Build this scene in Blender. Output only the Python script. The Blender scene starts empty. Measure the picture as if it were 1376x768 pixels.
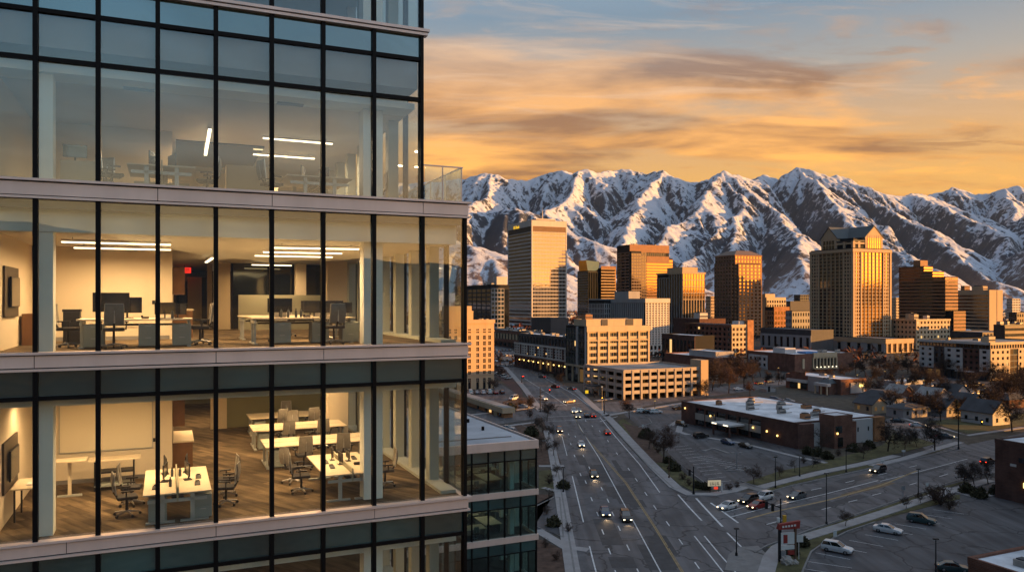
import bpy, bmesh, math, random
import numpy as np
from mathutils import Vector, Matrix
R = math.radians
random.seed(11)
scn = bpy.context.scene
COL = scn.collection

# ------------------------------------------------------------------ camera
FPX = 1050.0            # focal length in pixels of the 1376 px wide photograph
HOR = 405.0             # pixel row of the horizon
EYE = 40.0              # camera height above the street
cam = bpy.data.cameras.new('camera')
cam.sensor_width = 36.0
cam.lens = 36.0 * FPX / 1376.0
cam.shift_y = (HOR - 384.0) / 1376.0
cam.clip_start = 0.3
cam.clip_end = 60000
co = bpy.data.objects.new('camera', cam)
co.location = (0, 0, EYE)
co.rotation_euler = (R(90), 0, 0)
COL.objects.link(co)
scn.camera = co

# ------------------------------------------------------------------ sky, sun, exposure
SUN_AZ = Vector((0.98, -0.20, 0)).normalized()
SUN_EL = R(4.8)
world = bpy.data.worlds.new('World')
scn.world = world
world.use_nodes = True
nt = world.node_tree
nt.nodes.clear()
def N(tree, kind, **kw):
    n = tree.nodes.new(kind)
    for k, v in kw.items():
        setattr(n, k, v)
    return n
def ramp(tree, stops, fac, interp='LINEAR'):
    n = tree.nodes.new('ShaderNodeValToRGB')
    n.color_ramp.interpolation = interp
    el = n.color_ramp.elements
    while len(el) < len(stops):
        el.new(0.5)
    for e, (p, c) in zip(el, stops):
        e.position = p
        e.color = (c[0], c[1], c[2], 1) if hasattr(c, '__len__') else (c, c, c, 1)
    tree.links.new(fac, n.inputs[0])
    return n.outputs[0]
def mth(tree, op, a, b=None, c=None, clamp=False):
    n = tree.nodes.new('ShaderNodeMath')
    n.operation = op
    n.use_clamp = clamp
    for i, v in enumerate((a, b, c)):
        if v is None:
            continue
        if isinstance(v, (int, float)):
            n.inputs[i].default_value = v
        else:
            tree.links.new(v, n.inputs[i])
    return n.outputs[0]
def mixc(tree, fac, a, b, mode='MIX'):
    n = tree.nodes.new('ShaderNodeMix')
    n.data_type = 'RGBA'
    n.blend_type = mode
    for sock, v in ((n.inputs[0], fac), (n.inputs[6], a), (n.inputs[7], b)):
        if isinstance(v, (int, float)):
            sock.default_value = v
        elif isinstance(v, (tuple, list)):
            sock.default_value = (v[0], v[1], v[2], 1)
        else:
            tree.links.new(v, sock)
    return n.outputs[2]

sky = N(nt, 'ShaderNodeTexSky', sky_type='NISHITA', sun_disc=False, sun_elevation=SUN_EL,
        sun_rotation=math.atan2(SUN_AZ.x, SUN_AZ.y), altitude=1300, air_density=1.0, dust_density=2.0, ozone_density=1.0)
bg_sky = N(nt, 'ShaderNodeBackground')
bg_sky.inputs['Strength'].default_value = 0.05
tc = N(nt, 'ShaderNodeTexCoord')
sep = N(nt, 'ShaderNodeSeparateXYZ')
nt.links.new(tc.outputs['Generated'], sep.inputs[0])
dx, dy, dz = sep.outputs
dzc = mth(nt, 'MAXIMUM', dz, 0.0)
# clear evening air: amber near the horizon, slate blue higher up
air = ramp(nt, [(0.0, (0.72, 0.34, 0.08)), (0.14, (0.84, 0.43, 0.10)), (0.20, (0.66, 0.39, 0.18)), (0.27, (0.40, 0.37, 0.33)),
                (0.34, (0.21, 0.29, 0.37)), (0.55, (0.38, 0.52, 0.68)), (1.0, (0.54, 0.66, 0.82))], dzc)
# cloud sheet seen in perspective
den = mth(nt, 'ADD', dzc, 0.10)
cx = mth(nt, 'DIVIDE', dx, den)
cy = mth(nt, 'DIVIDE', dy, den)
comb = N(nt, 'ShaderNodeCombineXYZ')
nt.links.new(cx, comb.inputs[0]); nt.links.new(cy, comb.inputs[1])
mp = N(nt, 'ShaderNodeMapping')
mp.inputs['Location'].default_value = (9.3, 3.3, 0)
mp.inputs['Rotation'].default_value = (0, 0, R(14))
mp.inputs['Scale'].default_value = (0.75, 1.55, 1)
nt.links.new(comb.outputs[0], mp.inputs[0])
def fbm(scale, detail, rough, dist=0.0, off=0.0, lac=2.0):
    n = N(nt, 'ShaderNodeTexNoise')
    n.noise_dimensions = '4D'
    n.inputs['W'].default_value = off
    n.inputs['Scale'].default_value = scale
    n.inputs['Detail'].default_value = detail
    n.inputs['Roughness'].default_value = rough
    n.inputs['Lacunarity'].default_value = lac
    n.inputs['Distortion'].default_value = dist
    nt.links.new(mp.outputs[0], n.inputs['Vector'])
    return n.outputs['Fac']
broad = ramp(nt, [(0.47, 0.0), (0.57, 1.0)], fbm(0.80, 8, 0.54, 0.3, 3.1), 'EASE')
wisp = ramp(nt, [(0.50, 0.0), (0.66, 1.0)], fbm(2.4, 10, 0.64, 1.2, 7.7), 'EASE')
shade = ramp(nt, [(0.42, 0.0), (0.60, 1.0)], fbm(1.5, 7, 0.55, 0.3, 11.3))
cloud_low = mixc(nt, shade, (0.38, 0.165, 0.055), (1.20, 0.54, 0.09))
cloud_mid = mixc(nt, shade, (0.34, 0.17, 0.085), (0.95, 0.47, 0.16))
cloud_high = mixc(nt, shade, (0.30, 0.24, 0.23), (0.72, 0.56, 0.42))
t1 = ramp(nt, [(0.15, 0.0), (0.24, 1.0)], dzc)
t2 = ramp(nt, [(0.25, 0.0), (0.36, 1.0)], dzc)
cloud_c = mixc(nt, t2, mixc(nt, t1, cloud_low, cloud_mid), cloud_high)
cover = mth(nt, 'MAXIMUM', mth(nt, 'MULTIPLY', broad, 0.95), mth(nt, 'MULTIPLY', wisp, 0.62))
cover = mth(nt, 'MULTIPLY', cover, ramp(nt, [(0.24, 1.0), (0.36, 0.62), (0.75, 0.2)], dzc))
low = mixc(nt, cover, air, cloud_c)
# thin bright cirrus combed across the upper sky
mp2 = N(nt, 'ShaderNodeMapping')
mp2.inputs['Location'].default_value = (4.1, 2.2, 0); mp2.inputs['Rotation'].default_value = (0, 0, R(-28)); mp2.inputs['Scale'].default_value = (0.8, 3.6, 1)
nt.links.new(comb.outputs[0], mp2.inputs[0])
ci_n = N(nt, 'ShaderNodeTexNoise')
for k_, v_ in (('Scale', 1.6), ('Detail', 11), ('Roughness', 0.66), ('Distortion', 0.7)): ci_n.inputs[k_].default_value = v_
nt.links.new(mp2.outputs[0], ci_n.inputs['Vector'])
cirrus = mth(nt, 'MULTIPLY', ramp(nt, [(0.52, 0.0), (0.74, 0.55)], ci_n.outputs['Fac']), ramp(nt, [(0.17, 0.0), (0.26, 1.0), (0.5, 0.6)], dzc))
low = mixc(nt, cirrus, low, (0.86, 0.60, 0.40))
# the western glow round the setting sun
dot = N(nt, 'ShaderNodeVectorMath', operation='DOT_PRODUCT')
nt.links.new(tc.outputs['Generated'], dot.inputs[0])
dot.inputs[1].default_value = (SUN_AZ.x, SUN_AZ.y, 0.06)
g = mth(nt, 'MULTIPLY', mth(nt, 'ADD', dot.outputs['Value'], 1.0), 0.5)
g = mth(nt, 'POWER', g, 10.0)
band = mth(nt, 'POWER', mth(nt, 'SUBTRACT', 1.0, mth(nt, 'MINIMUM', dzc, 1.0)), 6.0)
glow = mth(nt, 'MULTIPLY', g, band)
west = mixc(nt, glow, (0, 0, 0), (4.2, 1.45, 0.12))
# behind the viewer the evening sky is paler and cooler; to the north it is already dusk
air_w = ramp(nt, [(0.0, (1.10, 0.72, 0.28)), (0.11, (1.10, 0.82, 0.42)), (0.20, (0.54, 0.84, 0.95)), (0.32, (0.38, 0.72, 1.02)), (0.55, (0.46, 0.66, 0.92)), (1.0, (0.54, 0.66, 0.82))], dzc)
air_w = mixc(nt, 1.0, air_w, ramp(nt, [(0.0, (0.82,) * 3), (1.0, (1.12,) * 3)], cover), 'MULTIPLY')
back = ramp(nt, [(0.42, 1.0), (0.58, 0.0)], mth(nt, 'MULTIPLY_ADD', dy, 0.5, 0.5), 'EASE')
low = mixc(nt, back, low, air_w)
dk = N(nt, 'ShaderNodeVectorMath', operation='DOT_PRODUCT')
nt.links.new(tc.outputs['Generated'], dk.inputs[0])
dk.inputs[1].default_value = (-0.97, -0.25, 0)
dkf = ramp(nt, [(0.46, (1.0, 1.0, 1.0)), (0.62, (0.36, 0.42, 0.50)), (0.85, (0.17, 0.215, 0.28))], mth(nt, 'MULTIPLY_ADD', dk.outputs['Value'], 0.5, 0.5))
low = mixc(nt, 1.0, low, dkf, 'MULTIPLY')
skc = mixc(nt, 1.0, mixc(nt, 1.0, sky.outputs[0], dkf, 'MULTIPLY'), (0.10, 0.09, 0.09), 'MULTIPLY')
nt.links.new(skc, bg_sky.inputs['Color'])
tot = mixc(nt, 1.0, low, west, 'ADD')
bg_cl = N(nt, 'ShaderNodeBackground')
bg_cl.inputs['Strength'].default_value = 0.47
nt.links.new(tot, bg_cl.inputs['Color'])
addw = N(nt, 'ShaderNodeAddShader')
nt.links.new(bg_sky.outputs[0], addw.inputs[0]); nt.links.new(bg_cl.outputs[0], addw.inputs[1])
wo = N(nt, 'ShaderNodeOutputWorld')
nt.links.new(addw.outputs[0], wo.inputs['Surface'])

sd = bpy.data.lights.new('sun', 'SUN')
sd.energy = 5.0
sd.angle = R(0.5)
sd.color = (1.0, 0.45, 0.10)
so = bpy.data.objects.new('sun', sd)
sv = Vector((SUN_AZ.x * math.cos(SUN_EL), SUN_AZ.y * math.cos(SUN_EL), math.sin(SUN_EL)))
so.rotation_euler = sv.to_track_quat('Z', 'Y').to_euler()
so.location = (200, -100, 300)
COL.objects.link(so)

vs = scn.view_settings
vs.view_transform = 'Standard'
vs.look = 'None'
vs.exposure = 1.2
vs.gamma = 1.0
vs.use_curve_mapping = False
scn.render.engine = 'CYCLES'
cy_ = scn.cycles
cy_.max_bounces = 9
cy_.diffuse_bounces = 3
cy_.glossy_bounces = 4
cy_.transparent_max_bounces = 20
cy_.sample_clamp_indirect = 4.0
cy_.use_denoising = True
cy_.caustics_reflective = False
cy_.caustics_refractive = False

# ------------------------------------------------------------------ materials
MATS = {}
def newmat(name):
    m = bpy.data.materials.new(name)
    m.use_nodes = True
    m.node_tree.nodes.clear()
    MATS[name] = m
    return m, m.node_tree
def finish(t, shader):
    o = t.nodes.new('ShaderNodeOutputMaterial')
    t.links.new(shader, o.inputs['Surface'])
def pm(name, col, rough=0.8, var=0.18, scale=0.6, metal=0.0, bump=0.0, spec=0.3, fine=0.0, streak=False):
    """Plain weathered surface: base colour broken up by two octaves of noise."""
    m, t = newmat(name)
    c = t.nodes.new('ShaderNodeTexCoord')
    vec = c.outputs['Object']
    if streak:
        mpn = t.nodes.new('ShaderNodeMapping')
        mpn.inputs['Scale'].default_value = (1, 1, 0.12)
        t.links.new(vec, mpn.inputs[0]); vec = mpn.outputs[0]
    n = t.nodes.new('ShaderNodeTexNoise')
    n.inputs['Scale'].default_value = scale
    n.inputs['Detail'].default_value = 6
    n.inputs['Roughness'].default_value = 0.62
    t.links.new(vec, n.inputs['Vector'])
    lo = tuple(max(0, x * (1 - var)) for x in col); hi = tuple(min(1, x * (1 + var)) for x in col)
    cc = ramp(t, [(0.3, lo), (0.7, hi)], n.outputs['Fac'])
    p = t.nodes.new('ShaderNodeBsdfPrincipled')
    t.links.new(cc, p.inputs['Base Color'])
    p.inputs['Roughness'].default_value = rough
    p.inputs['Metallic'].default_value = metal
    p.inputs['Specular IOR Level'].default_value = spec
    if bump:
        b = t.nodes.new('ShaderNodeBump')
        b.inputs['Strength'].default_value = bump
        b.inputs['Distance'].default_value = 0.05
        t.links.new(n.outputs['Fac'], b.inputs['Height'])
        t.links.new(b.outputs[0], p.inputs['Normal'])
    finish(t, p.outputs[0])
    return m
def em(name, col, strength):
    m, t = newmat(name)
    e = t.nodes.new('ShaderNodeEmission')
    e.inputs[0].default_value = (*col, 1)
    e.inputs[1].default_value = strength
    finish(t, e.outputs[0])
    return m
def mirror_glass(name, dark, refl, tint=(1, 1, 1), rough=0.03, wav=0.0, scale=0.3):
    """Coated window glass seen from outside: a dark room behind a partial mirror; panes are never quite flat."""
    m, t = newmat(name)
    d = t.nodes.new('ShaderNodeBsdfDiffuse')
    c = t.nodes.new('ShaderNodeTexCoord')
    n = t.nodes.new('ShaderNodeTexNoise')
    n.inputs['Scale'].default_value = scale
    n.inputs['Detail'].default_value = 3
    t.links.new(c.outputs['Object'], n.inputs['Vector'])
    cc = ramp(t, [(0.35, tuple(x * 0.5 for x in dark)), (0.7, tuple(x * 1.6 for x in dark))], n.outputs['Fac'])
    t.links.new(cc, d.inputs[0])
    gl = t.nodes.new('ShaderNodeBsdfGlossy')
    gl.inputs['Color'].default_value = (*tint, 1)
    gl.inputs['Roughness'].default_value = rough
    if wav:
        b = t.nodes.new('ShaderNodeBump')
        b.inputs['Strength'].default_value = wav
        b.inputs['Distance'].default_value = 0.05
        n2 = t.nodes.new('ShaderNodeTexNoise')
        n2.inputs['Scale'].default_value = 0.35
        n2.inputs['Detail'].default_value = 2
        t.links.new(c.outputs['Object'], n2.inputs['Vector'])
        t.links.new(n2.outputs['Fac'], b.inputs['Height'])
        t.links.new(b.outputs[0], gl.inputs['Normal'])
    fr = t.nodes.new('ShaderNodeFresnel')
    fr.inputs[0].default_value = 1.45
    fac = mth(t, 'ADD', mth(t, 'MULTIPLY', fr.outputs[0], 1 - refl), refl, clamp=True)
    mx = t.nodes.new('ShaderNodeMixShader')
    t.links.new(fac, mx.inputs[0]); t.links.new(d.outputs[0], mx.inputs[1]); t.links.new(gl.outputs[0], mx.inputs[2])
    finish(t, mx.outputs[0])
    return m
def pane_fresnel(t):
    g = t.nodes.new('ShaderNodeNewGeometry')
    fr = t.nodes.new('ShaderNodeFresnel')
    t.links.new(mth(t, 'SUBTRACT', 1.45, mth(t, 'MULTIPLY', g.outputs['Backfacing'], 1.45 - 1 / 1.45)), fr.inputs[0])
    return fr.outputs[0]
def clear_glass(name, tint, refl, rough=0.0):
    m, t = newmat(name)
    tr = t.nodes.new('ShaderNodeBsdfTransparent')
    tr.inputs[0].default_value = (*tint, 1)
    gl = t.nodes.new('ShaderNodeBsdfGlossy')
    gl.inputs['Roughness'].default_value = rough
    fr = pane_fresnel(t)
    fac = mth(t, 'ADD', mth(t, 'MULTIPLY', fr, 1 - refl), refl, clamp=True)
    mx = t.nodes.new('ShaderNodeMixShader')
    t.links.new(fac, mx.inputs[0]); t.links.new(tr.outputs[0], mx.inputs[1]); t.links.new(gl.outputs[0], mx.inputs[2])
    finish(t, mx.outputs[0])
    return m
def brickmat(name, c1, c2, mortar, scale=1.0, bw=0.5, bh=0.16):
    m, t = newmat(name)
    c = t.nodes.new('ShaderNodeTexCoord')
    s = t.nodes.new('ShaderNodeSeparateXYZ')
    t.links.new(c.outputs['Object'], s.inputs[0])
    u = mth(t, 'ADD', s.outputs[0], s.outputs[1])
    cb = t.nodes.new('ShaderNodeCombineXYZ')
    t.links.new(u, cb.inputs[0]); t.links.new(s.outputs[2], cb.inputs[1])
    b = t.nodes.new('ShaderNodeTexBrick')
    b.inputs['Color1'].default_value = (*c1, 1); b.inputs['Color2'].default_value = (*c2, 1); b.inputs['Mortar'].default_value = (*mortar, 1)
    b.inputs['Scale'].default_value = scale
    b.inputs['Brick Width'].default_value = bw; b.inputs['Row Height'].default_value = bh
    b.inputs['Mortar Size'].default_value = 0.02
    t.links.new(cb.outputs[0], b.inputs['Vector'])
    n = t.nodes.new('ShaderNodeTexNoise')
    n.inputs['Scale'].default_value = 0.4; n.inputs['Detail'].default_value = 6
    t.links.new(c.outputs['Object'], n.inputs['Vector'])
    cc = mixc(t, 1.0, b.outputs['Color'], ramp(t, [(0.3, (0.7, 0.7, 0.7)), (0.7, (1.2, 1.2, 1.2))], n.outputs['Fac']), 'MULTIPLY')
    p = t.nodes.new('ShaderNodeBsdfPrincipled')
    t.links.new(cc, p.inputs['Base Color'])
    p.inputs['Roughness'].default_value = 0.9
    p.inputs['Specular IOR Level'].default_value = 0.2
    finish(t, p.outputs[0])
    return m

# ------------------------------------------------------------------ mesh helper
class MB:
    """Collects shapes and links them as one mesh object."""
    def __init__(s):
        s.v = []; s.f = []; s.fm = []; s.mats = []
    def mi(s, m):
        if m not in s.mats:
            s.mats.append(m)
        return s.mats.index(m)
    def poly(s, pts, m):
        b = len(s.v)
        s.v.extend([tuple(p) for p in pts])
        s.f.append(tuple(range(b, b + len(pts)))); s.fm.append(s.mi(m))
    def box(s, x0, x1, y0, y1, z0, z1, m, M=None):
        if x1 < x0: x0, x1 = x1, x0
        if y1 < y0: y0, y1 = y1, y0
        if z1 < z0: z0, z1 = z1, z0
        b = len(s.v)
        pts = [(x0, y0, z0), (x1, y0, z0), (x1, y1, z0), (x0, y1, z0), (x0, y0, z1), (x1, y0, z1), (x1, y1, z1), (x0, y1, z1)]
        if M is not None:
            pts = [tuple(M @ Vector(p)) for p in pts]
        s.v.extend(pts)
        k = s.mi(m)
        for q in ((0, 3, 2, 1), (4, 5, 6, 7), (0, 1, 5, 4), (1, 2, 6, 5), (2, 3, 7, 6), (3, 0, 4, 7)):
            s.f.append(tuple(b + i for i in q)); s.fm.append(k)
    def prism(s, base, top, m):
        """Side walls and both caps between two rings of the same length (counter-clockwise from above)."""
        n = len(base); b = len(s.v); k = s.mi(m)
        s.v.extend([tuple(p) for p in base]); s.v.extend([tuple(p) for p in top])
        for i in range(n):
            j = (i + 1) % n
            s.f.append((b + i, b + j, b + n + j, b + n + i)); s.fm.append(k)
        s.f.append(tuple(b + i for i in reversed(range(n)))); s.fm.append(k)
        s.f.append(tuple(b + n + i for i in range(n))); s.fm.append(k)
    def tube(s, p0, p1, r0, r1, m, n=6, cap=True):
        p0 = Vector(p0); p1 = Vector(p1)
        ax = (p1 - p0)
        if ax.length < 1e-6: return
        ax.normalize()
        up = Vector((0, 0, 1)) if abs(ax.z) < 0.9 else Vector((1, 0, 0))
        a = ax.cross(up).normalized(); c = ax.cross(a)
        b = len(s.v); k = s.mi(m)
        for p, r in ((p0, r0), (p1, r1)):
            for i in range(n):
                t = 2 * math.pi * i / n
                s.v.append(tuple(p + a * (r * math.cos(t)) + c * (r * math.sin(t))))
        for i in range(n):
            j = (i + 1) % n
            s.f.append((b + i, b + n + i, b + n + j, b + j)); s.fm.append(k)
        if cap:
            s.f.append(tuple(b + i for i in range(n))); s.fm.append(k)
            s.f.append(tuple(b + n + i for i in reversed(range(n)))); s.fm.append(k)
    def ball(s, c, r, m, n=8, sq=(1, 1, 1)):
        b = len(s.v); k = s.mi(m); rings = max(3, n // 2)
        for i in range(1, rings):
            ph = math.pi * i / rings
            for j in range(n):
                th = 2 * math.pi * j / n
                s.v.append((c[0] + r * sq[0] * math.sin(ph) * math.cos(th), c[1] + r * sq[1] * math.sin(ph) * math.sin(th), c[2] + r * sq[2] * math.cos(ph)))
        t = len(s.v); s.v.append((c[0], c[1], c[2] + r * sq[2])); s.v.append((c[0], c[1], c[2] - r * sq[2]))
        for i in range(rings - 2):
            for j in range(n):
                j2 = (j + 1) % n
                s.f.append((b + i * n + j, b + (i + 1) * n + j, b + (i + 1) * n + j2, b + i * n + j2)); s.fm.append(k)
        for j in range(n):
            j2 = (j + 1) % n
            s.f.append((t, b + j, b + j2)); s.fm.append(k)
            s.f.append((t + 1, b + (rings - 2) * n + j2, b + (rings - 2) * n + j)); s.fm.append(k)
    def mesh(s, name, smooth=False):
        me = bpy.data.meshes.new(name)
        me.from_pydata(s.v, [], s.f)
        for m in s.mats:
            me.materials.append(m)
        me.polygons.foreach_set('material_index', s.fm)
        if smooth:
            me.polygons.foreach_set('use_smooth', [True] * len(s.f))
        me.update()
        return me
    def build(s, name, parent=None, smooth=False, bevel=0.0):
        me = s.mesh(name, smooth)
        if bevel:
            bm = bmesh.new(); bm.from_mesh(me)
            bmesh.ops.bevel(bm, geom=bm.edges[:], offset=bevel, segments=2, profile=0.6, affect='EDGES', clamp_overlap=True)
            bm.to_mesh(me); bm.free()
        return link(name, me, parent)
def link(name, me, parent=None, M=None):
    o = bpy.data.objects.new(name, me)
    COL.objects.link(o)
    if parent: o.parent = parent
    if M is not None: o.matrix_local = M
    return o
def tag(o, label=None, cat=None, group=None, kind=None):
    if label: o['label'] = label
    if cat: o['category'] = cat
    if group: o['group'] = group
    if kind: o['kind'] = kind
    return o
def thing(name, label, cat, loc=(0, 0, 0), rz=0.0, group=None):
    o = bpy.data.objects.new(name, None)
    o.empty_display_size = 0.3
    COL.objects.link(o)
    o.location = loc; o.rotation_euler = (0, 0, rz)
    return tag(o, label, cat, group)
def copy_tree(o, kids, parent=None):
    c = o.copy(); COL.objects.link(c)
    if parent: c.parent = parent
    for ch in kids.get(o, []):
        copy_tree(ch, kids, c)
    return c
def kids_of(o):
    k = {}
    def rec(x):
        k[x] = [c for c in x.children]
        for c in k[x]: rec(c)
    rec(o)
    return k
def dup(o, kids, label, loc, rz, scale=None):
    c = copy_tree(o, kids)
    c.location = loc; c.rotation_euler = (0, 0, rz)
    if scale: c.scale = (scale,) * 3
    c['label'] = label
    return c
ORD = ['nearest', 'second nearest', 'third nearest', 'fourth nearest', 'fifth nearest', 'sixth nearest', 'seventh nearest', 'eighth nearest',
       'ninth nearest', 'tenth nearest', 'eleventh nearest', 'twelfth nearest', 'thirteenth nearest', 'fourteenth nearest', 'fifteenth nearest',
       'sixteenth nearest', 'seventeenth nearest', 'eighteenth nearest']
NTH = ['first', 'second', 'third', 'fourth', 'fifth', 'sixth', 'seventh', 'eighth', 'ninth', 'tenth', 'eleventh', 'twelfth']

def G(px, py, z=0.0):
    """A ground point from the survey of the photograph (pixel -> street plane)."""
    D = FPX * (EYE - z) / (py - HOR)
    return Vector(((px - 688) / FPX * D, D, z))
# street grid: d runs along the lit faces, m along the shaded faces
TH = math.atan2(1050, 2372)
DV = Vector((math.cos(TH), math.sin(TH), 0)); MV = Vector((-DV.y, DV.x, 0))
# ------------------------------------------------------------------ terrain: numpy noise
_rs = np.random.RandomState(5)
_perm = _rs.permutation(512)
_perm = np.concatenate([_perm, _perm, _perm])
_ga = _rs.rand(512) * 2 * np.pi
_gx, _gy = np.cos(_ga), np.sin(_ga)
def pnoise(x, y):
    xi = np.floor(x).astype(int); yi = np.floor(y).astype(int)
    xf = x - xi; yf = y - yi
    xi &= 511; yi &= 511
    u = xf * xf * xf * (xf * (xf * 6 - 15) + 10); v = yf * yf * yf * (yf * (yf * 6 - 15) + 10)
    def g(ix, iy, fx, fy):
        h = _perm[_perm[ix & 511] + (iy & 511)] & 511
        return _gx[h] * fx + _gy[h] * fy
    a = g(xi, yi, xf, yf); b = g(xi + 1, yi, xf - 1, yf); c = g(xi, yi + 1, xf, yf - 1); d = g(xi + 1, yi + 1, xf - 1, yf - 1)
    return (a + u * (b - a)) * (1 - v) + (c + u * (d - c)) * v
def nfbm(x, y, o=5, gain=0.5):
    s = 0; a = 1
    for i in range(o):
        s = s + a * pnoise(x + 17.3 * i, y - 9.1 * i); a *= gain; x = x * 2.03; y = y * 2.03
    return s
def nridge(x, y, o=5, gain=0.5):
    s = 0; a = 1; w = 1
    for i in range(o):
        n = 1 - 2 * np.abs(pnoise(x + 31.7 * i, y + 5.3 * i)); n = np.clip(n, 0, 1) ** 1.4
        s = s + a * n * w; w = np.clip(n * 1.6, 0, 1); a *= gain; x = x * 2.1; y = y * 2.1
    return s

def grid_mesh(name, X, Y, Z, mat):
    ny, nx = X.shape
    v = np.stack([X, Y, Z], -1).reshape(-1, 3)
    i = np.arange(ny * nx).reshape(ny, nx)
    f = np.stack([i[:-1, :-1], i[:-1, 1:], i[1:, 1:], i[1:, :-1]], -1).reshape(-1, 4)
    me = bpy.data.meshes.new(name)
    me.vertices.add(len(v)); me.vertices.foreach_set('co', v.ravel())
    me.loops.add(f.size); me.loops.foreach_set('vertex_index', f.ravel().astype(np.int32))
    me.polygons.add(len(f)); me.polygons.foreach_set('loop_start', np.arange(0, f.size, 4, dtype=np.int32))
    me.polygons.foreach_set('use_smooth', np.ones(len(f), bool))
    me.update(calc_edges=True); me.validate()
    me.materials.append(mat)
    return link(name, me)

# mountain surface: snow lying on all but the steepest, wooded or lowest ground
m, t = newmat('snow_and_rock')
geo = t.nodes.new('ShaderNodeNewGeometry')
tcx = t.nodes.new('ShaderNodeTexCoord')
sx = t.nodes.new('ShaderNodeSeparateXYZ'); t.links.new(geo.outputs['Position'], sx.inputs[0])
nx = t.nodes.new('ShaderNodeSeparateXYZ'); t.links.new(geo.outputs['Normal'], nx.inputs[0])
def tnoise(scale, detail, rough, dist=0.0, stretch=None):
    n = t.nodes.new('ShaderNodeTexNoise')
    n.inputs['Scale'].default_value = scale; n.inputs['Detail'].default_value = detail
    n.inputs['Roughness'].default_value = rough; n.inputs['Distortion'].default_value = dist
    if stretch:
        q = t.nodes.new('ShaderNodeMapping'); q.inputs['Scale'].default_value = stretch
        t.links.new(geo.outputs['Position'], q.inputs[0]); t.links.new(q.outputs[0], n.inputs['Vector'])
    else:
        t.links.new(geo.outputs['Position'], n.inputs['Vector'])
    return n.outputs['Fac']
n_big = tnoise(0.0016, 5, 0.6, 0.4)
n_mid = tnoise(0.007, 8, 0.68, 0.3)
n_fin = tnoise(0.03, 6, 0.75)
n_str = tnoise(0.02, 5, 0.65, 0.5, (1.0, 1.0, 0.22))
# score: height helps, steepness and woods hurt
sc = mth(t, 'MULTIPLY', sx.outputs[2], 0.00013)
sc = mth(t, 'ADD', sc, mth(t, 'MULTIPLY', nx.outputs[2], 0.72))
sc = mth(t, 'ADD', sc, mth(t, 'MULTIPLY', n_big, 0.95))
sc = mth(t, 'ADD', sc, mth(t, 'MULTIPLY', n_mid, 1.05))
sc = mth(t, 'ADD', sc, mth(t, 'MULTIPLY', n_str, 1.15))
sc = mth(t, 'ADD', sc, mth(t, 'MULTIPLY', n_fin, 0.95))
sc = mth(t, 'ADD', sc, mth(t, 'MULTIPLY', nx.outputs[0], 0.16))
snow = ramp(t, [(0.0, 0), (1.0, 1)], mth(t, 'MULTIPLY', mth(t, 'SUBTRACT', sc, 2.53), 6.0, clamp=True), 'EASE')
lowz = mth(t, 'MULTIPLY', mth(t, 'SUBTRACT', sx.outputs[2], 60), 0.0026, clamp=True)
brush = mixc(t, n_mid, (0.12, 0.080, 0.068), (0.27, 0.19, 0.16))
rock = mixc(t, n_mid, (0.022, 0.030, 0.048), (0.085, 0.092, 0.112))
bare = mixc(t, lowz, brush, rock)
snowc = mixc(t, n_fin, (0.42, 0.46, 0.55), (0.60, 0.63, 0.69))
colr = mixc(t, snow, bare, snowc)
pb = t.nodes.new('ShaderNodeBsdfPrincipled')
pb.inputs['Roughness'].default_value = 0.9; pb.inputs['Specular IOR Level'].default_value = 0.1
t.links.new(colr, pb.inputs['Base Color'])
bmp = t.nodes.new('ShaderNodeBump'); bmp.inputs['Strength'].default_value = 0.9; bmp.inputs['Distance'].default_value = 13.0
t.links.new(n_mid, bmp.inputs['Height']); t.links.new(bmp.outputs[0], pb.inputs['Normal'])
finish(t, pb.outputs[0])
snow_mat = m

def at_depth(px, py, D):
    return ((px - 688) / FPX * D, D, EYE + (HOR - py) * D / FPX)
# crests read off the photograph: (pixel x, pixel y, distance in metres)
SKY = [(380, 262, 9300), (480, 250, 9400), (560, 246, 9400), (622, 240, 9400), (650, 233, 9300), (664, 234, 9300), (684, 241, 9300), (702, 243, 9400), (724, 236, 9500), (745, 231, 9500), (760, 228, 9400),
       (771, 234, 9400), (786, 225, 9200), (802, 233, 9300), (822, 229, 9600), (842, 225, 9600), (857, 235, 9500), (868, 232, 9300), (883, 226, 9000),
       (902, 238, 9200), (918, 243, 9500), (942, 244, 9400), (957, 236, 8900), (975, 230, 8700), (998, 237, 8800), (1012, 241, 9200), (1031, 234, 9700),
       (1046, 238, 9700), (1061, 232, 9600), (1079, 224, 9400), (1096, 230, 9300), (1116, 237, 9300), (1131, 236, 9400), (1152, 247, 9400), (1177, 256, 9400),
       (1205, 263, 9600), (1230, 260, 9800), (1252, 262, 11200), (1270, 256, 11400), (1286, 251, 11400), (1302, 258, 11500), (1322, 262, 11400), (1346, 253, 11200),
       (1363, 250, 11200), (1378, 254, 11200), (1420, 260, 11000), (1500, 272, 11000), (1650, 280, 11000)]
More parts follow.
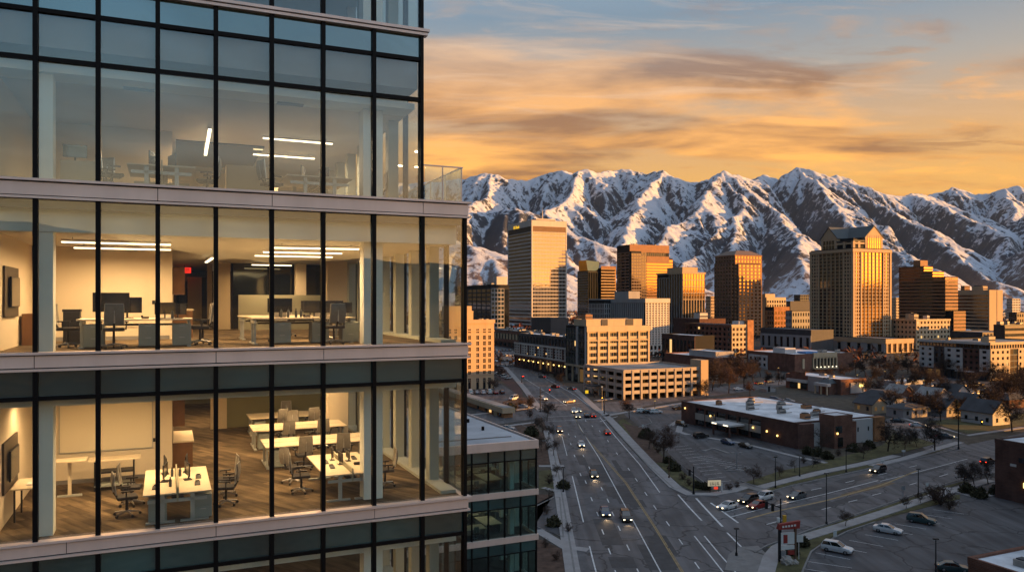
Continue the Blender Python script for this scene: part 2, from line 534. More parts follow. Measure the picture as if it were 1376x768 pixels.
RIDGES = [
    (SKY, 0.62),
    ([(300, 262, 5600), (500, 268, 5200), (600, 270, 5000), (628, 277, 4900), (660, 287, 4900), (698, 281, 4800), (722, 290, 4700), (762, 304, 4600), (800, 318, 4500), (838, 346, 4300), (870, 384, 4000)], 0.50),
    ([(560, 318, 3900), (628, 320, 3800), (662, 345, 3600), (680, 372, 3300)], 0.42),
    ([(664, 234, 9300), (652, 255, 8600), (640, 270, 7800), (628, 292, 7000)], 0.70),
    ([(786, 225, 9200), (772, 246, 8500), (762, 262, 7800), (742, 288, 7000), (735, 312, 6300)], 0.68),
    ([(842, 225, 9600), (850, 262, 8700), (836, 290, 7800), (812, 316, 7000)], 0.70),
    ([(883, 226, 9000), (868, 252, 8300), (852, 280, 7500), (845, 305, 6800), (830, 330, 6000)], 0.68),
    ([(975, 230, 8700), (950, 252, 8200), (935, 270, 7600), (905, 298, 7000), (872, 322, 6300), (850, 345, 5600)], 0.62),
    ([(975, 230, 8700), (1000, 268, 7900), (985, 300, 7100), (940, 330, 6300), (900, 352, 5600)], 0.66),
    ([(1031, 234, 9700), (1032, 256, 8600), (1050, 280, 7600), (1066, 305, 6600), (1078, 335, 5700), (1085, 360, 5000)], 0.62),
    ([(1031, 236, 9700), (1012, 272, 8000), (996, 300, 7100), (985, 330, 6200), (960, 362, 5300)], 0.66),
    ([(1079, 224, 9400), (1098, 246, 8700), (1120, 268, 8000), (1148, 300, 7000), (1185, 330, 6200), (1215, 352, 5500)], 0.62),
    ([(1152, 247, 9400), (1165, 268, 8600), (1200, 290, 7700), (1245, 315, 6900), (1290, 345, 6000), (1330, 370, 5200)], 0.60),
    ([(1230, 260, 9800), (1262, 272, 8900), (1300, 290, 8000), (1345, 312, 7200), (1400, 335, 6400)], 0.60),
    ([(1346, 253, 11200), (1362, 280, 9900), (1390, 305, 8800), (1450, 330, 7600)], 0.60),
    ([(1420, 270, 8500), (1395, 300, 7500), (1378, 330, 6500), (1400, 360, 5400)], 0.60),
    ([(1180, 300, 7400), (1195, 330, 6300), (1230, 352, 5400), (1262, 374, 4700)], 0.55),
]
def erode(H, dx, dy, its, K, fixed):
    """Stream power carving: water collects downhill and cuts branching valleys into the slopes."""
    ny, nx = H.shape
    n = nx * ny
    offs = [(-1, -1), (-1, 0), (-1, 1), (0, -1), (0, 1), (1, -1), (1, 0), (1, 1)]
    dist = [math.hypot(a * dy, b * dx) for a, b in offs]
    ids = np.arange(n).reshape(ny, nx)
    for it in range(its):
        P = np.pad(H, 1, mode='edge')
        best = np.zeros(H.shape); rec = ids.copy(); dd = np.ones(H.shape)
        for (a, b), d_ in zip(offs, dist):
            sl = (H - P[1 + a:1 + a + ny, 1 + b:1 + b + nx]) / d_
            yy = np.clip(np.arange(ny)[:, None] + a, 0, ny - 1); xx = np.clip(np.arange(nx)[None, :] + b, 0, nx - 1)
            k = sl > best
            best = np.where(k, sl, best); rec = np.where(k, ids[yy, xx], rec); dd = np.where(k, d_, dd)
        order = np.argsort(H.ravel(), kind='stable')
        r = rec.ravel().tolist(); o = order.tolist()
        A = [dx * dy] * n
        for i in reversed(o):
            j = r[i]
            if j != i: A[j] += A[i]
        f = (K * np.sqrt(np.array(A)) / dd.ravel())
        f = f.tolist(); h = H.ravel().tolist(); fx = fixed.ravel().tolist()
        for i in o:
            j = r[i]
            if j != i and not fx[i]:
                fi = f[i]; h[i] = (h[i] + fi * h[j]) / (1 + fi)
        H = np.array(h).reshape(ny, nx)
        # scree: nothing stands steeper than the talus angle for long
        P = np.pad(H, 1, mode='edge')
        low = np.minimum(np.minimum(P[:-2, 1:-1] + dy * 1.25, P[2:, 1:-1] + dy * 1.25), np.minimum(P[1:-1, :-2] + dx * 1.25, P[1:-1, 2:] + dx * 1.25))
        H = np.minimum(H, low)
    return H
def build_mountains():
    nx0, ny0 = 440, 256
    xs = np.linspace(-3400, 9400, nx0); ys = np.linspace(3000, 12400, ny0)
    X, Y = np.meshgrid(xs, ys)
    wx = X + 150 * nfbm(X / 1100, Y / 1100, 3) + 45 * nfbm(X / 260, Y / 260, 2)
    wy = Y + 150 * nfbm(X / 1100 + 40, Y / 1100 + 9, 3) + 45 * nfbm(X / 260 + 7, Y / 260 + 3, 2)
    H = np.full(X.shape, -400.0)
    for k, (pts, slope) in enumerate(RIDGES):
        P = np.array([at_depth(*p) for p in pts])
        for a, b in zip(P[:-1], P[1:]):
            ex, ey = b[0] - a[0], b[1] - a[1]
            L = math.hypot(ex, ey)
            tt = np.clip(((wx - a[0]) * ex + (wy - a[1]) * ey) / (L * L), 0, 1)
            dist = np.hypot(wx - a[0] - tt * ex, wy - a[1] - tt * ey)
            H = np.maximum(H, a[2] + tt * (b[2] - a[2]) - slope * 0.92 * dist)
    amp = np.clip((H - 60) / 500, 0, 1)
    H = H + amp * (60 * nfbm(X / 700, Y / 700, 4, 0.5) + 12 * nfbm(X / 120, Y / 120, 3, 0.6))
    fl = -6 + (Y - 3000) * 0.030 + 8 * nfbm(X / 500, Y / 500, 3)
    H = np.maximum(H, np.minimum(fl, 200))
    H = H + np.random.RandomState(1).rand(*H.shape) * 2
    H = erode(H, xs[1] - xs[0], ys[1] - ys[0], 18, 0.042, (Y < 3150))
    # refine to a finer grid
    nxg, nyg = 880, 500
    xf = np.linspace(xs[0], xs[-1], nxg); yf = np.linspace(ys[0], ys[-1], nyg)
    def up(M):
        fx = np.clip((xf - xs[0]) / (xs[1] - xs[0]), 0, nx0 - 1.001); fy = np.clip((yf - ys[0]) / (ys[1] - ys[0]), 0, ny0 - 1.001)
        def cub(M, f, ax):
            i = f.astype(int); t = f - i
            n_ = M.shape[ax]
            def tk(k): return np.take(M, np.clip(i + k, 0, n_ - 1), axis=ax)
            sh = [1, 1]; sh[ax] = -1
            t = t.reshape(sh)
            p0, p1, p2, p3 = tk(-1), tk(0), tk(1), tk(2)
            return p1 + 0.5 * t * (p2 - p0 + t * (2 * p0 - 5 * p1 + 4 * p2 - p3 + t * (3 * (p1 - p2) + p3 - p0)))
        return cub(cub(M, fx, 1), fy, 0)
    H = up(H); X, Y = np.meshgrid(xf, yf)
    amp = np.clip((H - 60) / 500, 0, 1)
    H = H + amp * (9 * (nridge(X / 150, Y / 150, 3, 0.55) - 0.8) + 7 * nfbm(X / 45, Y / 45, 3, 0.6))
    H = np.where(Y < 3060, -8, H)
    # settle each direction's skyline on the surveyed one
    ax = X / Y
    el = (H - EYE) / Y
    prof_x = np.array([(p[0] - 688) / FPX for p in SKY]); prof_y = np.array([(HOR - p[1]) / FPX for p in SKY])
    bins = np.linspace(prof_x[0], prof_x[-1], 500)
    idx = np.clip(((ax - bins[0]) / (bins[1] - bins[0])).astype(int), 0, 499)
    mx = np.full(500, 1e-4)
    np.maximum.at(mx, idx.ravel(), np.where((ax > bins[0]) & (ax < bins[-1]), el, 0).ravel())
    for _ in range(2):
        mx = np.convolve(np.pad(mx, 2, mode='edge'), np.ones(5) / 5, 'valid')
    ratio = np.clip(np.interp(bins, prof_x, prof_y) / mx, 0.6, 1.6)
    for _ in range(3): ratio = np.convolve(np.pad(ratio, 4, mode='edge'), np.ones(9) / 9, 'valid')
    w = np.clip((H - 150) / 500, 0, 1)
    H = H * (1 + (np.interp(ax, bins, ratio) - 1) * w)
    global TERRAIN
    TERRAIN = (xf, yf, H)
    o = grid_mesh('mountains', X, Y, H, snow_mat)
    tag(o, 'snow covered mountain range behind the downtown towers', None, None, 'structure')
    return o
build_mountains()

# the range on the far side of the valley, behind the viewer: it is mirrored in the glass
hill_mat = pm('dusky_hill', (0.05, 0.05, 0.055), 0.95, 0.3, 0.002)
def west_hills():
    phis = np.linspace(R(-60), R(115), 500)
    prof_p = np.radians([-60, -20, 5, 14, 17, 20, 23, 27, 31, 35, 39, 42, 45, 48, 50.5, 53, 58, 66, 90, 115])
    prof_e = [0.02, 0.05, 0.07, 0.085, 0.086, 0.076, 0.062, 0.052, 0.050, 0.054, 0.053, 0.048, 0.040, 0.030, 0.026, 0.024, 0.020, 0.016, 0.03, 0.03]
    e = np.interp(phis, prof_p, prof_e) + 0.004 * nfbm(phis * 22, phis * 0 + 3.3, 4)
    rows = np.array([0.0, 0.25, 0.5, 0.75, 0.92, 1.0, 1.15, 1.4])
    prof = np.array([0.0, 0.18, 0.45, 0.74, 0.93, 1.0, 0.8, 0.0])
    rad = 7000 + rows * 3000
    P, RR = np.meshgrid(phis, rad)
    hz = np.outer(prof, e * 10000) * (1 + 0.10 * nfbm(P * 30, RR / 900, 3)) + EYE * 0 - 10
    hz[5] = e * 10000 + EYE
    o = grid_mesh('hills', np.sin(P) * RR, -np.cos(P) * RR, hz, hill_mat)
    tag(o, 'dark hills mirrored in the office windows', None, None, 'structure')
west_hills()
# ------------------------------------------------------------------ street level
def groundmat():
    m, t = newmat('town_ground')
    geo = t.nodes.new('ShaderNodeNewGeometry')
    n1 = t.nodes.new('ShaderNodeTexNoise'); n1.inputs['Scale'].default_value = 0.02; n1.inputs['Detail'].default_value = 7
    n2 = t.nodes.new('ShaderNodeTexNoise'); n2.inputs['Scale'].default_value = 0.4; n2.inputs['Detail'].default_value = 6
    for n in (n1, n2): t.links.new(geo.outputs['Position'], n.inputs['Vector'])
    c = mixc(t, ramp(t, [(0.42, 0), (0.58, 1)], n1.outputs['Fac']), (0.075, 0.070, 0.066), (0.105, 0.086, 0.066))
    c = mixc(t, 1.0, c, ramp(t, [(0.3, (0.7,) * 3), (0.7, (1.3,) * 3)], n2.outputs['Fac']), 'MULTIPLY')
    p = t.nodes.new('ShaderNodeBsdfPrincipled'); p.inputs['Roughness'].default_value = 0.95; p.inputs['Specular IOR Level'].default_value = 0.1
    t.links.new(c, p.inputs['Base Color']); finish(t, p.outputs[0])
    return m
def asphalt(name, a, b, seam=(0.02, 0.02, 0.022)):
    m, t = newmat(name)
    geo = t.nodes.new('ShaderNodeNewGeometry')
    n1 = t.nodes.new('ShaderNodeTexNoise'); n1.inputs['Scale'].default_value = 0.09; n1.inputs['Detail'].default_value = 8; n1.inputs['Roughness'].default_value = 0.65
    mp = t.nodes.new('ShaderNodeMapping'); mp.inputs['Scale'].default_value = (1.0, 0.07, 1)
    t.links.new(geo.outputs['Position'], mp.inputs[0])
    n2 = t.nodes.new('ShaderNodeTexNoise'); n2.inputs['Scale'].default_value = 0.55; n2.inputs['Detail'].default_value = 4
    t.links.new(mp.outputs[0], n2.inputs['Vector']); t.links.new(geo.outputs['Position'], n1.inputs['Vector'])
    v = t.nodes.new('ShaderNodeTexVoronoi'); v.feature = 'DISTANCE_TO_EDGE'; v.inputs['Scale'].default_value = 0.11
    wv = t.nodes.new('ShaderNodeVectorMath'); wv.operation = 'ADD'
    n3 = t.nodes.new('ShaderNodeTexNoise'); n3.inputs['Scale'].default_value = 0.3; n3.inputs['Detail'].default_value = 4
    sc = t.nodes.new('ShaderNodeVectorMath'); sc.operation = 'SCALE'; sc.inputs['Scale'].default_value = 3.5
    t.links.new(geo.outputs['Position'], n3.inputs['Vector']); t.links.new(n3.outputs['Color'], sc.inputs[0])
    t.links.new(geo.outputs['Position'], wv.inputs[0]); t.links.new(sc.outputs[0], wv.inputs[1]); t.links.new(wv.outputs[0], v.inputs['Vector'])
    crack = ramp(t, [(0.008, 1), (0.022, 0)], v.outputs['Distance'])
    c = mixc(t, ramp(t, [(0.35, 0), (0.65, 1)], n1.outputs['Fac']), a, b)
    c = mixc(t, 1.0, c, ramp(t, [(0.3, (0.62,) * 3), (0.7, (1.32,) * 3)], n2.outputs['Fac']), 'MULTIPLY')
    c = mixc(t, mth(t, 'MULTIPLY', crack, 0.75), c, seam)
    p = t.nodes.new('ShaderNodeBsdfPrincipled'); p.inputs['Roughness'].default_value = 0.75; p.inputs['Specular IOR Level'].default_value = 0.35
    t.links.new(c, p.inputs['Base Color']); finish(t, p.outputs[0])
    return m
M_ground = groundmat()
M_road = asphalt('road_asphalt', (0.092, 0.087, 0.090), (0.142, 0.134, 0.137))
M_lot = asphalt('lot_asphalt', (0.064, 0.062, 0.067), (0.100, 0.097, 0.102))
M_walk = pm('pavement_concrete', (0.33, 0.305, 0.295), 0.9, 0.15, 0.5)
M_kerb = pm('kerb_concrete', (0.22, 0.205, 0.195), 0.9, 0.2, 0.7)
M_lawn = pm('winter_lawn', (0.095, 0.085, 0.038), 1.0, 0.5, 0.35, bump=0.4)
M_bed = pm('mulch_bed', (0.095, 0.058, 0.042), 1.0, 0.45, 0.7, bump=0.5)
M_red = pm('red_brick_paving', (0.085, 0.045, 0.040), 0.9, 0.3, 0.4)
M_line = pm('white_road_paint', (0.66, 0.65, 0.64), 0.7, 0.3, 0.8)
M_yel = pm('yellow_road_paint', (0.32, 0.22, 0.10), 0.7, 0.3, 0.8)
M_tan = pm('tan_median_paint', (0.17, 0.115, 0.068), 0.8, 0.3, 0.3)

gm = MB()
gm.poly([(-9000, -13000, -0.0), (13000, -13000, 0), (13000, 13000, 0), (-9000, 13000, 0)], M_ground)
tag(gm.build('ground'), kind='structure')

_lift = [0]
def slab(mb, pxs, z, mat, thick=0.0):
    _lift[0] += 1; z = z + 0.0008 * (_lift[0] % 12) if thick else z
    pts = [G(x, y) for x, y in pxs]
    area = sum(a.x * b.y - b.x * a.y for a, b in zip(pts, pts[1:] + pts[:1]))
    if area < 0: pts.reverse()
    if thick:
        mb.prism([(p.x, p.y, z - thick) for p in pts], [(p.x, p.y, z) for p in pts], mat)
    else:
        mb.poly([(p.x, p.y, z) for p in pts], mat)
def strip_w(mb, pts, w, z, mat, thick=0.0, z0=0.0):
    """A ribbon of constant width along ground points."""
    n = len(pts); L = []; Rr = []
    for i in range(n):
        a = pts[max(0, i - 1)]; b = pts[min(n - 1, i + 1)]
        t = (b - a); t.z = 0; t.normalize(); nn = Vector((-t.y, t.x, 0)) * (w / 2)
        L.append(pts[i] + nn); Rr.append(pts[i] - nn)
    for i in range(n - 1):
        q = [Rr[i], Rr[i + 1], L[i + 1], L[i]]
        if thick:
            mb.prism([(p.x, p.y, z - thick) for p in q], [(p.x, p.y, z) for p in q], mat)
        else:
            mb.poly([(p.x, p.y, z) for p in q], mat)
def strip(mb, pxs, w, z, mat, thick=0.0):
    strip_w(mb, [G(x, y) for x, y in pxs], w, z, mat, thick)

def struct(name, mb, label=None):
    bmn = mb.build(name)
    me = bmn.data
    bm = bmesh.new(); bm.from_mesh(me)
    big = [f for f in bm.faces if len(f.verts) > 4]
    if big: bmesh.ops.triangulate(bm, faces=big)
    bm.to_mesh(me); bm.free()
    return tag(bmn, label, kind='structure')

# the avenue, the cross streets
r = MB()
slab(r, [(772, 800), (757, 700), (747, 640), (736, 590), (724, 558), (708, 528), (697, 512), (688, 500), (676, 484), (668, 472), (660, 462), (672, 460), (690, 472), (712, 490), (738, 506),
         (768, 522), (792, 541), (812, 563), (836, 590), (862, 618), (905, 655), (960, 664), (1040, 800)], 0.012, M_road)
struct('road_avenue', r)
r = MB()
slab(r, [(905, 655), (930, 661), (1000, 661), (1060, 650), (1130, 635), (1200, 620), (1262, 606), (1296, 598), (1400, 576), (1400, 622), (1330, 636), (1270, 652), (1180, 683), (1090, 714), (1010, 742), (960, 690)], 0.016, M_road)
slab(r, [(1180, 566), (1200, 560), (1242, 574), (1290, 592), (1310, 602), (1250, 608), (1225, 590)], 0.020, M_road)
struct('road_cross_street', r)
r = MB()
slab(r, [(600, 579), (680, 568), (722, 562), (810, 560), (845, 549), (917, 537), (985, 528), (1060, 517), (1060, 508), (985, 517), (917, 526), (840, 538), (792, 542), (735, 548), (680, 554), (600, 562)], 0.016, M_road)
struct('road_far_cross', r)
# parking grounds
r = MB()
slab(r, [(838, 556), (916, 541), (990, 531), (1080, 610), (1120, 622), (1000, 657), (962, 655), (925, 634), (890, 600), (862, 575)], 0.008, M_lot)
struct('parking_lot_office', r)
r = MB()
slab(r, [(1066, 800), (1082, 764), (1092, 740), (1130, 716), (1200, 694), (1262, 676), (1300, 668), (1420, 700), (1420, 800)], 0.008, M_lot)
struct('parking_lot_corner', r)
r = MB()
slab(r, [(640, 563), (640, 524), (668, 512), (696, 530), (722, 548), (700, 556)], 0.008, M_lot)
slab(r, [(658, 500), (664, 470), (684, 464), (694, 480), (690, 500)], 0.008, M_lot)
slab(r, [(640, 600), (640, 577), (694, 571), (702, 592)], 0.008, M_lot)
slab(r, [(722, 700), (722, 668), (752, 664), (760, 716), (722, 718)], 0.008, M_lot)
slab(r, [(1150, 540), (1180, 512), (1290, 505), (1376, 512), (1376, 560), (1300, 574), (1215, 556)], 0.008, M_lot)
slab(r, [(1240, 664), (1330, 640), (1376, 652), (1376, 690), (1330, 690)], 0.006, M_lot)
struct('parking_lot_side_yards', r)
r = MB()
slab(r, [(664, 480), (688, 500), (700, 522), (706, 540), (668, 506), (655, 490)], 0.030, M_red)
struct('paving_brick', r)

# raised pavements with kerbs
w = MB()
strip(w, [(775, 800), (766, 745), (757, 690), (749, 640), (741, 600), (735, 578)], 2.3, 0.13, M_walk, 0.13)
strip(w, [(727, 552), (716, 537), (704, 521), (690, 505), (676, 490)], 2.6, 0.13, M_walk, 0.13)
strip(w, [(724, 626), (758, 626)], 1.6, 0.125, M_walk, 0.12)
strip(w, [(730, 655), (752, 661)], 1.3, 0.125, M_walk, 0.12)
strip(w, [(722, 712), (760, 735), (790, 739)], 2.0, 0.125, M_walk, 0.12)
strip(w, [(722, 592), (745, 592)], 1.2, 0.125, M_walk, 0.12)
strip(w, [(772, 522), (800, 548), (812, 556), (830, 574), (846, 592), (870, 618), (890, 638), (908, 655)], 2.6, 0.13, M_walk, 0.13)
strip(w, [(908, 655), (926, 664), (958, 664), (985, 659), (1000, 654)], 2.4, 0.13, M_walk, 0.13)
strip(w, [(1020, 655), (1060, 645), (1110, 633), (1160, 623), (1205, 612)], 2.4, 0.13, M_walk, 0.13)
strip(w, [(1172, 626), (1215, 616), (1262, 602), (1290, 594)], 2.2, 0.13, M_walk, 0.13)
strip(w, [(1003, 655), (1022, 652)], 7.0, 0.05, M_kerb, 0.05)
strip(w, [(1020, 800), (1030, 768), (1036, 748), (1046, 736), (1064, 727), (1120, 710), (1190, 688), (1262, 664), (1330, 645)], 2.4, 0.13, M_walk, 0.13)
strip(w, [(1000, 768), (1003, 748), (1012, 740), (1026, 740)], 5.5, 0.05, M_kerb, 0.05)
strip(w, [(812, 559), (850, 552), (920, 541), (960, 536)], 2.2, 0.13, M_walk, 0.13)
strip(w, [(800, 538), (842, 533), (946, 519)], 2.4, 0.13, M_walk, 0.13)
strip(w, [(600, 561), (690, 551), (722, 546)], 2.2, 0.13, M_walk, 0.13)
strip(w, [(600, 582), (690, 571), (722, 567)], 2.0, 0.13, M_walk, 0.13)
strip(w, [(1195, 556), (1240, 570), (1284, 588)], 1.8, 0.13, M_walk, 0.13)
strip(w, [(1262, 574), (1300, 585), (1376, 574)], 1.8, 0.13, M_walk, 0.13)
strip(w, [(930, 585), (990, 594), (1040, 606), (1072, 614), (1110, 622)], 1.6, 0.13, M_walk, 0.13)
strip(w, [(1270, 655), (1310, 668), (1345, 662)], 2.0, 0.12, M_walk, 0.12)
strip(w, [(695, 505), (730, 522), (770, 545), (790, 552)], 1.6, 0.13, M_walk, 0.13) if False else None
struct('pavement', w)
k = MB()
strip(k, [(777, 800), (761, 700), (751, 640), (740, 590)], 0.3, 0.14, M_kerb, 0.14)
strip(k, [(905, 656), (864, 618), (838, 590), (818, 567)], 0.3, 0.14, M_kerb, 0.14)
strip(k, [(1028, 662), (1060, 653), (1130, 638), (1200, 623), (1262, 609), (1296, 600)], 0.3, 0.14, M_kerb, 0.14)
strip(k, [(1014, 742), (1030, 733), (1090, 711), (1180, 681), (1270, 650), (1330, 634)], 0.3, 0.14, M_kerb, 0.14)
strip(k, [(1066, 800), (1080, 764), (1090, 741), (1106, 730)], 0.3, 0.14, M_kerb, 0.14)
strip(k, [(1106, 730), (1140, 713), (1176, 701)], 0.3, 0.14, M_kerb, 0.14)
strip(k, [(930, 636), (952, 652)], 0.3, 0.14, M_kerb, 0.14)
strip(k, [(996, 646), (1016, 654)], 0.4, 0.14, M_kerb, 0.14)
strip(k, [(945, 606), (958, 602), (980, 609)], 1.1, 0.14, M_kerb, 0.14)
strip(k, [(902, 572), (908, 566), (914, 572), (912, 580), (925, 584)], 2.0, 0.10, M_walk, 0.10)
strip(k, [(974, 630), (984, 626), (1000, 626), (1006, 630), (994, 633), (976, 632)], 0.4, 0.14, M_kerb, 0.14)
strip(k, [(860, 561), (872, 562), (876, 568), (858, 574)], 0.35, 0.14, M_kerb, 0.14)
strip(k, [(720, 680), (744, 668), (752, 668)], 0.3, 0.14, M_kerb, 0.14)
strip(k, [(752, 668), (757, 722), (722, 708)], 0.3, 0.14, M_kerb, 0.14)
strip(k, [(674, 573), (697, 569), (716, 577)], 0.3, 0.14, M_kerb, 0.14)
struct('kerb', k)
# planting strips and lawns
g = MB()
slab(g, [(762, 742), (756, 700), (751, 668), (757, 668), (768, 742)], 0.06, M_lawn, 0.06)
slab(g, [(748, 648), (744, 630), (752, 630), (754, 648)], 0.06, M_lawn, 0.06)
slab(g, [(724, 657), (724, 632), (742, 631), (746, 658)], 0.06, M_lawn, 0.06)
slab(g, [(848, 588), (830, 566), (838, 562), (862, 580), (884, 606), (922, 637), (955, 656), (930, 659), (912, 650), (880, 620)], 0.06, M_lawn, 0.06)
slab(g, [(908, 652), (868, 613), (846, 590), (840, 591), (864, 618), (902, 654)], 0.05, M_lawn, 0.05)
slab(g, [(1032, 660), (1062, 651), (1130, 636), (1205, 620), (1262, 606), (1288, 597), (1262, 605), (1205, 616), (1130, 632), (1060, 648), (1030, 657)], 0.05, M_lawn, 0.05)
slab(g, [(1080, 628), (1120, 616), (1160, 606), (1188, 597), (1200, 582), (1226, 586), (1258, 596), (1210, 608), (1160, 619), (1100, 632)], 0.06, M_lawn, 0.06)
slab(g, [(1032, 800), (1040, 764), (1046, 746), (1062, 734), (1120, 715), (1190, 693), (1262, 669), (1290, 664), (1290, 670), (1200, 692), (1130, 714), (1090, 738), (1080, 764), (1062, 800)], 0.06, M_lawn, 0.06)
slab(g, [(1030, 735), (1090, 713), (1180, 683), (1270, 653), (1300, 645), (1262, 660), (1190, 684), (1120, 706), (1062, 724), (1040, 736)], 0.05, M_lawn, 0.05)
slab(g, [(1245, 566), (1300, 560), (1376, 555), (1376, 571), (1300, 582)], 0.06, M_lawn, 0.06)
slab(g, [(1000, 648), (1018, 652), (1060, 640), (1120, 626), (1105, 622), (1050, 632)], 0.06, M_lawn, 0.06)
struct('lawn', g)
g = MB()
slab(g, [(722, 625), (722, 580), (734, 580), (744, 622)], 0.05, M_bed, 0.05)
slab(g, [(740, 600), (737, 580), (728, 560), (724, 562), (733, 590)], 0.045, M_bed, 0.045)
slab(g, [(754, 622), (744, 594), (741, 594), (748, 622)], 0.05, M_bed, 0.05)
slab(g, [(722, 700), (722, 664), (744, 664), (722, 676)], 0.045, M_bed, 0.045)
slab(g, [(722, 770), (722, 722), (756, 738), (762, 800), (722, 800)], 0.045, M_bed, 0.045)
slab(g, [(772, 800), (768, 748), (774, 746), (784, 800)], 0.05, M_bed, 0.05)
slab(g, [(690, 570), (716, 566), (724, 576), (727, 592), (705, 590)], 0.05, M_bed, 0.05)
slab(g, [(672, 558), (676, 540), (700, 530), (722, 545), (700, 552)], 0.05, M_bed, 0.05)
slab(g, [(852, 592), (836, 568), (862, 574), (878, 600), (896, 620), (880, 622)], 0.065, M_bed, 0.065)
slab(g, [(1022, 800), (1026, 764), (1034, 742), (1040, 744), (1034, 770), (1030, 800)], 0.045, M_bed, 0.045)
struct('planting_bed', g)

# painted lines
ln = MB()
Z1 = 0.026
def line(pts, wd=0.22, mat=None): strip(ln, pts, wd, Z1, mat or M_line)
def dashes(pts, wd=0.2):
    for x, y in pts:
        p = G(x, y); strip_w(ln, [p - Vector((0, 1.5, 0)), p + Vector((0, 1.5, 0))], wd, Z1, M_line)
line([(769, 639), (776, 668), (784, 701)]); line([(792, 733), (802, 772)]); line([(762, 612), (755, 585)], 0.15)
dashes([(780, 637), (787, 647), (795, 670), (803, 690), (810, 714), (819, 740), (772, 612), (767, 596), (764, 583), (828, 770)])
dashes([(792, 628), (800, 642), (808.7, 656), (817, 672), (823.6, 690), (832, 709), (844, 735), (784, 612), (778, 598), (773, 586), (858, 768)])
line([(775, 566), (788, 588), (804.6, 614), (830, 661), (860, 716), (888, 768), (900, 790)], 0.2)
line([(768, 552), (780, 576), (795, 597), (840, 648), (878, 706), (916, 768), (930, 790)], 0.22, M_yel)
line([(797, 597), (842, 648), (880, 706), (918.5, 768)], 0.16, M_yel)
dashes([(787, 565), (796, 572), (806, 579), (817, 592), (829, 609), (845, 630), (855, 644), (868, 663), (880, 681), (897.5, 703), (914.7, 727), (936.7, 759)])
line([(806, 560), (826, 585), (860, 624), (886.5, 661)])
line([(933, 719.5), (952, 743), (975, 772)]); line([(946.5, 719.5), (966, 743), (992, 772)])
line([(911, 664), (926, 681), (943, 699)], 0.3); line([(935.5, 669), (952, 687), (971, 707)], 0.4); line([(955, 675), (973, 688), (992, 702)], 0.4)
line([(977, 715), (997, 735)], 0.3)
line([(982, 694), (1040, 679), (1110, 663), (1180, 645)]); line([(973, 688), (1002, 680)], 0.18)
line([(1183, 646), (1232, 634), (1300, 616)], 0.18)
strip(ln, [(1003, 697), (1040, 687), (1110, 672), (1183, 652), (1232, 632)], 0.5, Z1, M_yel)
slab(ln, [(1080, 679), (1130, 667), (1183, 655), (1212, 646), (1226, 636), (1196, 645), (1160, 656), (1110, 669)], 0.022, M_tan)
for a, b in [((1030, 704), (1052, 698)), ((1104, 684), (1116, 681)), ((1140, 674), (1152, 671)), ((1172, 665), (1184, 662)), ((1222, 651), (1232, 648)),
             ((1090, 658), (1104, 655)), ((1136, 648), (1148, 645)), ((1180, 638), (1192, 635)), ((1222, 627), (1232, 625)), ((1262, 640), (1274, 636))]:
    line([a, b], 0.2)
line([(806, 566), (830, 559)], 0.3); line([(735, 560), (802, 556)], 0.3); line([(733, 566), (806, 562)], 0.3); line([(742, 545), (790, 540)], 0.3)
line([(700, 505), (735, 527), (762, 545)], 0.2); line([(715, 500), (757, 527), (778, 545)], 0.2, M_yel); line([(730, 506), (772, 530), (792, 545)], 0.2)
# bays in the corner lot
for i in range(9):
    a = Vector((0, 0, 0)) + G(1098 + i * 0, 742)
    base = G(1096, 742) + (G(1262, 681) - G(1096, 742)) * (i / 8.5)
    q = base + Vector((5.2 * math.cos(R(-38)), 5.2 * math.sin(R(-38)), 0))
    strip_w(ln, [base, q], 0.12, 0.02, M_line)
for i in range(4):
    base = G(1070 + i * 3.5, 783 - i * 10); q = base + Vector((6, -3.2, 0))
    strip_w(ln, [base, q], 0.12, 0.02, M_line)
# bays in the office lot
for i in range(12):
    base = G(905, 600) + (G(958, 648) - G(905, 600)) * (i / 11); q = base + DV * 5
    strip_w(ln, [base, q], 0.12, 0.02, M_line)
for i in range(10):
    base = G(952, 612) + (G(1010, 628) - G(952, 612)) * (i / 9); q = base - DV * 5
    strip_w(ln, [base, q], 0.12, 0.02, M_line)
struct('road_markings', ln)
# old utility cuts and resurfaced patches in the carriageway
M_pat = pm('fresh_tar_patch', (0.068, 0.066, 0.068), 0.8, 0.25, 0.6); M_pat2 = pm('worn_grey_patch', (0.125, 0.118, 0.120), 0.9, 0.25, 0.5)
pt = MB(); pr_ = random.Random(12)
for i in range(46):
    px, py = pr_.choice([(pr_.uniform(775, 900), pr_.uniform(600, 765)), (pr_.uniform(960, 1290), pr_.uniform(630, 700))])
    y_ok = (py < 690 + (1100 - px) * .25) if px > 950 else (px > 772 and px < 700 + (py - 405) * .62)
    if not y_ok: continue
    p = G(px, py); w_, l_ = pr_.uniform(.5, 2.2), pr_.uniform(1.5, 11); an = R(90) if px < 950 else R(36)
    M = Matrix.Translation((p.x, p.y, .0215 + .0001 * i)) @ Matrix.Rotation(an, 4, 'Z')
    pt.poly([M @ Vector(q) for q in ((-l_, -w_, 0), (l_, -w_, 0), (l_, w_, 0), (-l_, w_, 0))], M_pat if i % 3 else M_pat2)
struct('road_patches', pt)
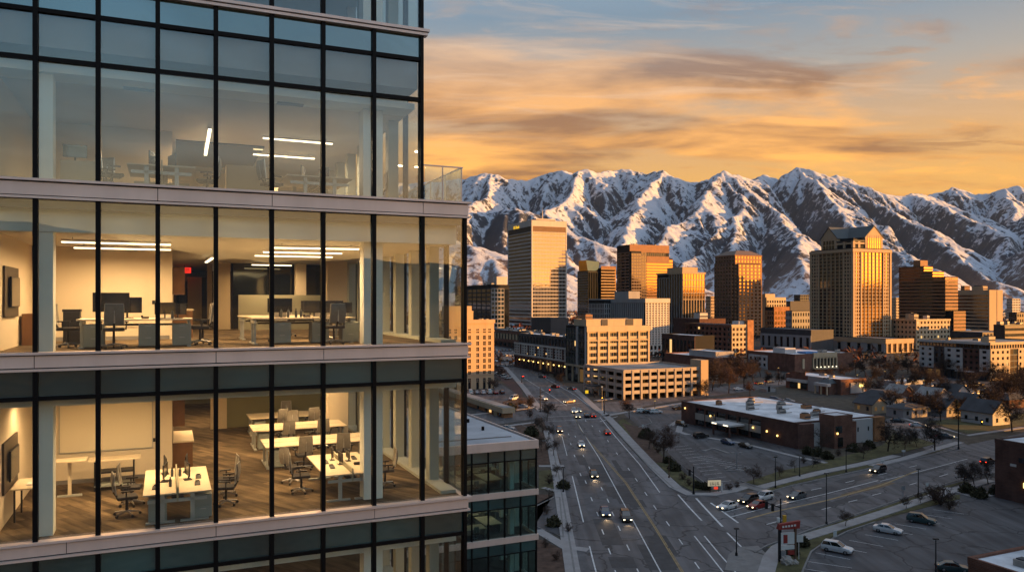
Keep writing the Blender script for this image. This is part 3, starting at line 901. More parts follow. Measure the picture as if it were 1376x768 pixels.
for i, (px, py) in enumerate(((812, 652), (822, 712), (868, 700), (900, 735), (790, 606), (960, 700), (1060, 690), (1142, 660))):
    q = MB(); q.tube((0, 0, 0), (0, 0, .012), .42, .42, M_pat, 14); o = q.build('manhole_cover'); o.location = G(px, py) + Vector((0, 0, .024))
    tag(o, NTH[i] + ' round manhole cover in the carriageway counted from the avenue', 'manhole cover', 'manhole covers')
    o['label'] = ['dark manhole cover in the avenue beside the black car', 'dark manhole cover on the near avenue left of the two cars ahead', 'dark manhole cover on the near avenue left of the yellow line', 'dark manhole cover beside the yellow line at the bottom', 'dark manhole cover far up the avenue by the white car', 'dark manhole cover in the middle of the junction', 'dark manhole cover on the cross street near the lone car', 'dark manhole cover on the tan painted cross street median'][i]

# ------------------------------------------------------------------ building kit
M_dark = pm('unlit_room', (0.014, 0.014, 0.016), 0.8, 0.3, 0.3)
M_roofw = pm('white_roof_membrane', (0.68, 0.69, 0.71), 0.85, 0.34, 0.16, bump=0.2)
M_roofg = pm('grey_roof_gravel', (0.26, 0.255, 0.25), 0.95, 0.3, 0.15)
M_roofd = pm('dark_roof', (0.07, 0.07, 0.075), 0.9, 0.3, 0.2)
M_hvac = pm('galvanised_plant', (0.36, 0.34, 0.31), 0.6, 0.25, 0.8, 0.3)
M_lit = em('lit_room', (1.0, 0.60, 0.22), 0.5)
M_litdim = em('dim_lit_room', (1.0, 0.55, 0.2), 0.05)
M_lamp = em('lamp_glow', (1.0, 0.62, 0.18), 1.5)
M_lampw = em('lamp_glow_pale', (1.0, 0.86, 0.60), 1.1)
G_dark = mirror_glass('dark_window_glass', (0.012, 0.014, 0.016), 0.04, (1, 1, 1), 0.05, 0.25)
G_teal = mirror_glass('teal_window_glass', (0.010, 0.020, 0.020), 0.16, (0.9, 1, 1), 0.04, 0.2)
G_gold = mirror_glass('bronze_mirror_glass', (0.05, 0.025, 0.008), 0.66, (1.0, 0.56, 0.18), 0.05, 0.35)
G_sky = mirror_glass('coated_tower_glass', (0.03, 0.028, 0.025), 0.58, (1.0, 0.80, 0.58), 0.03, 0.25)
G_brn = mirror_glass('brown_window_glass', (0.022, 0.012, 0.008), 0.22, (1.0, 0.82, 0.62), 0.05, 0.3)
_winmesh = {}
class Bld:
    """One building: Empty at its nearest ground corner; x runs along the sunlit face, y along the shaded one."""
    def __init__(s, name, label, pl, pc, pr, ytop, D, group=None, H=None):
        X = (pc - 688) / FPX * D
        a = (pr - 688) / FPX; s.W = (a * D - X) / (DV.x - a * DV.y)
        b = (pl - 688) / FPX; s.L = (b * D - X) / (MV.x - b * MV.y)
        s.H = H if H else EYE + (HOR - ytop) * D / FPX
        s.D = D; s.X = X
        s.root = thing(name, label, 'building', (X, D, 0), TH, group)
        s.w = MB(); s.roof = MB(); s.units = []
    def z(s, py): return EYE + (HOR - py) * s.D / FPX
    def xr(s, px):
        a = (px - 688) / FPX; return (a * s.D - s.X) / (DV.x - a * DV.y)
    def yl(s, px):
        b = (px - 688) / FPX; return (b * s.D - s.X) / (MV.x - b * MV.y)
    def block(s, x0, x1, y0, y1, z0, z1, mat, roof=None, parapet=0.6):
        s.w.box(x0, x1, y0, y1, z0, z1, mat)
        if roof:
            p = 0.35
            s.roof.box(x0 + p, x1 - p, y0 + p, y1 - p, z1 + 0.003, z1 + 0.12, roof)
            if parapet:
                s.w.box(x0 - .06, x1 + .06, y0 - .06, y0 + p, z1 - .4, z1 + parapet, mat)
                s.w.box(x0 - .06, x1 + .06, y1 - p, y1 + .06, z1 - .4, z1 + parapet, mat)
                s.w.box(x0 - .06, x0 + p, y0 + p + .002, y1 - p - .002, z1 - .4, z1 + parapet, mat)
                s.w.box(x1 - p, x1 + .06, y0 + p + .002, y1 - p - .002, z1 - .4, z1 + parapet, mat)
    def _bx(s, mb, side, pl, u0, u1, o0, o1, z0, z1, mat):
        if side == 'R': mb.box(u0, u1, pl - o1, pl - o0, z0, z1, mat)
        else: mb.box(pl - o1, pl - o0, u0, u1, z0, z1, mat)
    def face(s, side, pl, u0, u1, z0, z1, nc, nr, pf=0.4, sf=0.4, wall=None, glass=None, mode='each', pd=0.32, sd=0.35, ends=True, lit=0.0, name='window', sill=0.5, spand=None, litmat=None):
        """Piers and spandrels stand proud of the core; the panes sit in the openings between them."""
        cw = (u1 - u0) / nc; ch = (z1 - z0) / nr
        pw = cw * pf; sh = ch * sf
        spand = spand or wall
        if sf > 0:
            for r_ in range(nr + 1):
                zb = z0 + r_ * ch - sh * (1 - sill); zt = zb + sh
                zb = max(zb, z0); zt = min(zt, z1)
                if zt - zb > 0.02: s._bx(s.w, side, pl, u0 + .004, u1 - .004, 0.0, sd, zb, zt, spand)
        if pf > 0:
            for c in range(nc + 1):
                ub = u0 + c * cw - pw / 2; ut = ub + pw
                ub = max(ub, u0); ut = min(ut, u1)
                s._bx(s.w, side, pl, ub, ut, 0.0, pd, z0 + .003, z1 - .003, wall)
        def pane(ua, ub, za, zb, g):
            key = (side, round(ub - ua, 2), round(zb - za, 2), g.name)
            if key not in _winmesh:
                q = MB(); s2 = (ub - ua); h2 = (zb - za)
                if side == 'R': q.box(0, s2, -0.07, -0.005, 0, h2, g)
                else: q.box(-0.07, -0.005, 0, s2, 0, h2, g)
                _winmesh[key] = q.mesh(name)
            loc = (ua, pl, za) if side == 'R' else (pl, ua, za)
            link(name, _winmesh[key], s.root, Matrix.Translation(loc))
        if mode == 'each':
            for r_ in range(nr):
                for c in range(nc):
                    g = glass
                    if lit and random.random() < lit: g = litmat or M_lit
                    pane(u0 + c * cw + pw / 2, u0 + (c + 1) * cw - pw / 2, z0 + r_ * ch + sh * sill, z0 + (r_ + 1) * ch - sh * (1 - sill), g)
        elif mode == 'row':
            for r_ in range(nr):
                pane(u0 + .02, u1 - .02, z0 + r_ * ch + sh * sill, z0 + (r_ + 1) * ch - sh * (1 - sill), glass)
        elif mode == 'col':
            for c in range(nc):
                pane(u0 + c * cw + pw / 2, u0 + (c + 1) * cw - pw / 2, z0 + .02, z1 - .02, glass)
    def unit(s, x0, x1, y0, y1, z0, h, mat=None):
        q = MB()
        mm = mat or M_hvac
        q.box(x0, x1, y0, y1, z0, z0 + h, mm)
        q.box(x0 + .15 * (x1 - x0), x0 + .85 * (x1 - x0), y0 + .15 * (y1 - y0), y0 + .85 * (y1 - y0), z0 + h + .003, z0 + h * 1.18, M_roofd)
        q.box(x0 - .08, x1 + .08, y0 - .08, y0 - .003, z0 + h * .3, z0 + h * .55, M_roofd)
        q.build('rooftop_unit', s.root)
    def units_random(s, n, x0, x1, y0, y1, z0, seed=0, big=1.0):
        rr = random.Random(seed)
        for i in range(n):
            a = rr.uniform(x0, x1); b = rr.uniform(y0, y1); w_ = rr.uniform(1.5, 4) * big; l_ = rr.uniform(1.5, 4) * big
            s.unit(a, min(a + w_, x1 + 1), b, min(b + l_, y1 + 1), z0, rr.uniform(1.0, 2.2) * big)
    def done(s):
        if s.w.f: s.w.build('wall', s.root)
        if s.roof.f: s.roof.build('roof', s.root)
        return s
# ------------------------------------------------------------------ the city
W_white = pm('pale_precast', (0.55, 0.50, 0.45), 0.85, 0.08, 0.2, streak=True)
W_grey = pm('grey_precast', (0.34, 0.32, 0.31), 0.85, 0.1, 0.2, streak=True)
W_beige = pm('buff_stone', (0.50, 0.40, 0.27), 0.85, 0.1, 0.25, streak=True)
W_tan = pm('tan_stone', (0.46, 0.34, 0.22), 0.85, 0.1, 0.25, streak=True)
W_hotel = pm('ochre_render', (0.52, 0.36, 0.22), 0.9, 0.08, 0.3, streak=True)
W_brown = pm('brown_granite', (0.17, 0.115, 0.085), 0.6, 0.15, 0.3)
W_rust = pm('rust_granite', (0.30, 0.155, 0.08), 0.7, 0.15, 0.3)
W_dark = pm('dark_cladding', (0.05, 0.048, 0.05), 0.6, 0.2, 0.3)
W_charc = pm('charcoal_panel', (0.075, 0.072, 0.075), 0.7, 0.15, 0.3)
W_brick = brickmat('red_brick', (0.17, 0.070, 0.048), (0.22, 0.095, 0.062), (0.20, 0.15, 0.12), 1.0, 0.6, 0.2)
W_brickd = brickmat('dark_red_brick', (0.105, 0.050, 0.040), (0.14, 0.062, 0.046), (0.12, 0.09, 0.075), 1.0, 0.6, 0.2)
W_orng = brickmat('orange_brick', (0.36, 0.15, 0.06), (0.42, 0.19, 0.08), (0.3, 0.2, 0.13), 1.0, 0.6, 0.2)
W_conc = pm('bare_concrete', (0.38, 0.33, 0.28), 0.9, 0.16, 0.25, streak=True)
W_stucco = pm('light_stucco', (0.52, 0.50, 0.48), 0.9, 0.08, 0.3, streak=True)
W_blue = pm('blue_tarpaulin', (0.08, 0.22, 0.46), 0.7, 0.15, 0.4)
M_slate = pm('slate_metal_roof', (0.085, 0.095, 0.10), 0.7, 0.15, 0.3, 0.0)
M_sign = em('yellow_sign_letters', (1.0, 0.58, 0.04), 0.4)

def words3d(text, name, size, M, parent, mat, depth=0.12, align='CENTER'):
    cu = bpy.data.curves.new(name, 'FONT')
    cu.body = text; cu.size = size; cu.extrude = depth / 2; cu.align_x = align; cu.align_y = 'CENTER'
    cu.materials.append(mat)
    o = bpy.data.objects.new(name, cu)
    COL.objects.link(o)
    bpy.context.view_layer.update()
    me = bpy.data.meshes.new_from_object(o.evaluated_get(bpy.context.evaluated_depsgraph_get()))
    bpy.data.objects.remove(o); bpy.data.curves.remove(cu)
    me.name = name
    if not me.materials: me.materials.append(mat)
    return link(name, me, parent, M)
MX_R = Matrix.Rotation(R(90), 4, 'X')                       # writing on a sunlit face
MX_L = Matrix.Rotation(R(-90), 4, 'Z') @ Matrix.Rotation(R(90), 4, 'X')   # writing on a shaded face

# --- tall pale office tower with a gold mirrored face
b = Bld('office_tower', 'tall pale slab tower with gold mirrored front and yellow sign on its side', 683, 714.5, 761, 296, 1000)
b.block(0, b.W, 0, b.L, 0, b.H - 8, M_dark)
ct = b.z(303.5); lv = b.z(310.5)
b.block(-.4, b.W + .4, -.4, b.L + .4, ct, b.H, W_white, M_roofg, 0.5)
b.w.box(0.02, b.W - .02, 0.02, b.L - .02, b.H - 8, ct, M_dark)
b.face('R', 0, 1.2, b.W - 1.2, 6, lv, 22, 26, 0.10, 0.24, W_white, G_sky, 'row', 0.5, 0.35)
b.face('R', 0, 1.2, b.W - 1.2, lv + .3, ct, 36, 1, 0.45, 0.06, W_rust, G_brn, 'row', 0.4, 0.45)
b.face('L', 0, 1.2, b.L - 1.2, 6, lv, 30, 26, 0.0, 0.44, W_white, G_dark, 'row', 0.4, 0.35, spand=W_white)
b.face('L', 0, 1.2, b.L - 1.2, lv + .3, ct, 24, 1, 0.3, 0.06, W_charc, G_dark, 'row', 0.4, 0.45)
for x0, x1 in ((-.4, 1.2), (b.W - 1.2, b.W + .4)): b.w.box(x0, x1, -.6, 0.0, 0, ct - .005, W_white)
b.w.box(-.6, -.0, -.4, 1.2, 0, ct - .01, W_white); b.w.box(-.6, 0, b.L - 1.2, b.L + .4, 0, ct - .01, W_white)
b.unit(10, 38, 8, 30, b.H + .12, 3.6, W_white)
q = MB(); q.tube((22, 14, b.H + 4), (22, 14, b.H + 15), 0.9, 0.5, W_white, 8); q.tube((22, 14, b.H + 15), (22, 14, b.H + 19), 0.2, 0.1, W_white, 6); q.build('antenna_mast', b.root)
words3d('US Bank', 'sign_lettering', 5.6, Matrix.Translation((-0.75, b.L * 0.62, b.H - 5.2)) @ MX_L, b.root, M_sign, 0.4)
b.done()

# --- gold and dark stepped mirror tower in the middle
b = Bld('office_tower', 'broad brown and gold stepped office block left of the slimmer gold fluted tower', 829, 846, 905, 329, 1000)
H2 = b.z(346)
xs = b.xr(899)
b.block(0, xs, 0, b.L, 0, b.H, M_dark, M_roofd)
b.block(xs, b.W, 2, b.L, 0, H2, M_dark, M_roofd)
b.block(-.0 + .01, xs * .25, -4, -.01, 0, b.z(338), M_dark, M_roofd)
b.face('R', 0, xs * .42, xs, 4, b.z(352), 1, 23, 0, 0.42, W_brown, G_gold, 'row', 0.3, 0.4, spand=W_rust)
b.face('R', 0, xs * .25 + .05, xs * .42, 4, b.z(338), 4, 24, 0.2, 0.2, W_brown, G_brn, 'row')
b.face('R', 0, xs * .25, xs * .9, b.z(343), b.z(339), 12, 1, 0.2, 0.05, W_brown, G_dark, 'row')
b.w.box(0.05, xs, -.5, -.003, b.z(338.5), b.H + .8, W_rust)
b.w.box(xs * .42, xs, -.45, -.004, b.z(352), b.z(343.3), W_rust)
b.face('R', -4, 0.2, xs * .25, 4, b.z(340), 4, 25, 0.15, 0.45, W_brown, G_brn, 'row')
b.face('R', 2, xs + .05, b.W, 4, H2 - 1, 1, 22, 0, 0.42, W_brown, G_gold, 'row', 0.3, 0.4, spand=W_rust)
b.face('L', 0, 0.3, b.L - .3, 4, b.H - 9, 3, 25, 0.14, 0.45, W_brown, G_dark, 'row', spand=W_brown)
b.units_random(3, 8, xs - 12, 6, b.L - 8, b.H + .1, 3, 1.6)
b.done()

# --- small gold capped tower
b = Bld('office_tower', 'slim dark tower with a slanted gold crown beside the pale slab tower', 776, 790, 826, 349, 1080)
h1 = b.z(364)
x1 = b.xr(806)
b.block(0, x1, 0, b.L, 0, h1, M_dark, M_roofd)
b.block(x1, b.W, -3, b.L, 0, b.z(360), M_dark, M_roofd)
b.w.prism([(1, 2, h1), (x1 - 1, 2, h1), (x1 - 1, b.L - 2, h1), (1, b.L - 2, h1)], [(1, 7, b.H), (x1 + 3, 7, b.H - 2), (x1 + 3, b.L - 2, b.H - 2), (1, b.L - 2, b.H)], G_gold)
b.face('L', 0, 0.2, b.L - .2, 3, h1 - 1, 1, 22, 0, 0.36, W_grey, G_dark, 'row')
b.face('R', 0, 0.2, x1 - .2, 3, h1 - 1, 5, 1, 0.14, 0.02, W_dark, G_dark, 'col')
b.face('R', -3, x1 + .2, b.W - .2, 3, b.z(361), 1, 20, 0, 0.40, W_tan, G_gold, 'row')
b.w.box(x1 + .05, b.W, -3.5, -3.003, b.z(361) + .01, b.z(357), W_rust)
b.face('L', -0.01, -3, 0, 3, h1 - 1, 1, 20, 0, 0.40, W_tan, G_dark, 'row') if False else None
b.done()

# --- fluted glass tower
b = Bld('office_tower', 'rounded glass tower with pale vertical fins and a gold grid of windows near its top', 883, 917, 947, 359, 800)
hs = b.z(366); hb = b.z(402); hm = b.z(385)
b.block(0, b.W, 0, b.L, 0, hs, M_dark, M_roofd)
b.block(b.W * .12, b.W * .8, b.L * .1, b.L * .7, hs, b.H, W_tan, M_roofd)
b.block(b.W + .01, b.W + 3.2, 4, b.L * .8, 0, b.z(371), M_dark, M_roofd)
b.face('R', 0, .2, b.W - .2, 3, hb, 8, 1, 0.20, 0.02, W_tan, G_dark, 'col', 0.5, 0.4)
b.face('R', 0, .2, b.W - .2, hb, hm, 8, 2, 0.16, 0.10, W_tan, G_gold, 'each', 0.5, 0.4)
b.face('R', 0, .2, b.W - .2, hm, hs - .5, 8, 2, 0.16, 0.12, W_tan, G_gold, 'each', 0.5, 0.45)
b.face('R', 4, b.W + .1, b.W + 3, 3, b.z(372), 2, 12, 0.2, 0.16, W_tan, G_brn, 'row', 0.4, 0.35)
b.face('L', 0, .2, b.L * .5, 3, hs - 1, 5, 1, 0.16, 0.02, W_grey, G_dark, 'col', 0.5, 0.4)
b.face('L', 0, b.L * .5, b.L - .2, 3, b.z(372), 5, 1, 0.16, 0.02, W_grey, G_dark, 'col', 0.5, 0.4)
b.w.box(-1, b.W + .6, -1, b.L + .5, hs - 1.2, hs + .5, W_tan)
b.done()

# --- brown punched window tower with hipped roof
b = Bld('office_tower', 'brown stone tower with a low hipped roof standing alone between two groups of towers', 957, 987, 1028, 336, 850)
he = b.z(342); hsx = b.z(352)
b.block(2.5, b.W - 2.5, 2.5, b.L - 2.5, 0, he, M_dark)
b.block(0, b.W, 5, b.L - 4, 0, hsx, M_dark)
b.block(5, b.W - 5, 0, b.L, 0, hsx - 2, M_dark)
b.w.prism([(1.6, 1.6, he), (b.W - 1.6, 1.6, he), (b.W - 1.6, b.L - 1.6, he), (1.6, b.L - 1.6, he)], [(b.W * .28, b.L * .28, b.H + .5), (b.W * .72, b.L * .28, b.H + .5), (b.W * .72, b.L * .72, b.H + .5), (b.W * .28, b.L * .72, b.H + .5)], W_brown)
b.face('R', 0, 5.2, b.W - 5.2, 3, hsx - 2, 6, 20, 0.5, 0.45, W_rust, G_gold, 'row', 0.4, 0.42)
b.face('R', 2.5, 2.6, b.W - 2.6, hsx - 1, he - .5, 9, 2, 0.5, 0.45, W_rust, G_gold, 'row', 0.4, 0.42)
b.face('R', 5, .1, 2.4, 3, hsx - .5, 1, 20, 0.4, 0.45, W_rust, G_brn, 'row'); b.face('R', 5, b.W - 2.4, b.W - .1, 3, hsx - .5, 1, 20, 0.4, 0.45, W_rust, G_gold, 'row')
b.face('R', 2.5, 2.6, 4.9, 3, hsx - 1, 1, 20, 0.4, 0.45, W_rust, G_brn, 'row')
b.face('R', 2.5, b.W - 4.9, b.W - 2.6, 3, hsx - 1, 1, 20, 0.4, 0.45, W_rust, G_gold, 'row')
b.face('L', 0, 5.1, b.L - 4.1, 3, hsx - .5, 6, 20, 0.45, 0.5, W_brown, G_dark, 'row', 0.4, 0.42)
b.face('L', 2.5, 2.6, b.L - 2.6, hsx, he - .5, 7, 2, 0.45, 0.5, W_brown, G_dark, 'row', 0.4, 0.42)
b.face('L', 2.5, 2.6, 4.9, 3, hsx - .5, 1, 20, 0.4, 0.45, W_brown, G_dark, 'row')
b.face('L', 5, .1, 2.4, 3, hsx - 3, 1, 20, 0.4, 0.45, W_brown, G_dark, 'row')
b.w.box(2.2, b.W - 2.2, 2.2, b.L - 2.2, he - 1.0, he - .004, W_rust)
b.done()

# --- the great gabled tower with its podium
b = Bld('office_tower', 'largest tan stone tower with gold gable ends and a slate ridge roof', 1090, 1146, 1196, 334, 640)
hsh = b.H; hc = b.z(330)
W, L = b.W, b.L
b.block(0, W, 0, L, 0, hsh, M_dark, M_roofg, 0.9)
# shaft faces: narrow side bays, broad glazed middle
def bays(side, span, wall, glz, glz2):
    e = span * .20
    b.face(side, 0, .1, e, 4, hsh - 2.5, 3, 26, 0.34, 0.36, wall, glz, 'row', 0.5, 0.42)
    b.face(side, 0, span - e, span - .1, 4, hsh - 2.5, 3, 26, 0.34, 0.36, wall, glz, 'row', 0.5, 0.42)
    b.face(side, 0, e + .05, span * .5, 4, hsh - 2.5, 3, 26, 0.12, 0.16, wall, glz2, 'row', 0.7, 0.24)
    b.face(side, 0, span * .5, span - e - .05, 4, hsh - 2.5, 3, 26, 0.12, 0.16, wall, glz2, 'row', 0.7, 0.24)
bays('R', W, W_tan, G_gold, G_gold)
bays('L', L, W_tan, G_dark, G_dark)
for (u0, u1) in ((-.7, 1.2), (W * .2 - .6, W * .2 + .6), (W * .8 - .6, W * .8 + .6), (W - 1.2, W + .7)):
    b.w.box(u0, u1, -1.0, -.0, 0, hsh - .4, W_tan)
for (u0, u1) in ((0.01, 1.2), (L * .2 - .6, L * .2 + .6), (L * .8 - .6, L * .8 + .6), (L - 1.2, L + .7)):
    b.w.box(-1.0, -.0, u0, u1, 0, hsh - .4, W_tan)
b.w.box(-1.3, W + 1.0, -1.3, L + 1.0, hsh - 2.4, hsh + .1, W_tan)
# crown: four arched gables under crossing ridge roofs
c0, c1 = W * .14, W * .90; e0, e1 = L * .10, L * .86
hg = b.z(318); hp = b.z(302)
b.w.box(c0, c1, e0, e1, hsh, hg - 6, M_dark)
b.w.box(c0 + 3, c1 - 3, e0 + 3, e1 - 3, hg - 6, hg, M_dark)
for (gx0, gx1) in ((c1 - (c1 - c0) * .62, c1),):
    g0, g1 = gx0, gx1; gm_ = (g0 + g1) / 2
    b.w.prism([(g0, e0 - .8, hsh), (g1, e0 - .8, hsh), (g1, e0 + 3, hsh), (g0, e0 + 3, hsh)], [(g0, e0 - .8, hg), (g1, e0 - .8, hg), (g1, e0 + 3, hg), (g0, e0 + 3, hg)], W_tan)
    b.w.prism([(g0 - .8, e0 - 1, hg + .02), (g1 + .8, e0 - 1, hg + .02), (gm_, e0 - 1, hp)], [(g0 - .8, e0 + 2.9, hg + .02), (g1 + .8, e0 + 2.9, hg + .02), (gm_, e0 + 2.9, hp)], W_tan)
    q = MB()
    q.prism([(g0 - 1.2, e0 - 1.4, hg + .6), (g0 - 1.2, e0 - 1.4, hg), (gm_, e0 - 1.4, hp + .1), (gm_, e0 - 1.4, hp + 1.0)][::-1], [(g0 - 1.2, e1, hg + .6), (g0 - 1.2, e1, hg), (gm_, e1, hp + .1), (gm_, e1, hp + 1.0)][::-1], M_slate)
    q.prism([(g1 + 1.2, e0 - 1.4, hg), (g1 + 1.2, e0 - 1.4, hg + .6), (gm_ + .01, e0 - 1.4, hp + 1.0), (gm_ + .01, e0 - 1.4, hp + .1)][::-1], [(g1 + 1.2, e1, hg), (g1 + 1.2, e1, hg + .6), (gm_ + .01, e1, hp + 1.0), (gm_ + .01, e1, hp + .1)][::-1], M_slate)
    # side gable, its ridge crossing
    f0, f1 = e0 + (e1 - e0) * .50, e1; fm = (f0 + f1) / 2
    b.w.prism([(c0 - .8, f0, hsh), (c0 + 3, f0, hsh), (c0 + 3, f1, hsh), (c0 - .8, f1, hsh)], [(c0 - .8, f0, hg), (c0 + 3, f0, hg), (c0 + 3, f1, hg), (c0 - .8, f1, hg)], W_tan)
    b.w.prism([(c0 - 1, f1 + .8, hg + .03), (c0 - 1, f0 - .8, hg + .03), (c0 - 1, fm, hp)], [(c0 + 2.9, f1 + .8, hg + .03), (c0 + 2.9, f0 - .8, hg + .03), (c0 + 2.9, fm, hp)], W_tan)
    q.prism([(c0 - 1.4, f0 - 1.2, hg), (c0 - 1.4, f0 - 1.2, hg + .6), (c0 - 1.4, fm, hp + 1.1), (c0 - 1.4, fm, hp + .15)], [(gm_, f0 - 1.2, hg), (gm_, f0 - 1.2, hg + .6), (gm_, fm, hp + 1.1), (gm_, fm, hp + .15)], M_slate)
    q.prism([(c0 - 1.4, f1 + 1.2, hg + .6), (c0 - 1.4, f1 + 1.2, hg), (c0 - 1.4, fm + .01, hp + .15), (c0 - 1.4, fm + .01, hp + 1.1)], [(gm_, f1 + 1.2, hg + .6), (gm_, f1 + 1.2, hg), (gm_, fm + .01, hp + .15), (gm_, fm + .01, hp + 1.1)], M_slate)
    q.build('roof', b.root)
    b.face('R', e0 - .8, g0 + 2.2, g1 - 2.2, hsh + 1, hg + 2.5, 6, 3, 0.12, 0.10, W_tan, G_gold, 'each', 0.35, 0.3)
    b.face('L', c0 - .8, f0 + 2.2, f1 - 2.2, hsh + 1, hg - 1, 4, 2, 0.16, 0.12, W_tan, G_dark, 'each', 0.35, 0.3)
# corner loggia between the gables
for (x, y) in ((c0, e0), (c0, e0 + (e1 - e0) * .25), (c0 + (c1 - c0) * .18, e0)):
    b.w.box(x - 1.2, x + 1.2, y - .4, y + 1.6, hsh, hg - 3, W_tan)
b.w.box(c0 - 1.3, c0 + (c1 - c0) * .36, e0 - .5, e0 + 1.7, hsh + 4.5, hsh + 6, W_tan)
b.w.box(c0 - .9, c0 + 1.3, e0 + 1.72, f0, hsh + 4.5, hsh + 6, W_tan)
b.w.box(c0 - 1.0, c0 + (c1 - c0) * .36, e0 - .6, f0, hg - 3, hg - 2, W_dark)
# podium
hp0 = b.z(466)
b.done()
pb_ = Bld('podium_block', 'long low tan stone base with tall dark windows under the largest gabled tower', 1052, 1190, 1226, 456, 600)
pb_.block(0, pb_.W, 0, pb_.L, 0, pb_.H, M_dark, M_roofg, 0.8)
pb_.face('R', 0, 0, pb_.W, 0.5, pb_.H - 3, 5, 1, 0.36, 0.10, W_tan, G_brn, 'each', 0.9, 0.6)
pb_.face('L', 0, 0, pb_.L, 0.5, pb_.H - 3, 11, 1, 0.62, 0.22, W_grey, G_dark, 'each', 0.9, 0.6, spand=W_tan)
pb_.w.box(-1, pb_.W + .5, -1.1, -.003, pb_.H - 3, pb_.H + .4, W_tan); pb_.w.box(-1.1, -.003, -.9, pb_.L + .5, pb_.H - 3.1, pb_.H + .3, W_tan)
pb_.done()

# --- stepped rust tower on the right
b = Bld('office_tower', 'rust coloured stepped tower banded with dark ribbons right of the gabled tower', 1208, 1270, 1287, 372, 780)
z1, z2, z3, z4 = b.z(372), b.z(364), b.z(356.5), b.z(348)
LL = b.L
bl = [(0, b.W, 0, LL, 0, z1), (0, b.W * .9, 14, LL, z1, z2), (0, b.W * .7, 24, LL, z2, z3), (2, b.W * .7, 30, LL * .7, z3, z4)]
for x0, x1, y0, y1, a0, a1 in bl: b.block(x0, x1, y0, y1, a0, a1, M_dark, M_roofd, 0.5)
b.face('R', 0, 0, b.W, 2, z1, 1, 18, 0, 0.56, W_rust, G_brn, 'row'); b.face('L', 0, 0, LL, 2, z1, 1, 18, 0, 0.52, W_rust, G_dark, 'row')
b.face('R', 14, 0, b.W * .9, z1, z2, 1, 2, 0, 0.6, W_rust, G_gold, 'row'); b.face('L', 0, 14, LL, z1, z2, 1, 2, 0, 0.5, W_rust, G_dark, 'row')
b.face('R', 24, 0, b.W * .7, z2, z3, 1, 2, 0, 0.6, W_rust, G_gold, 'row'); b.face('L', 0, 24, LL, z2, z3, 1, 2, 0, 0.5, W_rust, G_dark, 'row')
b.w.box(2, b.W * .7, 29.6, 29.997, z3, z4 + .3, W_rust); b.w.box(1.6, 1.997, 30, LL * .7, z3, z4 + .3, W_rust)
b.block(0.02, b.W * .95, -9, -.6, 0, b.z(418), M_dark, M_roofd); b.face('R', -9, 0.02, b.W * .95, 2, b.z(418), 1, 8, 0, 0.55, W_rust, G_brn, 'row')
b.done()

b = Bld('office_slab', 'striped office slab with a blank orange end wall at the right edge of downtown', 1286, 1329, 1347, 390, 900)
b.block(0, b.W, 0, b.L, 0, b.H, W_tan, M_roofg)
b.w.box(0, b.W * .45, -.4, -.003, 0, b.H + .3, W_tan); b.w.box(b.W * .58, b.W, -.4, -.003, 0, b.H + .3, W_tan)
b.face('L', 0, 1, b.L - .5, 3, b.z(395), 1, 11, 0, 0.42, W_tan, G_dark, 'row')
b.unit(4, 12, 10, 24, b.H + .1, 5, W_tan)
b.done()

b = Bld('apartment_block', 'cream six storey block lit on its right side in front of the rust stepped tower', 1190, 1231, 1276, 430, 640)
b.block(0, b.W, 0, b.L, 0, b.H, M_dark, M_roofg)
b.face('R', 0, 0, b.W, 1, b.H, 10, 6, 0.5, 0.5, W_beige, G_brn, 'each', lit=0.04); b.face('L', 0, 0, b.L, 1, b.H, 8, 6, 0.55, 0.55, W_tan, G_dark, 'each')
b.w.box(-.6, b.W + .6, -.7, -.36, b.H - .7, b.H + .8, W_beige); b.w.box(-.7, -.36, -.2, b.L, b.H - .7, b.H + .8, W_tan)
b.unit(4, 9, 5, 10, b.H + .1, 4.5, W_beige); b.unit(12, 16, 14, 20, b.H + .1, 5.0, W_beige); b.unit(18, 21, 4, 8, b.H + .1, 3.4, W_white)
b.done()

# --- white apartments
b = Bld('apartment_block', 'white and charcoal apartment block with brick inset bays at the right edge', 1236, 1330, 1420, 462, 392)
hF = b.z(511); hT = b.H
fl = (hT - 5.0) / 5
b.block(0, b.W, 0, b.L, 0, hT, M_dark, M_roofg, 0.7)
LL = b.L
segs = [(0, .13, 'w'), (.13, .36, 'b'), (.36, .62, 'w'), (.62, .78, 'c'), (.78, 1.0, 'w')]
for a, e, kd in segs:
    u0, u1 = a * LL, e * LL
    wl = {'w': W_stucco, 'b': W_brickd, 'c': W_charc}[kd]
    n = {'w': 2, 'b': 3, 'c': 2}[kd]
    if kd == 'w' and e < .2: n = 1
    b.face('L', 0, u0 + .02, u1 - .02, 4.6, hT - fl, n, 4, 0.58 if kd == 'w' else 0.5, 0.52 if kd != 'c' else 0.3, wl, G_dark, 'each', 0.30 + (0.15 if kd == 'w' else 0), 0.33 + (0.15 if kd == 'w' else 0), lit=0.03)
b.face('L', 0, .02, LL, hT - fl, hT - .2, 20, 1, 0.12, 0.25, W_charc, G_dark, 'row')
b.w.box(-.7, -.003, 0, LL, hT - .5, hT + .8, W_stucco)
b.face('L', 0, .02, LL, 0.2, 4.5, 9, 1, 0.4, 0.3, W_dark, G_dark, 'each', lit=0.25, litmat=M_litdim)
b.w.box(-3.2, -.4, LL * .20, LL * .42, 4.0, 4.45, W_stucco)
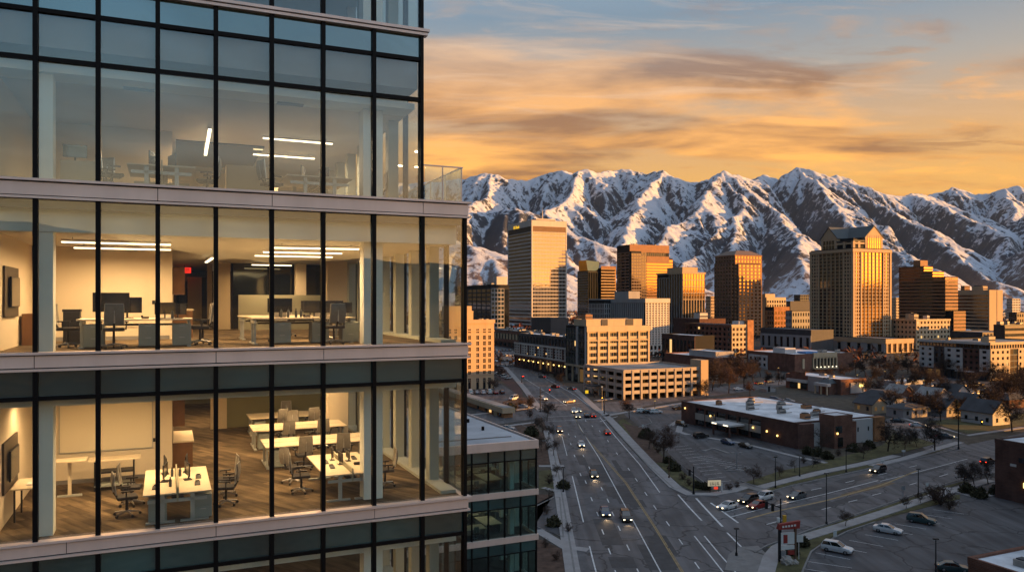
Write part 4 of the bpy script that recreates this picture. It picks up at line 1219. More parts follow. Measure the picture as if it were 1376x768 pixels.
for a, e, kd in [(0, .28, 'w'), (.28, .40, 'g'), (.40, .66, 'w'), (.66, .76, 'g'), (.76, 1.0, 'w')]:
    u0, u1 = a * b.W, e * b.W
    if kd == 'w': b.face('R', 0, u0 + .02, u1 - .02, 0.5, hT - fl, 4, 5, 0.55, 0.55, W_beige, G_dark, 'each', 0.45, 0.48, lit=0.04)
    else: b.face('R', 0, u0 + .02, u1 - .02, 0.5, hT - fl, 2, 5, 0.12, 0.2, W_charc, G_brn, 'each', 0.2, 0.22, lit=0.2, litmat=M_litdim)
b.face('R', 0, .02, b.W, hT - fl, hT - .2, 26, 1, 0.3, 0.3, W_tan, G_dark, 'row')
b.w.box(-.7, b.W, -.8, -.003, hT - .45, hT + .85, W_beige)
b.unit(8, 13, 6, 10, hT + .1, 3.2, W_beige); b.units_random(6, 4, b.W - 6, 12, LL - 6, hT + .1, 8, 0.9)
b.done()

# --- far dark block on the left
b = Bld('office_block', 'dark glass block of flats half hidden behind the ochre hotel', 612, 660, 684, 383, 760)
b.block(0, b.W, 0, b.L, 0, b.H, M_dark, M_roofd)
b.face('R', 0, 0, b.W * .72, 2, b.H - 3, 4, 12, 0.2, 0.25, W_grey, G_teal, 'each', lit=0.02); b.face('R', 0, b.W * .72, b.W, 2, b.H - 3, 1, 1, 0.1, 0.02, W_dark, G_dark, 'row')
b.face('L', 0, 0, b.L, 2, b.H - 3, 8, 12, 0.14, 0.3, W_charc, G_dark, 'row')
b.block(b.W * .4, b.W, 4, 12, b.H, b.H + 8, W_white, M_roofg); b.units_random(3, 1, 8, 4, 20, b.H, 4, 2)
b.done()

# --- ochre hotel
b = Bld('hotel_building', 'narrow ochre stone hotel with rows of dark windows glowing in the sun', 560, 600, 663.5, 432, 352)
b.block(0, b.W, 0, b.L, 0, b.H, M_dark, M_roofd, 0.8)
wx = [b.xr(p) for p in (622, 630.5, 641.5, 650.5, 657.5)]
zrow = [(EYE + (HOR - y) * 352 / FPX) for y in (445, 454, 462, 470, 478, 486, 494, 502, 512)]
wcuts = [b.xr(p) for p in (604, 612)] + wx
# solid wall with openings: piers between the columns, spandrels between the rows
wv = 1.35; hv = 1.75
edges = [0.0]
for x in wcuts: edges += [x - wv / 2, x + wv / 2]
edges.append(b.W)
for i in range(0, len(edges), 2): b.w.box(edges[i], edges[i + 1], -.35, -.003, 0, b.H - .01, W_hotel)
ze = [3.2]
for z in reversed(zrow): ze += [z - hv / 2, z + hv / 2]
ze.append(b.H - .02)
for i in range(0, len(ze), 2):
    if ze[i + 1] > ze[i]: b.w.box(.01, b.W - .01, -.32, -.004, ze[i], ze[i + 1], W_hotel)
for x in wcuts:
    for z in zrow:
        key = 'hotelwin'
        if key not in _winmesh:
            q = MB(); q.box(-wv / 2, wv / 2, -.08, -.005, -hv / 2, hv / 2, G_dark); q.box(-.05, .05, -.13, -.082, -hv / 2, hv / 2, W_tan); q.box(-wv / 2, wv / 2, -.16, -.082, -.05, .05, W_tan); _winmesh[key] = q.mesh('window')
        link('window', _winmesh[key], b.root, Matrix.Translation((x, 0, z)))
b.w.box(-.4, b.W + .4, -.75, -.36, b.H - .9, b.H + .8, W_hotel)
b.w.box(-.2, b.W + .2, -.55, -.36, b.H - 4.6, b.H - 4.1, W_hotel)
b.w.box(0, b.W, -.6, -.36, 6.4, 6.9, W_tan)
b.block(0, b.xr(638), 2, 9, b.H + .13, b.z(419), W_hotel, M_roofd, 0.4)
b.block(0.5, b.xr(637), 3, 8, b.z(419) + .2, b.z(411), W_tan, None)
b.units_random(4, b.xr(640), b.W - 2, 3, 8, b.H + .1, 5, 0.5)
b.face('L', 0, 0, b.L, 1, b.H, 5, 9, 0.5, 0.5, W_hotel, G_dark, 'row')
b.done()

# --- long brick block with white frames beside the avenue
b = Bld('apartment_block', 'long low red brick block with white framed windows and glowing lamps along its foot', 692, 772, 800, 455, 410)
LL = b.L; hz0 = 8.5; hz1 = b.H - 6.2
b.block(0, b.W, 0, LL, 0, b.H - 6, M_dark, M_roofg, 0.5)
b.block(2, b.W, 2, LL - 2, b.H - 6, b.H, W_charc, M_roofw, 0.4)
b.face('L', 0, 0, LL, hz0, hz1, 22, 4, 0.42, 0.40, W_white, G_dark, 'each', 0.30, 0.34, lit=0.03)
for i in range(7): b.w.box(-.55, -.36, LL * (i + .06) / 7, LL * (i + .22) / 7, hz0, hz1 + .3, W_brickd)
b.w.box(-.6, -.003, -.2, LL + .2, hz1 + .02, hz1 + .9, W_white)
b.w.box(-.5, -.003, -.2, LL + .2, hz0 - .8, hz0 - .02, W_white)
b.face('L', 0, 0, LL, 0.3, hz0 - .9, 18, 1, 0.4, 0.25, W_brickd, G_dark, 'each', lit=0.3, litmat=M_litdim)
b.face('R', 0, 0, b.W, hz0, hz1, 5, 4, 0.4, 0.4, W_brickd, G_dark, 'each')
b.face('L', 2, 2, LL - 2, b.H - 5.6, b.H - .6, 18, 1, 0.3, 0.25, W_charc, G_dark, 'row')
for i in range(10):
    q = MB(); q.ball((-1.0, LL * (.12 + .085 * i), 5.2), 0.42, M_lamp, 8); q.tube((-.05, LL * (.12 + .085 * i), 5.2), (-1.0, LL * (.12 + .085 * i), 5.5), .07, .07, W_dark); q.build('wall_lamp', b.root)
b.units_random(10, 4, b.W - 3, 6, LL - 8, b.H + .1, 21, 0.7)
b.done()

b = Bld('low_block', 'flat roofed dark block at the foot of the pale slab tower', 662, 740, 764, 428, 700)
b.block(0, b.W, 0, b.L * .3, 0, b.H, W_charc, M_roofd)
b.done()
b = Bld('commercial_building', 'low tan and brick shop row left of the pale slab tower base', 655, 712, 740, 447, 640)
b.block(0, b.W, 0, b.L, 0, b.H, M_dark, M_roofg); b.face('L', 0, 0, b.L, 5, b.H, 14, 1, 0.5, 0.5, W_tan, G_dark, 'row', spand=W_brick); b.face('L', 0, 0, b.L, .5, 4.9, 10, 1, .3, .3, W_brickd, G_dark, 'row'); b.units_random(9, 2, b.W - 3, 4, b.L - 6, b.H, 31, 1.1)
b.done()

# --- buff office with a dark glass end
b = Bld('office_building', 'sunlit buff stone office of six storeys with a dark glass end wall', 761, 788, 871, 440, 382)
hgd = b.z(500)
b.block(0, b.W, 0, b.L, 0, b.H, M_dark, M_roofg, 0.7)
zt = b.H - .6
rows_ = 6
b.face('R', 0, b.W * .02, b.W, 9, zt - 1.4, 24, 5, 0.10, 0.44, W_tan, G_teal, 'row', 0.16, 0.30, spand=W_beige)
nb = 6
for i in range(nb + 1):
    u = b.W * .02 + (b.W * .98) * i / nb
    b.w.box(max(0, u - .55), min(b.W + .4, u + .55), -.8, -.003, 1, zt - 1.5, W_beige)
b.w.box(-.3, b.W + .6, -1.1, -.003, zt - 1.5, zt + 1.3, W_beige)
b.w.box(0, b.W + .3, -.7, -.003, zt - 6.1, zt - 5.5, W_beige)
b.face('R', 0, b.W * .02, b.W, 1.0, 8.9, 12, 1, 0.25, 0.2, W_beige, G_brn, 'each', lit=.3)
b.face('L', 0, 0.2, b.L, 8.5, zt, 7, 6, 0.10, 0.16, W_charc, G_teal, 'each', lit=.04)
b.w.box(-.7, -.003, b.L * .38, b.L * .46, 4, zt + 1, W_grey); b.w.box(-.7, -.003, 0, .7, 4, zt + 1, W_grey)
b.w.box(-1.0, -.003, -.2, b.L + .2, 7.6, 8.5, W_beige)
for i in range(4): b.w.box(-.7, .4, b.L * i / 3.2, b.L * i / 3.2 + .8, 0, 7.6, W_beige)
for i in range(3): b.w.box(-.25, -.004, b.L * i / 3.2 + 1.2, b.L * (i + 1) / 3.2 - .6, .4, 6.6, M_litdim if i == 0 else G_dark)
hpz = b.z(430)
b.block(b.W * .06, b.W * .97, 4, b.L * .8, b.H + .13, hpz, W_beige, M_roofg, 0.3)
b.w.box(b.W * .30, b.W * .40, 3.7, 3.997, b.H + .8, hpz + .2, W_charc); b.w.box(b.W * .70, b.W * .82, 3.7, 3.997, b.H + .8, hpz + .25, W_slate if False else W_charc)
b.unit(4, 8, 8, 12, hpz + .1, 2.5, W_rust)
b.done()

# --- grey vertical finned block
b = Bld('office_building', 'pale grey office block with close vertical fins behind the buff office', 792, 867, 899, 402, 560)
b.block(0, b.W, 0, b.L, 0, b.H, M_dark, M_roofg, 0.5)
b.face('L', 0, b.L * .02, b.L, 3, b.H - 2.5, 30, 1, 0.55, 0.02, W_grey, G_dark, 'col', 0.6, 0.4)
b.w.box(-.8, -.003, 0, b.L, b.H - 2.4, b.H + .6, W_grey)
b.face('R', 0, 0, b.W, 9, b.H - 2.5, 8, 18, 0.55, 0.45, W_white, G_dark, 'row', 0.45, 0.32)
b.face('R', 0, 0, b.W, .5, 8.9, 6, 2, 0.4, 0.3, W_white, G_dark, 'each')
b.w.box(-.4, b.W + .4, -.85, -.003, b.H - 2.4, b.H + .7, W_white)
b.block(b.xr(868) if False else 4, 14, b.L * .35, b.L * .6, b.H + .13, b.z(391), W_grey, M_roofg, .3)
b.done()
b = Bld('office_wing', 'low grey finned wing left of the pale grey finned office', 791, 812, 850, 404, 600)
b.block(0, b.W, 0, b.L, 0, b.H, M_dark, M_roofg); b.face('L', 0, 0, b.L, 3, b.H - 2, 10, 9, .4, .2, W_grey, G_dark, 'row'); b.face('R', 0, 0, b.W, 3, b.H - 2, 14, 9, .5, .2, W_grey, G_dark, 'row')
b.done()

# --- parking garage
b = Bld('parking_garage', 'sunlit concrete parking garage with open decks and a stair tower at its right end', 786, 838, 946, 499, 318)
hh = b.H; nl = 4; fh = hh / nl
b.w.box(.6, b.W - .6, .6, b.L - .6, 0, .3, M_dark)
for i in range(1, nl + 1):
    z = fh * i
    b.w.box(.02, b.W, .02, b.L, z - .55, z - .2, W_conc)
    b.w.box(0, b.W, -.3, 0.0, z - .65, z + .75, W_conc); b.w.box(-.3, 0, 0, b.L, z - .65, z + .75, W_conc)
    b.w.box(.3, b.W, b.L - .3, b.L, z - .65, z + .75, W_conc); b.w.box(b.W - .3, b.W, 0.01, b.L - .31, z - .65, z + .74, W_conc)
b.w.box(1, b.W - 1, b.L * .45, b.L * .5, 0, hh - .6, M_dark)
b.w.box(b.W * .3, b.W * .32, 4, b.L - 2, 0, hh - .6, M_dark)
for i in range(10):
    u = b.W * i / 9.6; b.w.box(u - .45, u + .45, -.55, .5, 0, hh + .4, W_conc)
for i in range(6):
    u = b.L * (i + .0) / 5; b.w.box(-.55, .5, max(u - .45, .52), u + .45, 0, hh + .4, W_conc)
b.roof.box(.35, b.W - .35, .35, b.L - .35, hh - .19, hh - .1, M_roofg)
b.w.box(b.W * .935, b.W + 1.2, -1.4, 6, 0, hh + 3.6, W_tan)
for k_ in range(7):
    q = MB(); q.box(0, 1.6, -.08, .08, 0, .12, M_lamp)
    link('deck_light', q.mesh('deck_light'), b.root, Matrix.Translation((-.2 + 0.25, b.L * (.2 + .11 * k_), fh * (2 + k_ % 2) - .8)))
b.w.box(-6, -.6, b.L * .5, b.L * .7, 4.0, 4.4, W_dark)
b.done()

# --- brick apartments with the lit end
b = Bld('apartment_block', 'red brick block with an orange lit end and a plain orange stair tower', 921, 983, 1003, 437, 545)
b.block(0, b.W, 0, b.L, 0, b.H, M_dark, M_roofw, 0.5)
b.face('L', 0, 0, b.L, 1, b.H - 1, 11, 6, 0.5, 0.5, W_brick, G_dark, 'each', lit=.02); b.face('R', 0, 0, b.W, 1, b.H - 1, 4, 6, 0.4, 0.42, W_beige, G_brn, 'each')
b.w.box(-.5, b.W + .3, -.6, -.003, b.H - 1, b.H + .6, W_beige); b.w.box(-.5, -.003, 0, b.L, b.H - 1, b.H + .6, W_brick)
b.w.box(b.W + .01, b.W + 5.4, -1.2, 8, 0, b.z(430), W_orng)
b.w.box(b.W - 5, b.W - .1, 2, 9, b.H + .13, b.z(431.5), W_stucco)
b.done()
b = Bld('commercial_building', 'brick block behind the orange stair tower block', 905, 940, 975, 429, 640)
b.block(0, b.W, 0, b.L, 0, b.H, W_brickd, M_roofg); b.unit(8, 16, 10, 18, b.H + .1, 5, W_white); b.done()
b = Bld('commercial_building', 'dark low building with slim columns left of the brick apartment block', 890, 934, 960, 452, 480)
b.block(0, b.W, 0, b.L, 0, b.H, M_dark, M_roofw); b.face('L', 0, 0, b.L, .5, b.H, 9, 1, .3, .3, W_brickd, G_dark, 'each', lit=.05); b.done()
b = Bld('commercial_building', 'long flat roofed building with a blue grey roof behind the parking garage', 893, 960, 1000, 482, 430)
b.block(0, b.W, 0, b.L, 0, b.H, W_brick, M_roofw); b.block(b.W * .2, b.W * .8, 4, b.L * .6, b.H + .13, b.H + 3, W_grey, M_roofw); b.done()
b = Bld('office_building', 'small bright orange block with square windows beside the brown stone tower', 1028, 1040, 1060, 413, 780)
b.block(0, b.W, 0, b.L, 0, b.H, M_dark, M_roofd); b.face('R', 0, 0, b.W, 1, b.H - 3, 5, 6, .45, .4, W_orng, G_gold, 'each'); b.face('L', 0, 0, b.L, 1, b.H - 3, 4, 6, .45, .4, W_rust, G_dark, 'row'); b.w.box(-.4, b.W + .4, -.6, -.003, b.H - 3, b.H + .8, W_orng); b.done()
b = Bld('office_building', 'pale terraced block peeking out behind the small bright orange block', 1022, 1030, 1056, 400, 900)
b.block(0, b.W, 0, b.L, 0, b.H, W_beige, M_roofd); b.block(0, b.W * .5, 2, b.L, b.H, b.H + 4, W_beige, M_roofd); b.face('R', 0, 0, b.W, 4, b.H - 2, 8, 8, .4, .4, W_beige, G_brn, 'row'); b.done()
b = Bld('office_building', 'grey block with square windows between the small orange block and the gabled tower', 1056, 1064, 1098, 418, 720)
b.block(0, b.W, 0, b.L, 0, b.H, M_dark, M_roofd); b.face('R', 0, 0, b.W, 1, b.H, 10, 5, .5, .5, W_grey, G_dark, 'each'); b.face('L', 0, 0, b.L, 1, b.H, 4, 5, .5, .5, W_grey, G_dark, 'row'); b.done()
b = Bld('office_building', 'dark roofed block behind the square windowed grey block', 1055, 1062, 1100, 405, 1000)
b.block(0, b.W, 0, b.L, 0, b.H, W_charc, M_roofd); b.done()
b = Bld('commercial_building', 'dark grey hall with a flat roof left of the tower podium', 1022, 1090, 1120, 444, 620)
b.block(0, b.W, 0, b.L, 0, b.H, W_charc, M_roofg); b.face('L', 0, 0, b.L, 1, b.H - 4, 8, 1, .6, .3, W_grey, G_dark, 'each'); b.done()
b = Bld('commercial_building', 'dark block with a low flat roof at the far right edge behind the apartments', 1335, 1350, 1420, 437, 620)
b.block(0, b.W, 0, b.L, 0, b.H, W_dark, M_roofg); b.face('R', 0, 0, b.W, 2, b.H - 1, 1, 4, 0, .5, W_brown, G_dark, 'row'); b.units_random(5, 3, b.W - 5, 3, 14, b.H + .1, 9, 1.3); b.done()
b = Bld('commercial_building', 'low pale roofed block right of the stepped rust tower', 1278, 1320, 1365, 447, 700)
b.block(0, b.W, 0, b.L, 0, b.H, W_charc, M_roofg); b.face('R', 0, 0, b.W, 1, b.H, 10, 3, .3, .5, W_brown, G_dark, 'row'); b.done()

# --- arched brick hall
b = Bld('theatre_hall', 'red brick hall with a row of tall pale arches along its front', 1004, 1068, 1146, 477, 440)
b.block(0, b.W, 0, b.L, 0, b.H, W_brick, M_roofw, 0.5)
xa0, xa1 = b.W * .30, b.W * .70
b.w.box(xa0, xa1, -.9, -.003, b.H - 1.6, b.H + 1, W_beige); b.w.box(xa0 - .3, xa1 + .3, -1.6, -.003, b.z(496) - .4, b.z(496) + .4, W_beige)
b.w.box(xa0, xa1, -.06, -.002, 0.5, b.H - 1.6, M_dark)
for i in range(8):
    u = xa0 + (xa1 - xa0) * i / 7
    b.w.box(u - .35, u + .35, -.8, -.003, b.z(496) + .4, b.H - 1.6, W_beige)
for i in range(7):
    u0 = xa0 + (xa1 - xa0) * (i + .08) / 7; u1 = xa0 + (xa1 - xa0) * (i + .92) / 7; zc_ = b.H - 3.0; um = (u0 + u1) / 2; rr_ = (u1 - u0) / 2
    arc = [(u0, zc_ + rr_ + .4)] + [(um - rr_ * math.cos(math.pi * k_ / 8), zc_ + rr_ * .8 * math.sin(math.pi * k_ / 8)) for k_ in range(9)] + [(u1, zc_ + rr_ + .4)]
    b.w.prism([(x, -.6, z) for x, z in arc], [(x, -.08, z) for x, z in arc], W_beige)
for i in range(6):
    q = MB(); q.ball((xa0 + (xa1 - xa0) * (i + .5) / 6, -1.8, b.z(496) + .9), .35, M_lampw, 8); q.build('wall_lamp', b.root)
b.w.box(b.W * .12, b.W * .155, -.5, -.003, 2, b.H - 2.2, W_beige)
b.w.box(-.5, -.003, b.L * .55, b.L * .95, 0, b.H - 1.5, W_stucco); b.face('L', -.5, b.L * .55, b.L * .95, 1, b.H - 2, 4, 2, .5, .5, W_stucco, G_dark, 'each', .2, .22)
b.w.box(b.W * .3, b.W * .5, 5, 12, b.H + .3, b.H + 1.2, W_blue)
b.w.box(4, 12, b.L * .3, b.L * .55, b.H + .13, b.H + 3.2, W_stucco)
b.units_random(5, b.W * .5, b.W - 5, 5, 15, b.H + .1, 12, 1.0)
words3d('HALL', 'wall_lettering', 1.3, Matrix.Translation((b.W * .22, -.12, b.H - 1.8)) @ MX_R, b.root, M_lampw, .1) if False else None
b.done()

# --- brick community building with the drum roof
b = Bld('community_building', 'red brick building with a stepped white roof and a small hipped porch tower', 1056, 1130, 1191, 511, 335)
b.block(0, b.W * .55, 0, b.L, 0, b.H, W_brick, M_roofw, 0.45)
b.w.box(-.3, -.003, b.L * .62, b.L * .92, 3.4, 8, W_brick)
b.w.box(-.6, -.003, b.L * .30, b.L * .56, 0, b.H + .5, W_grey)
b.w.box(-1.2, -.003, b.L * .56, b.L * .95, 3.3, 4.6, W_stucco); b.w.box(-.12, -.002, b.L * .60, b.L * .92, .4, 3.2, G_dark); b.w.box(-.16, -.121, b.L * .72, b.L * .76, .5, 2.8, M_lit)
b.block(-4, 1.8, b.L * .08, b.L * .26, 0, b.H - 1.4, W_brick)
b.w.prism([(-4.5, b.L * .07, b.H - 1.4), (2.2, b.L * .07, b.H - 1.4), (2.2, b.L * .27, b.H - 1.4), (-4.5, b.L * .27, b.H - 1.4)], [(-1.4, b.L * .165, b.H + 1), (-.9, b.L * .165, b.H + 1), (-.9, b.L * .175, b.H + 1), (-1.4, b.L * .175, b.H + 1)], M_slate)
b.w.box(-6, -4.003, b.L * .05, b.L * .29, 3.6, 4.8, W_stucco)
for yy in (.07, .17, .27): b.w.box(-5.9, -5.4, b.L * yy - .3, b.L * yy + .3, 0, 3.6, W_beige)
b.w.box(b.W * .2, b.W * .50, -.4, -.003, .5, 5, W_stucco)
q = MB(); q.box(b.W * .38, b.W * .46, -.9, -.42, 3.2, 4.6, M_lamp); q.build('wall_lamp', b.root)
b.units_random(3, 2, b.W * .4, 4, b.L - 5, b.H + .1, 41, .6)
b.done()

# --- brick office with the white roof
b = Bld('office_building', 'low brown brick office with a wide white roof beside the parking lot', 917, 1074, 1112, 570, 212)
b2H = b.H
Lb = b.L; Wb = b.W
xe = b.xr(1190)
b.block(0, xe, 2.0, Lb, 0, b.H - .05, W_brickd, M_roofw, 0.35)
b.block(0, Wb * .52, 0, 1.99, 0, b.H - .06, W_brickd, None)
# long shaded front: brick ends, ribbon glazing between concrete bands
y0_, y1_ = Lb * .27, Lb * .86
b.w.box(-.25, -.003, y0_, y1_, b.H - 1.0, b.H + .1, W_brickd)
b.w.box(-.55, -.003, y0_, y1_, b.H - 4.6, b.H - 2.6, W_conc)
b.w.box(-.06, -.004, y0_, y1_, b.H - 2.6, b.H - 1.0, G_dark)
b.w.box(-.07, -.005, y0_, y1_, .4, b.H - 4.6, G_dark)
for i in range(7):
    u = y0_ + (y1_ - y0_) * i / 6; b.w.box(-.62, -.002, u - .18, u + .18, 0, b.H - .9, W_brickd)
b.w.box(-.45, -.003, 0, y0_ - .01, 0, b.H + .35, W_brickd); b.w.box(-.45, -.003, y1_ + .01, Lb, 0, b.H + .35, W_brickd)
b.w.box(-6.5, -.7, Lb * .40, Lb * .56, 3.3, 3.8, W_stucco)
for yy in (.41, .55): b.w.box(-6.2, -5.7, Lb * yy - .2, Lb * yy + .2, 0, 3.3, W_brickd)
for yy in (.41, .51):
    q = MB(); q.box(-6.58, -6.503, Lb * yy, Lb * (yy + .04), 3.4, 3.7, M_lampw); q.build('canopy_light', b.root)
# right hand side: stair towers, pale panels and brick
xs_ = [b.xr(p) for p in (1108, 1118, 1132, 1150, 1163, 1176, 1190)]
b.w.box(Wb * .55, xs_[0] - .05, 1.6, 1.997, 0, b.H - .2, W_stucco)
b.block(xs_[0], xs_[2], -3.5, 1.99, 0, b.H + 2.0, W_brick, M_roofw, 0.3)
b.w.box(xs_[1] - 1.5, xs_[1] + .2, -3.7, -3.503, .4, 3.0, G_dark); b.w.box(xs_[0] + .4, xs_[1], -3.62, -3.504, b.H - 2.5, b.H - .6, G_teal)
b.w.box(xs_[2] + .02, xs_[3], -.2, 1.99, 0, b.H - .3, W_brick)
b.w.box(xs_[3] + .02, xs_[5], .8, 1.995, 0, b.H - .1, W_stucco)
b.w.box(xs_[3] + 1.5, xs_[3] + 1.9, .7, .797, 3.2, 4.4, G_dark); b.w.box(xs_[5] - 2.0, xs_[5] - 1.6, .7, .797, 3.2, 4.4, G_dark)
b.w.box(xs_[5] + .02, xe, .2, 1.996, 0, b.H + .2, W_orng)
for (x, y, z) in ((xs_[0] + .6, -4, 4.2), (xs_[2] + 2.2, -.6, 4.6), (xs_[2] + .5, -.6, 3.0), (-.9, Lb * .95, 5.0), (-.9, Lb * .70, 4.2), (-.9, Lb * .22, 3.2), (-.9, Lb * .14, 2.6), (-.9, Lb * .33, 3.4)):
    q = MB(); q.box(x - .17, x + .17, y - .14, y + .14, z - .24, z + .24, M_lamp); q.build('wall_lamp', b.root)
rr = random.Random(5)
for i, (x, y) in enumerate(((8, 6), (14, 9), (9, 17), (20, 14), (6, 27), (15, 24), (24, 22), (12, 34), (22, 31), (5, 40), (18, 40))):
    if x < xe - 4 and y < Lb - 4:
        w_ = rr.uniform(1.2, 2.4); l_ = rr.uniform(1.2, 2.4)
        b.unit(x, x + w_, y, y + l_, b.H + .08, rr.uniform(.9, 1.6), M_hvac if i % 3 else W_orng)
        q = MB(); q.tube((x + w_, y + .4, b.H + .3), (x + w_ + rr.uniform(2, 5), y + .4 + rr.uniform(-1, 1), b.H + .3), .12, .12, M_hvac); q.build('roof_duct', b.root)
b.done()
office_b = b

# --- lower corner buildings at the right edge
b = Bld('commercial_building', 'dark brick building with a white flat roof cut by the right edge', 1337, 1479, 1580, 591, 142, H=11.6)
b.block(0, b.W, 0, b.L, 0, b.H, W_brickd, M_roofw, 0.4)
b.w.box(-.25, -.003, b.L - 12, b.L - 5, b.H - 3.6, b.H - 2.6, G_dark)
b.w.box(-.1, -.004, b.L - 4.4, b.L - 3.2, b.H - 4.6, b.H - 4.1, W_stucco)
b.w.box(-.35, -.05, b.L - 6.6, b.L - 6.0, 3.2, 4.2, M_lamp)
b.done()
b = Bld('commercial_building', 'white roofed brick building at the bottom right corner', 1301, 1465, 1600, 752, 84, H=8.0)
b.block(0, b.W, 0, b.L, 0, b.H, W_brick, M_roofw, 0.45); b.unit(3, 4.6, b.L - 5, b.L - 3.6, b.H + .1, .8); b.unit(8, 9, b.L - 7, b.L - 6, b.H + .1, .6); b.done()

# --- orange brick pavilion behind the wing
b = Bld('commercial_building', 'small ochre brick pavilion with a deep grey flat roof behind the office wing', 560, 676, 690, 548, 268)
b.block(.6, b.W, .6, b.L, 0, b.H - 1.8, W_orng, None)
b.w.box(-.4, b.W + .4, -.4, b.L, b.H - 1.8, b.H, W_tan)
b.roof.box(.2, b.W, .2, b.L - 1, b.H + .003, b.H + .15, M_roofg)
for yy in (3, 9, 16, 24): b.w.box(.2, .597, yy, yy + 1.2, .3, b.H - 2, G_dark)
b.w.box(.3, .596, 12, 13.4, .5, b.H - 2.2, M_lit)
for yy in (6.5, 8): b.w.box(-.1, .5, yy - .4, yy + .2, 0, b.H - 1.8, W_tan)
b.done()

# --- small houses and shops by the right hand street
def house(name, label, px, py, w, l, h, rise, wall, roof, rot=None, gable='x'):
    p = G(px, py)
    t_ = thing(name, label, 'house', p, TH if rot is None else rot)
    q = MB(); q.box(0, w, 0, l, 0, h, wall)
    if gable == 'x':
        q.prism([(0, .002, h), (w, .002, h), (w / 2, .002, h + rise - .15)], [(0, l - .002, h), (w, l - .002, h), (w / 2, l - .002, h + rise - .15)], wall)
    q.build('wall', t_)
    q = MB(); e = .5
    if gable == 'x':
        for sg in (0, 1):
            x0 = -e if sg == 0 else w + e
            pts = [(x0, h - e * rise / (w / 2)), (w / 2, h + rise), (w / 2, h + rise + .25), (x0, h - e * rise / (w / 2) + .25)]
            if sg: pts = [(a, z) for a, z in pts[::-1]]
            q.prism([(a, -e, z) for a, z in pts], [(a, l + e, z) for a, z in pts], roof)
    else:
        q.prism([(-e, -e, h + .02), (w + e, -e, h + .02), (w + e, l + e, h + .02), (-e, l + e, h + .02)], [(w * .3, l * .3, h + rise), (w * .7, l * .3, h + rise), (w * .7, l * .7, h + rise), (w * .3, l * .7, h + rise)], roof)
    q.build('roof', t_)
    n = max(1, int(w / 3.2)); nl_ = max(1, int(l / 3.6))
    for i in range(n):
        q = MB(); x = w * (i + .5) / n
        q.box(x - .5, x + .5, -.06, -.003, 1.0, 2.4, G_dark if random.random() > .2 else M_litdim); q.box(x - .62, x + .62, -.1, -.062, .88, 1.0, W_stucco); q.build('window', t_)
    for i in range(nl_):
        q = MB(); y = l * (i + .5) / nl_
        q.box(-.06, -.003, y - .5, y + .5, 1.0, 2.4, G_dark if random.random() > .15 else M_litdim); q.build('window', t_)
    return t_
house('gabled_house', 'pale gabled house behind a bare tree near the right edge', 1334, 572, 8.5, 11, 4.2, 3.4, W_stucco, M_roofd)
house('shop_house', 'dark roofed shop with pale walls behind the white roofed office', 1192, 549, 10, 14, 3.6, 2.6, W_stucco, M_roofd, None, 'hip')
house('shop_house', 'dark hipped roof house with a cream front left of the gabled house', 1232, 540, 11, 11, 3.4, 2.6, W_beige, M_roofd, None, 'hip')
house('shop_house', 'low dark shop with a lit doorway beside the side street', 1214, 562, 12, 7, 3.2, 1.4, W_grey, M_roofd, None, 'hip')
house('shop_house', 'small shop with a lit window right of the side street shops', 1272, 560, 7, 9, 3.4, 2.4, W_grey, M_roofd)
house('gabled_house', 'dark house with a steep roof left of the pale gabled house', 1304, 557, 8, 9, 3.8, 3.2, W_charc, M_roofd)
house('shop_house', 'long dark bungalow at the right edge beneath the apartment trees', 1356, 549, 12, 9, 3.2, 2.0, W_brickd, M_roofd, None, 'hip')
house('gabled_house', 'narrow brick house between the two hipped roof shops', 1212, 541, 6.5, 8, 4.0, 2.6, W_brick, M_roofg)
house('gabled_house', 'grey house with a pale roof behind the small lit window shop', 1258, 546, 7.5, 9, 3.8, 2.8, W_grey, M_roofg)
house('gabled_house', 'small white house farthest back among the parked cars', 1286, 538, 7, 8, 3.6, 2.6, W_stucco, M_roofd)
house('gabled_house', 'tan cottage at the left end of the shops behind the office', 1172, 556, 7, 8, 3.4, 2.4, W_tan, M_roofd)
b = Bld('commercial_building', 'small white flat roofed shop behind the dark hipped shops', 1186, 1204, 1240, 513, 372)
b.block(0, b.W, 0, b.L, 0, b.H, W_stucco, M_roofw, .3); b.w.box(3, 5, -.1, -.003, .3, 3.5, G_dark); b.w.box(7, 10, -.1, -.003, 1, 3, G_dark); b.done()
b = Bld('bus_shelter', 'small grey kiosk box beside the far end of the office lot', 1022, 1030, 1042, 523, 345)
b.block(0, b.W, 0, b.L, 0, b.H, W_grey, M_roofd, .2); b.w.box(.8, 2, -.1, -.003, .2, 2.6, G_dark); b.done()

# --- unseen blocks added behind the viewer to the right to shade the foreground
for i, (u, w0, wdt, dep, hgt) in enumerate(((8, 150, 56, 40, 78), (62, 161, 62, 36, 74), (122, 148, 62, 40, 80), (182, 159, 54, 38, 74), (233, 149, 34, 36, 70))):
    wdir = Vector((SUN_AZ.x, SUN_AZ.y, 0)); udir = Vector((-wdir.y, wdir.x, 0))
    base = udir * u + wdir * w0
    t_ = thing('shade_block', ['brown', 'grey', 'buff', 'dark', 'pale'][i] + ' unseen block added behind the viewer to shade the foreground', 'building', base, math.atan2(udir.y, udir.x), 'shade blocks added behind the viewer')
    q = MB(); q.box(0, wdt, -dep, 0, 0, hgt, [W_brown, W_grey, W_beige, W_charc, W_white][i])
    for k_ in range(int(hgt / 4)): q.box(1, wdt - 1, 0.003, .2, 2 + k_ * 4, 4 + k_ * 4, G_dark)
    q.build('wall', t_)
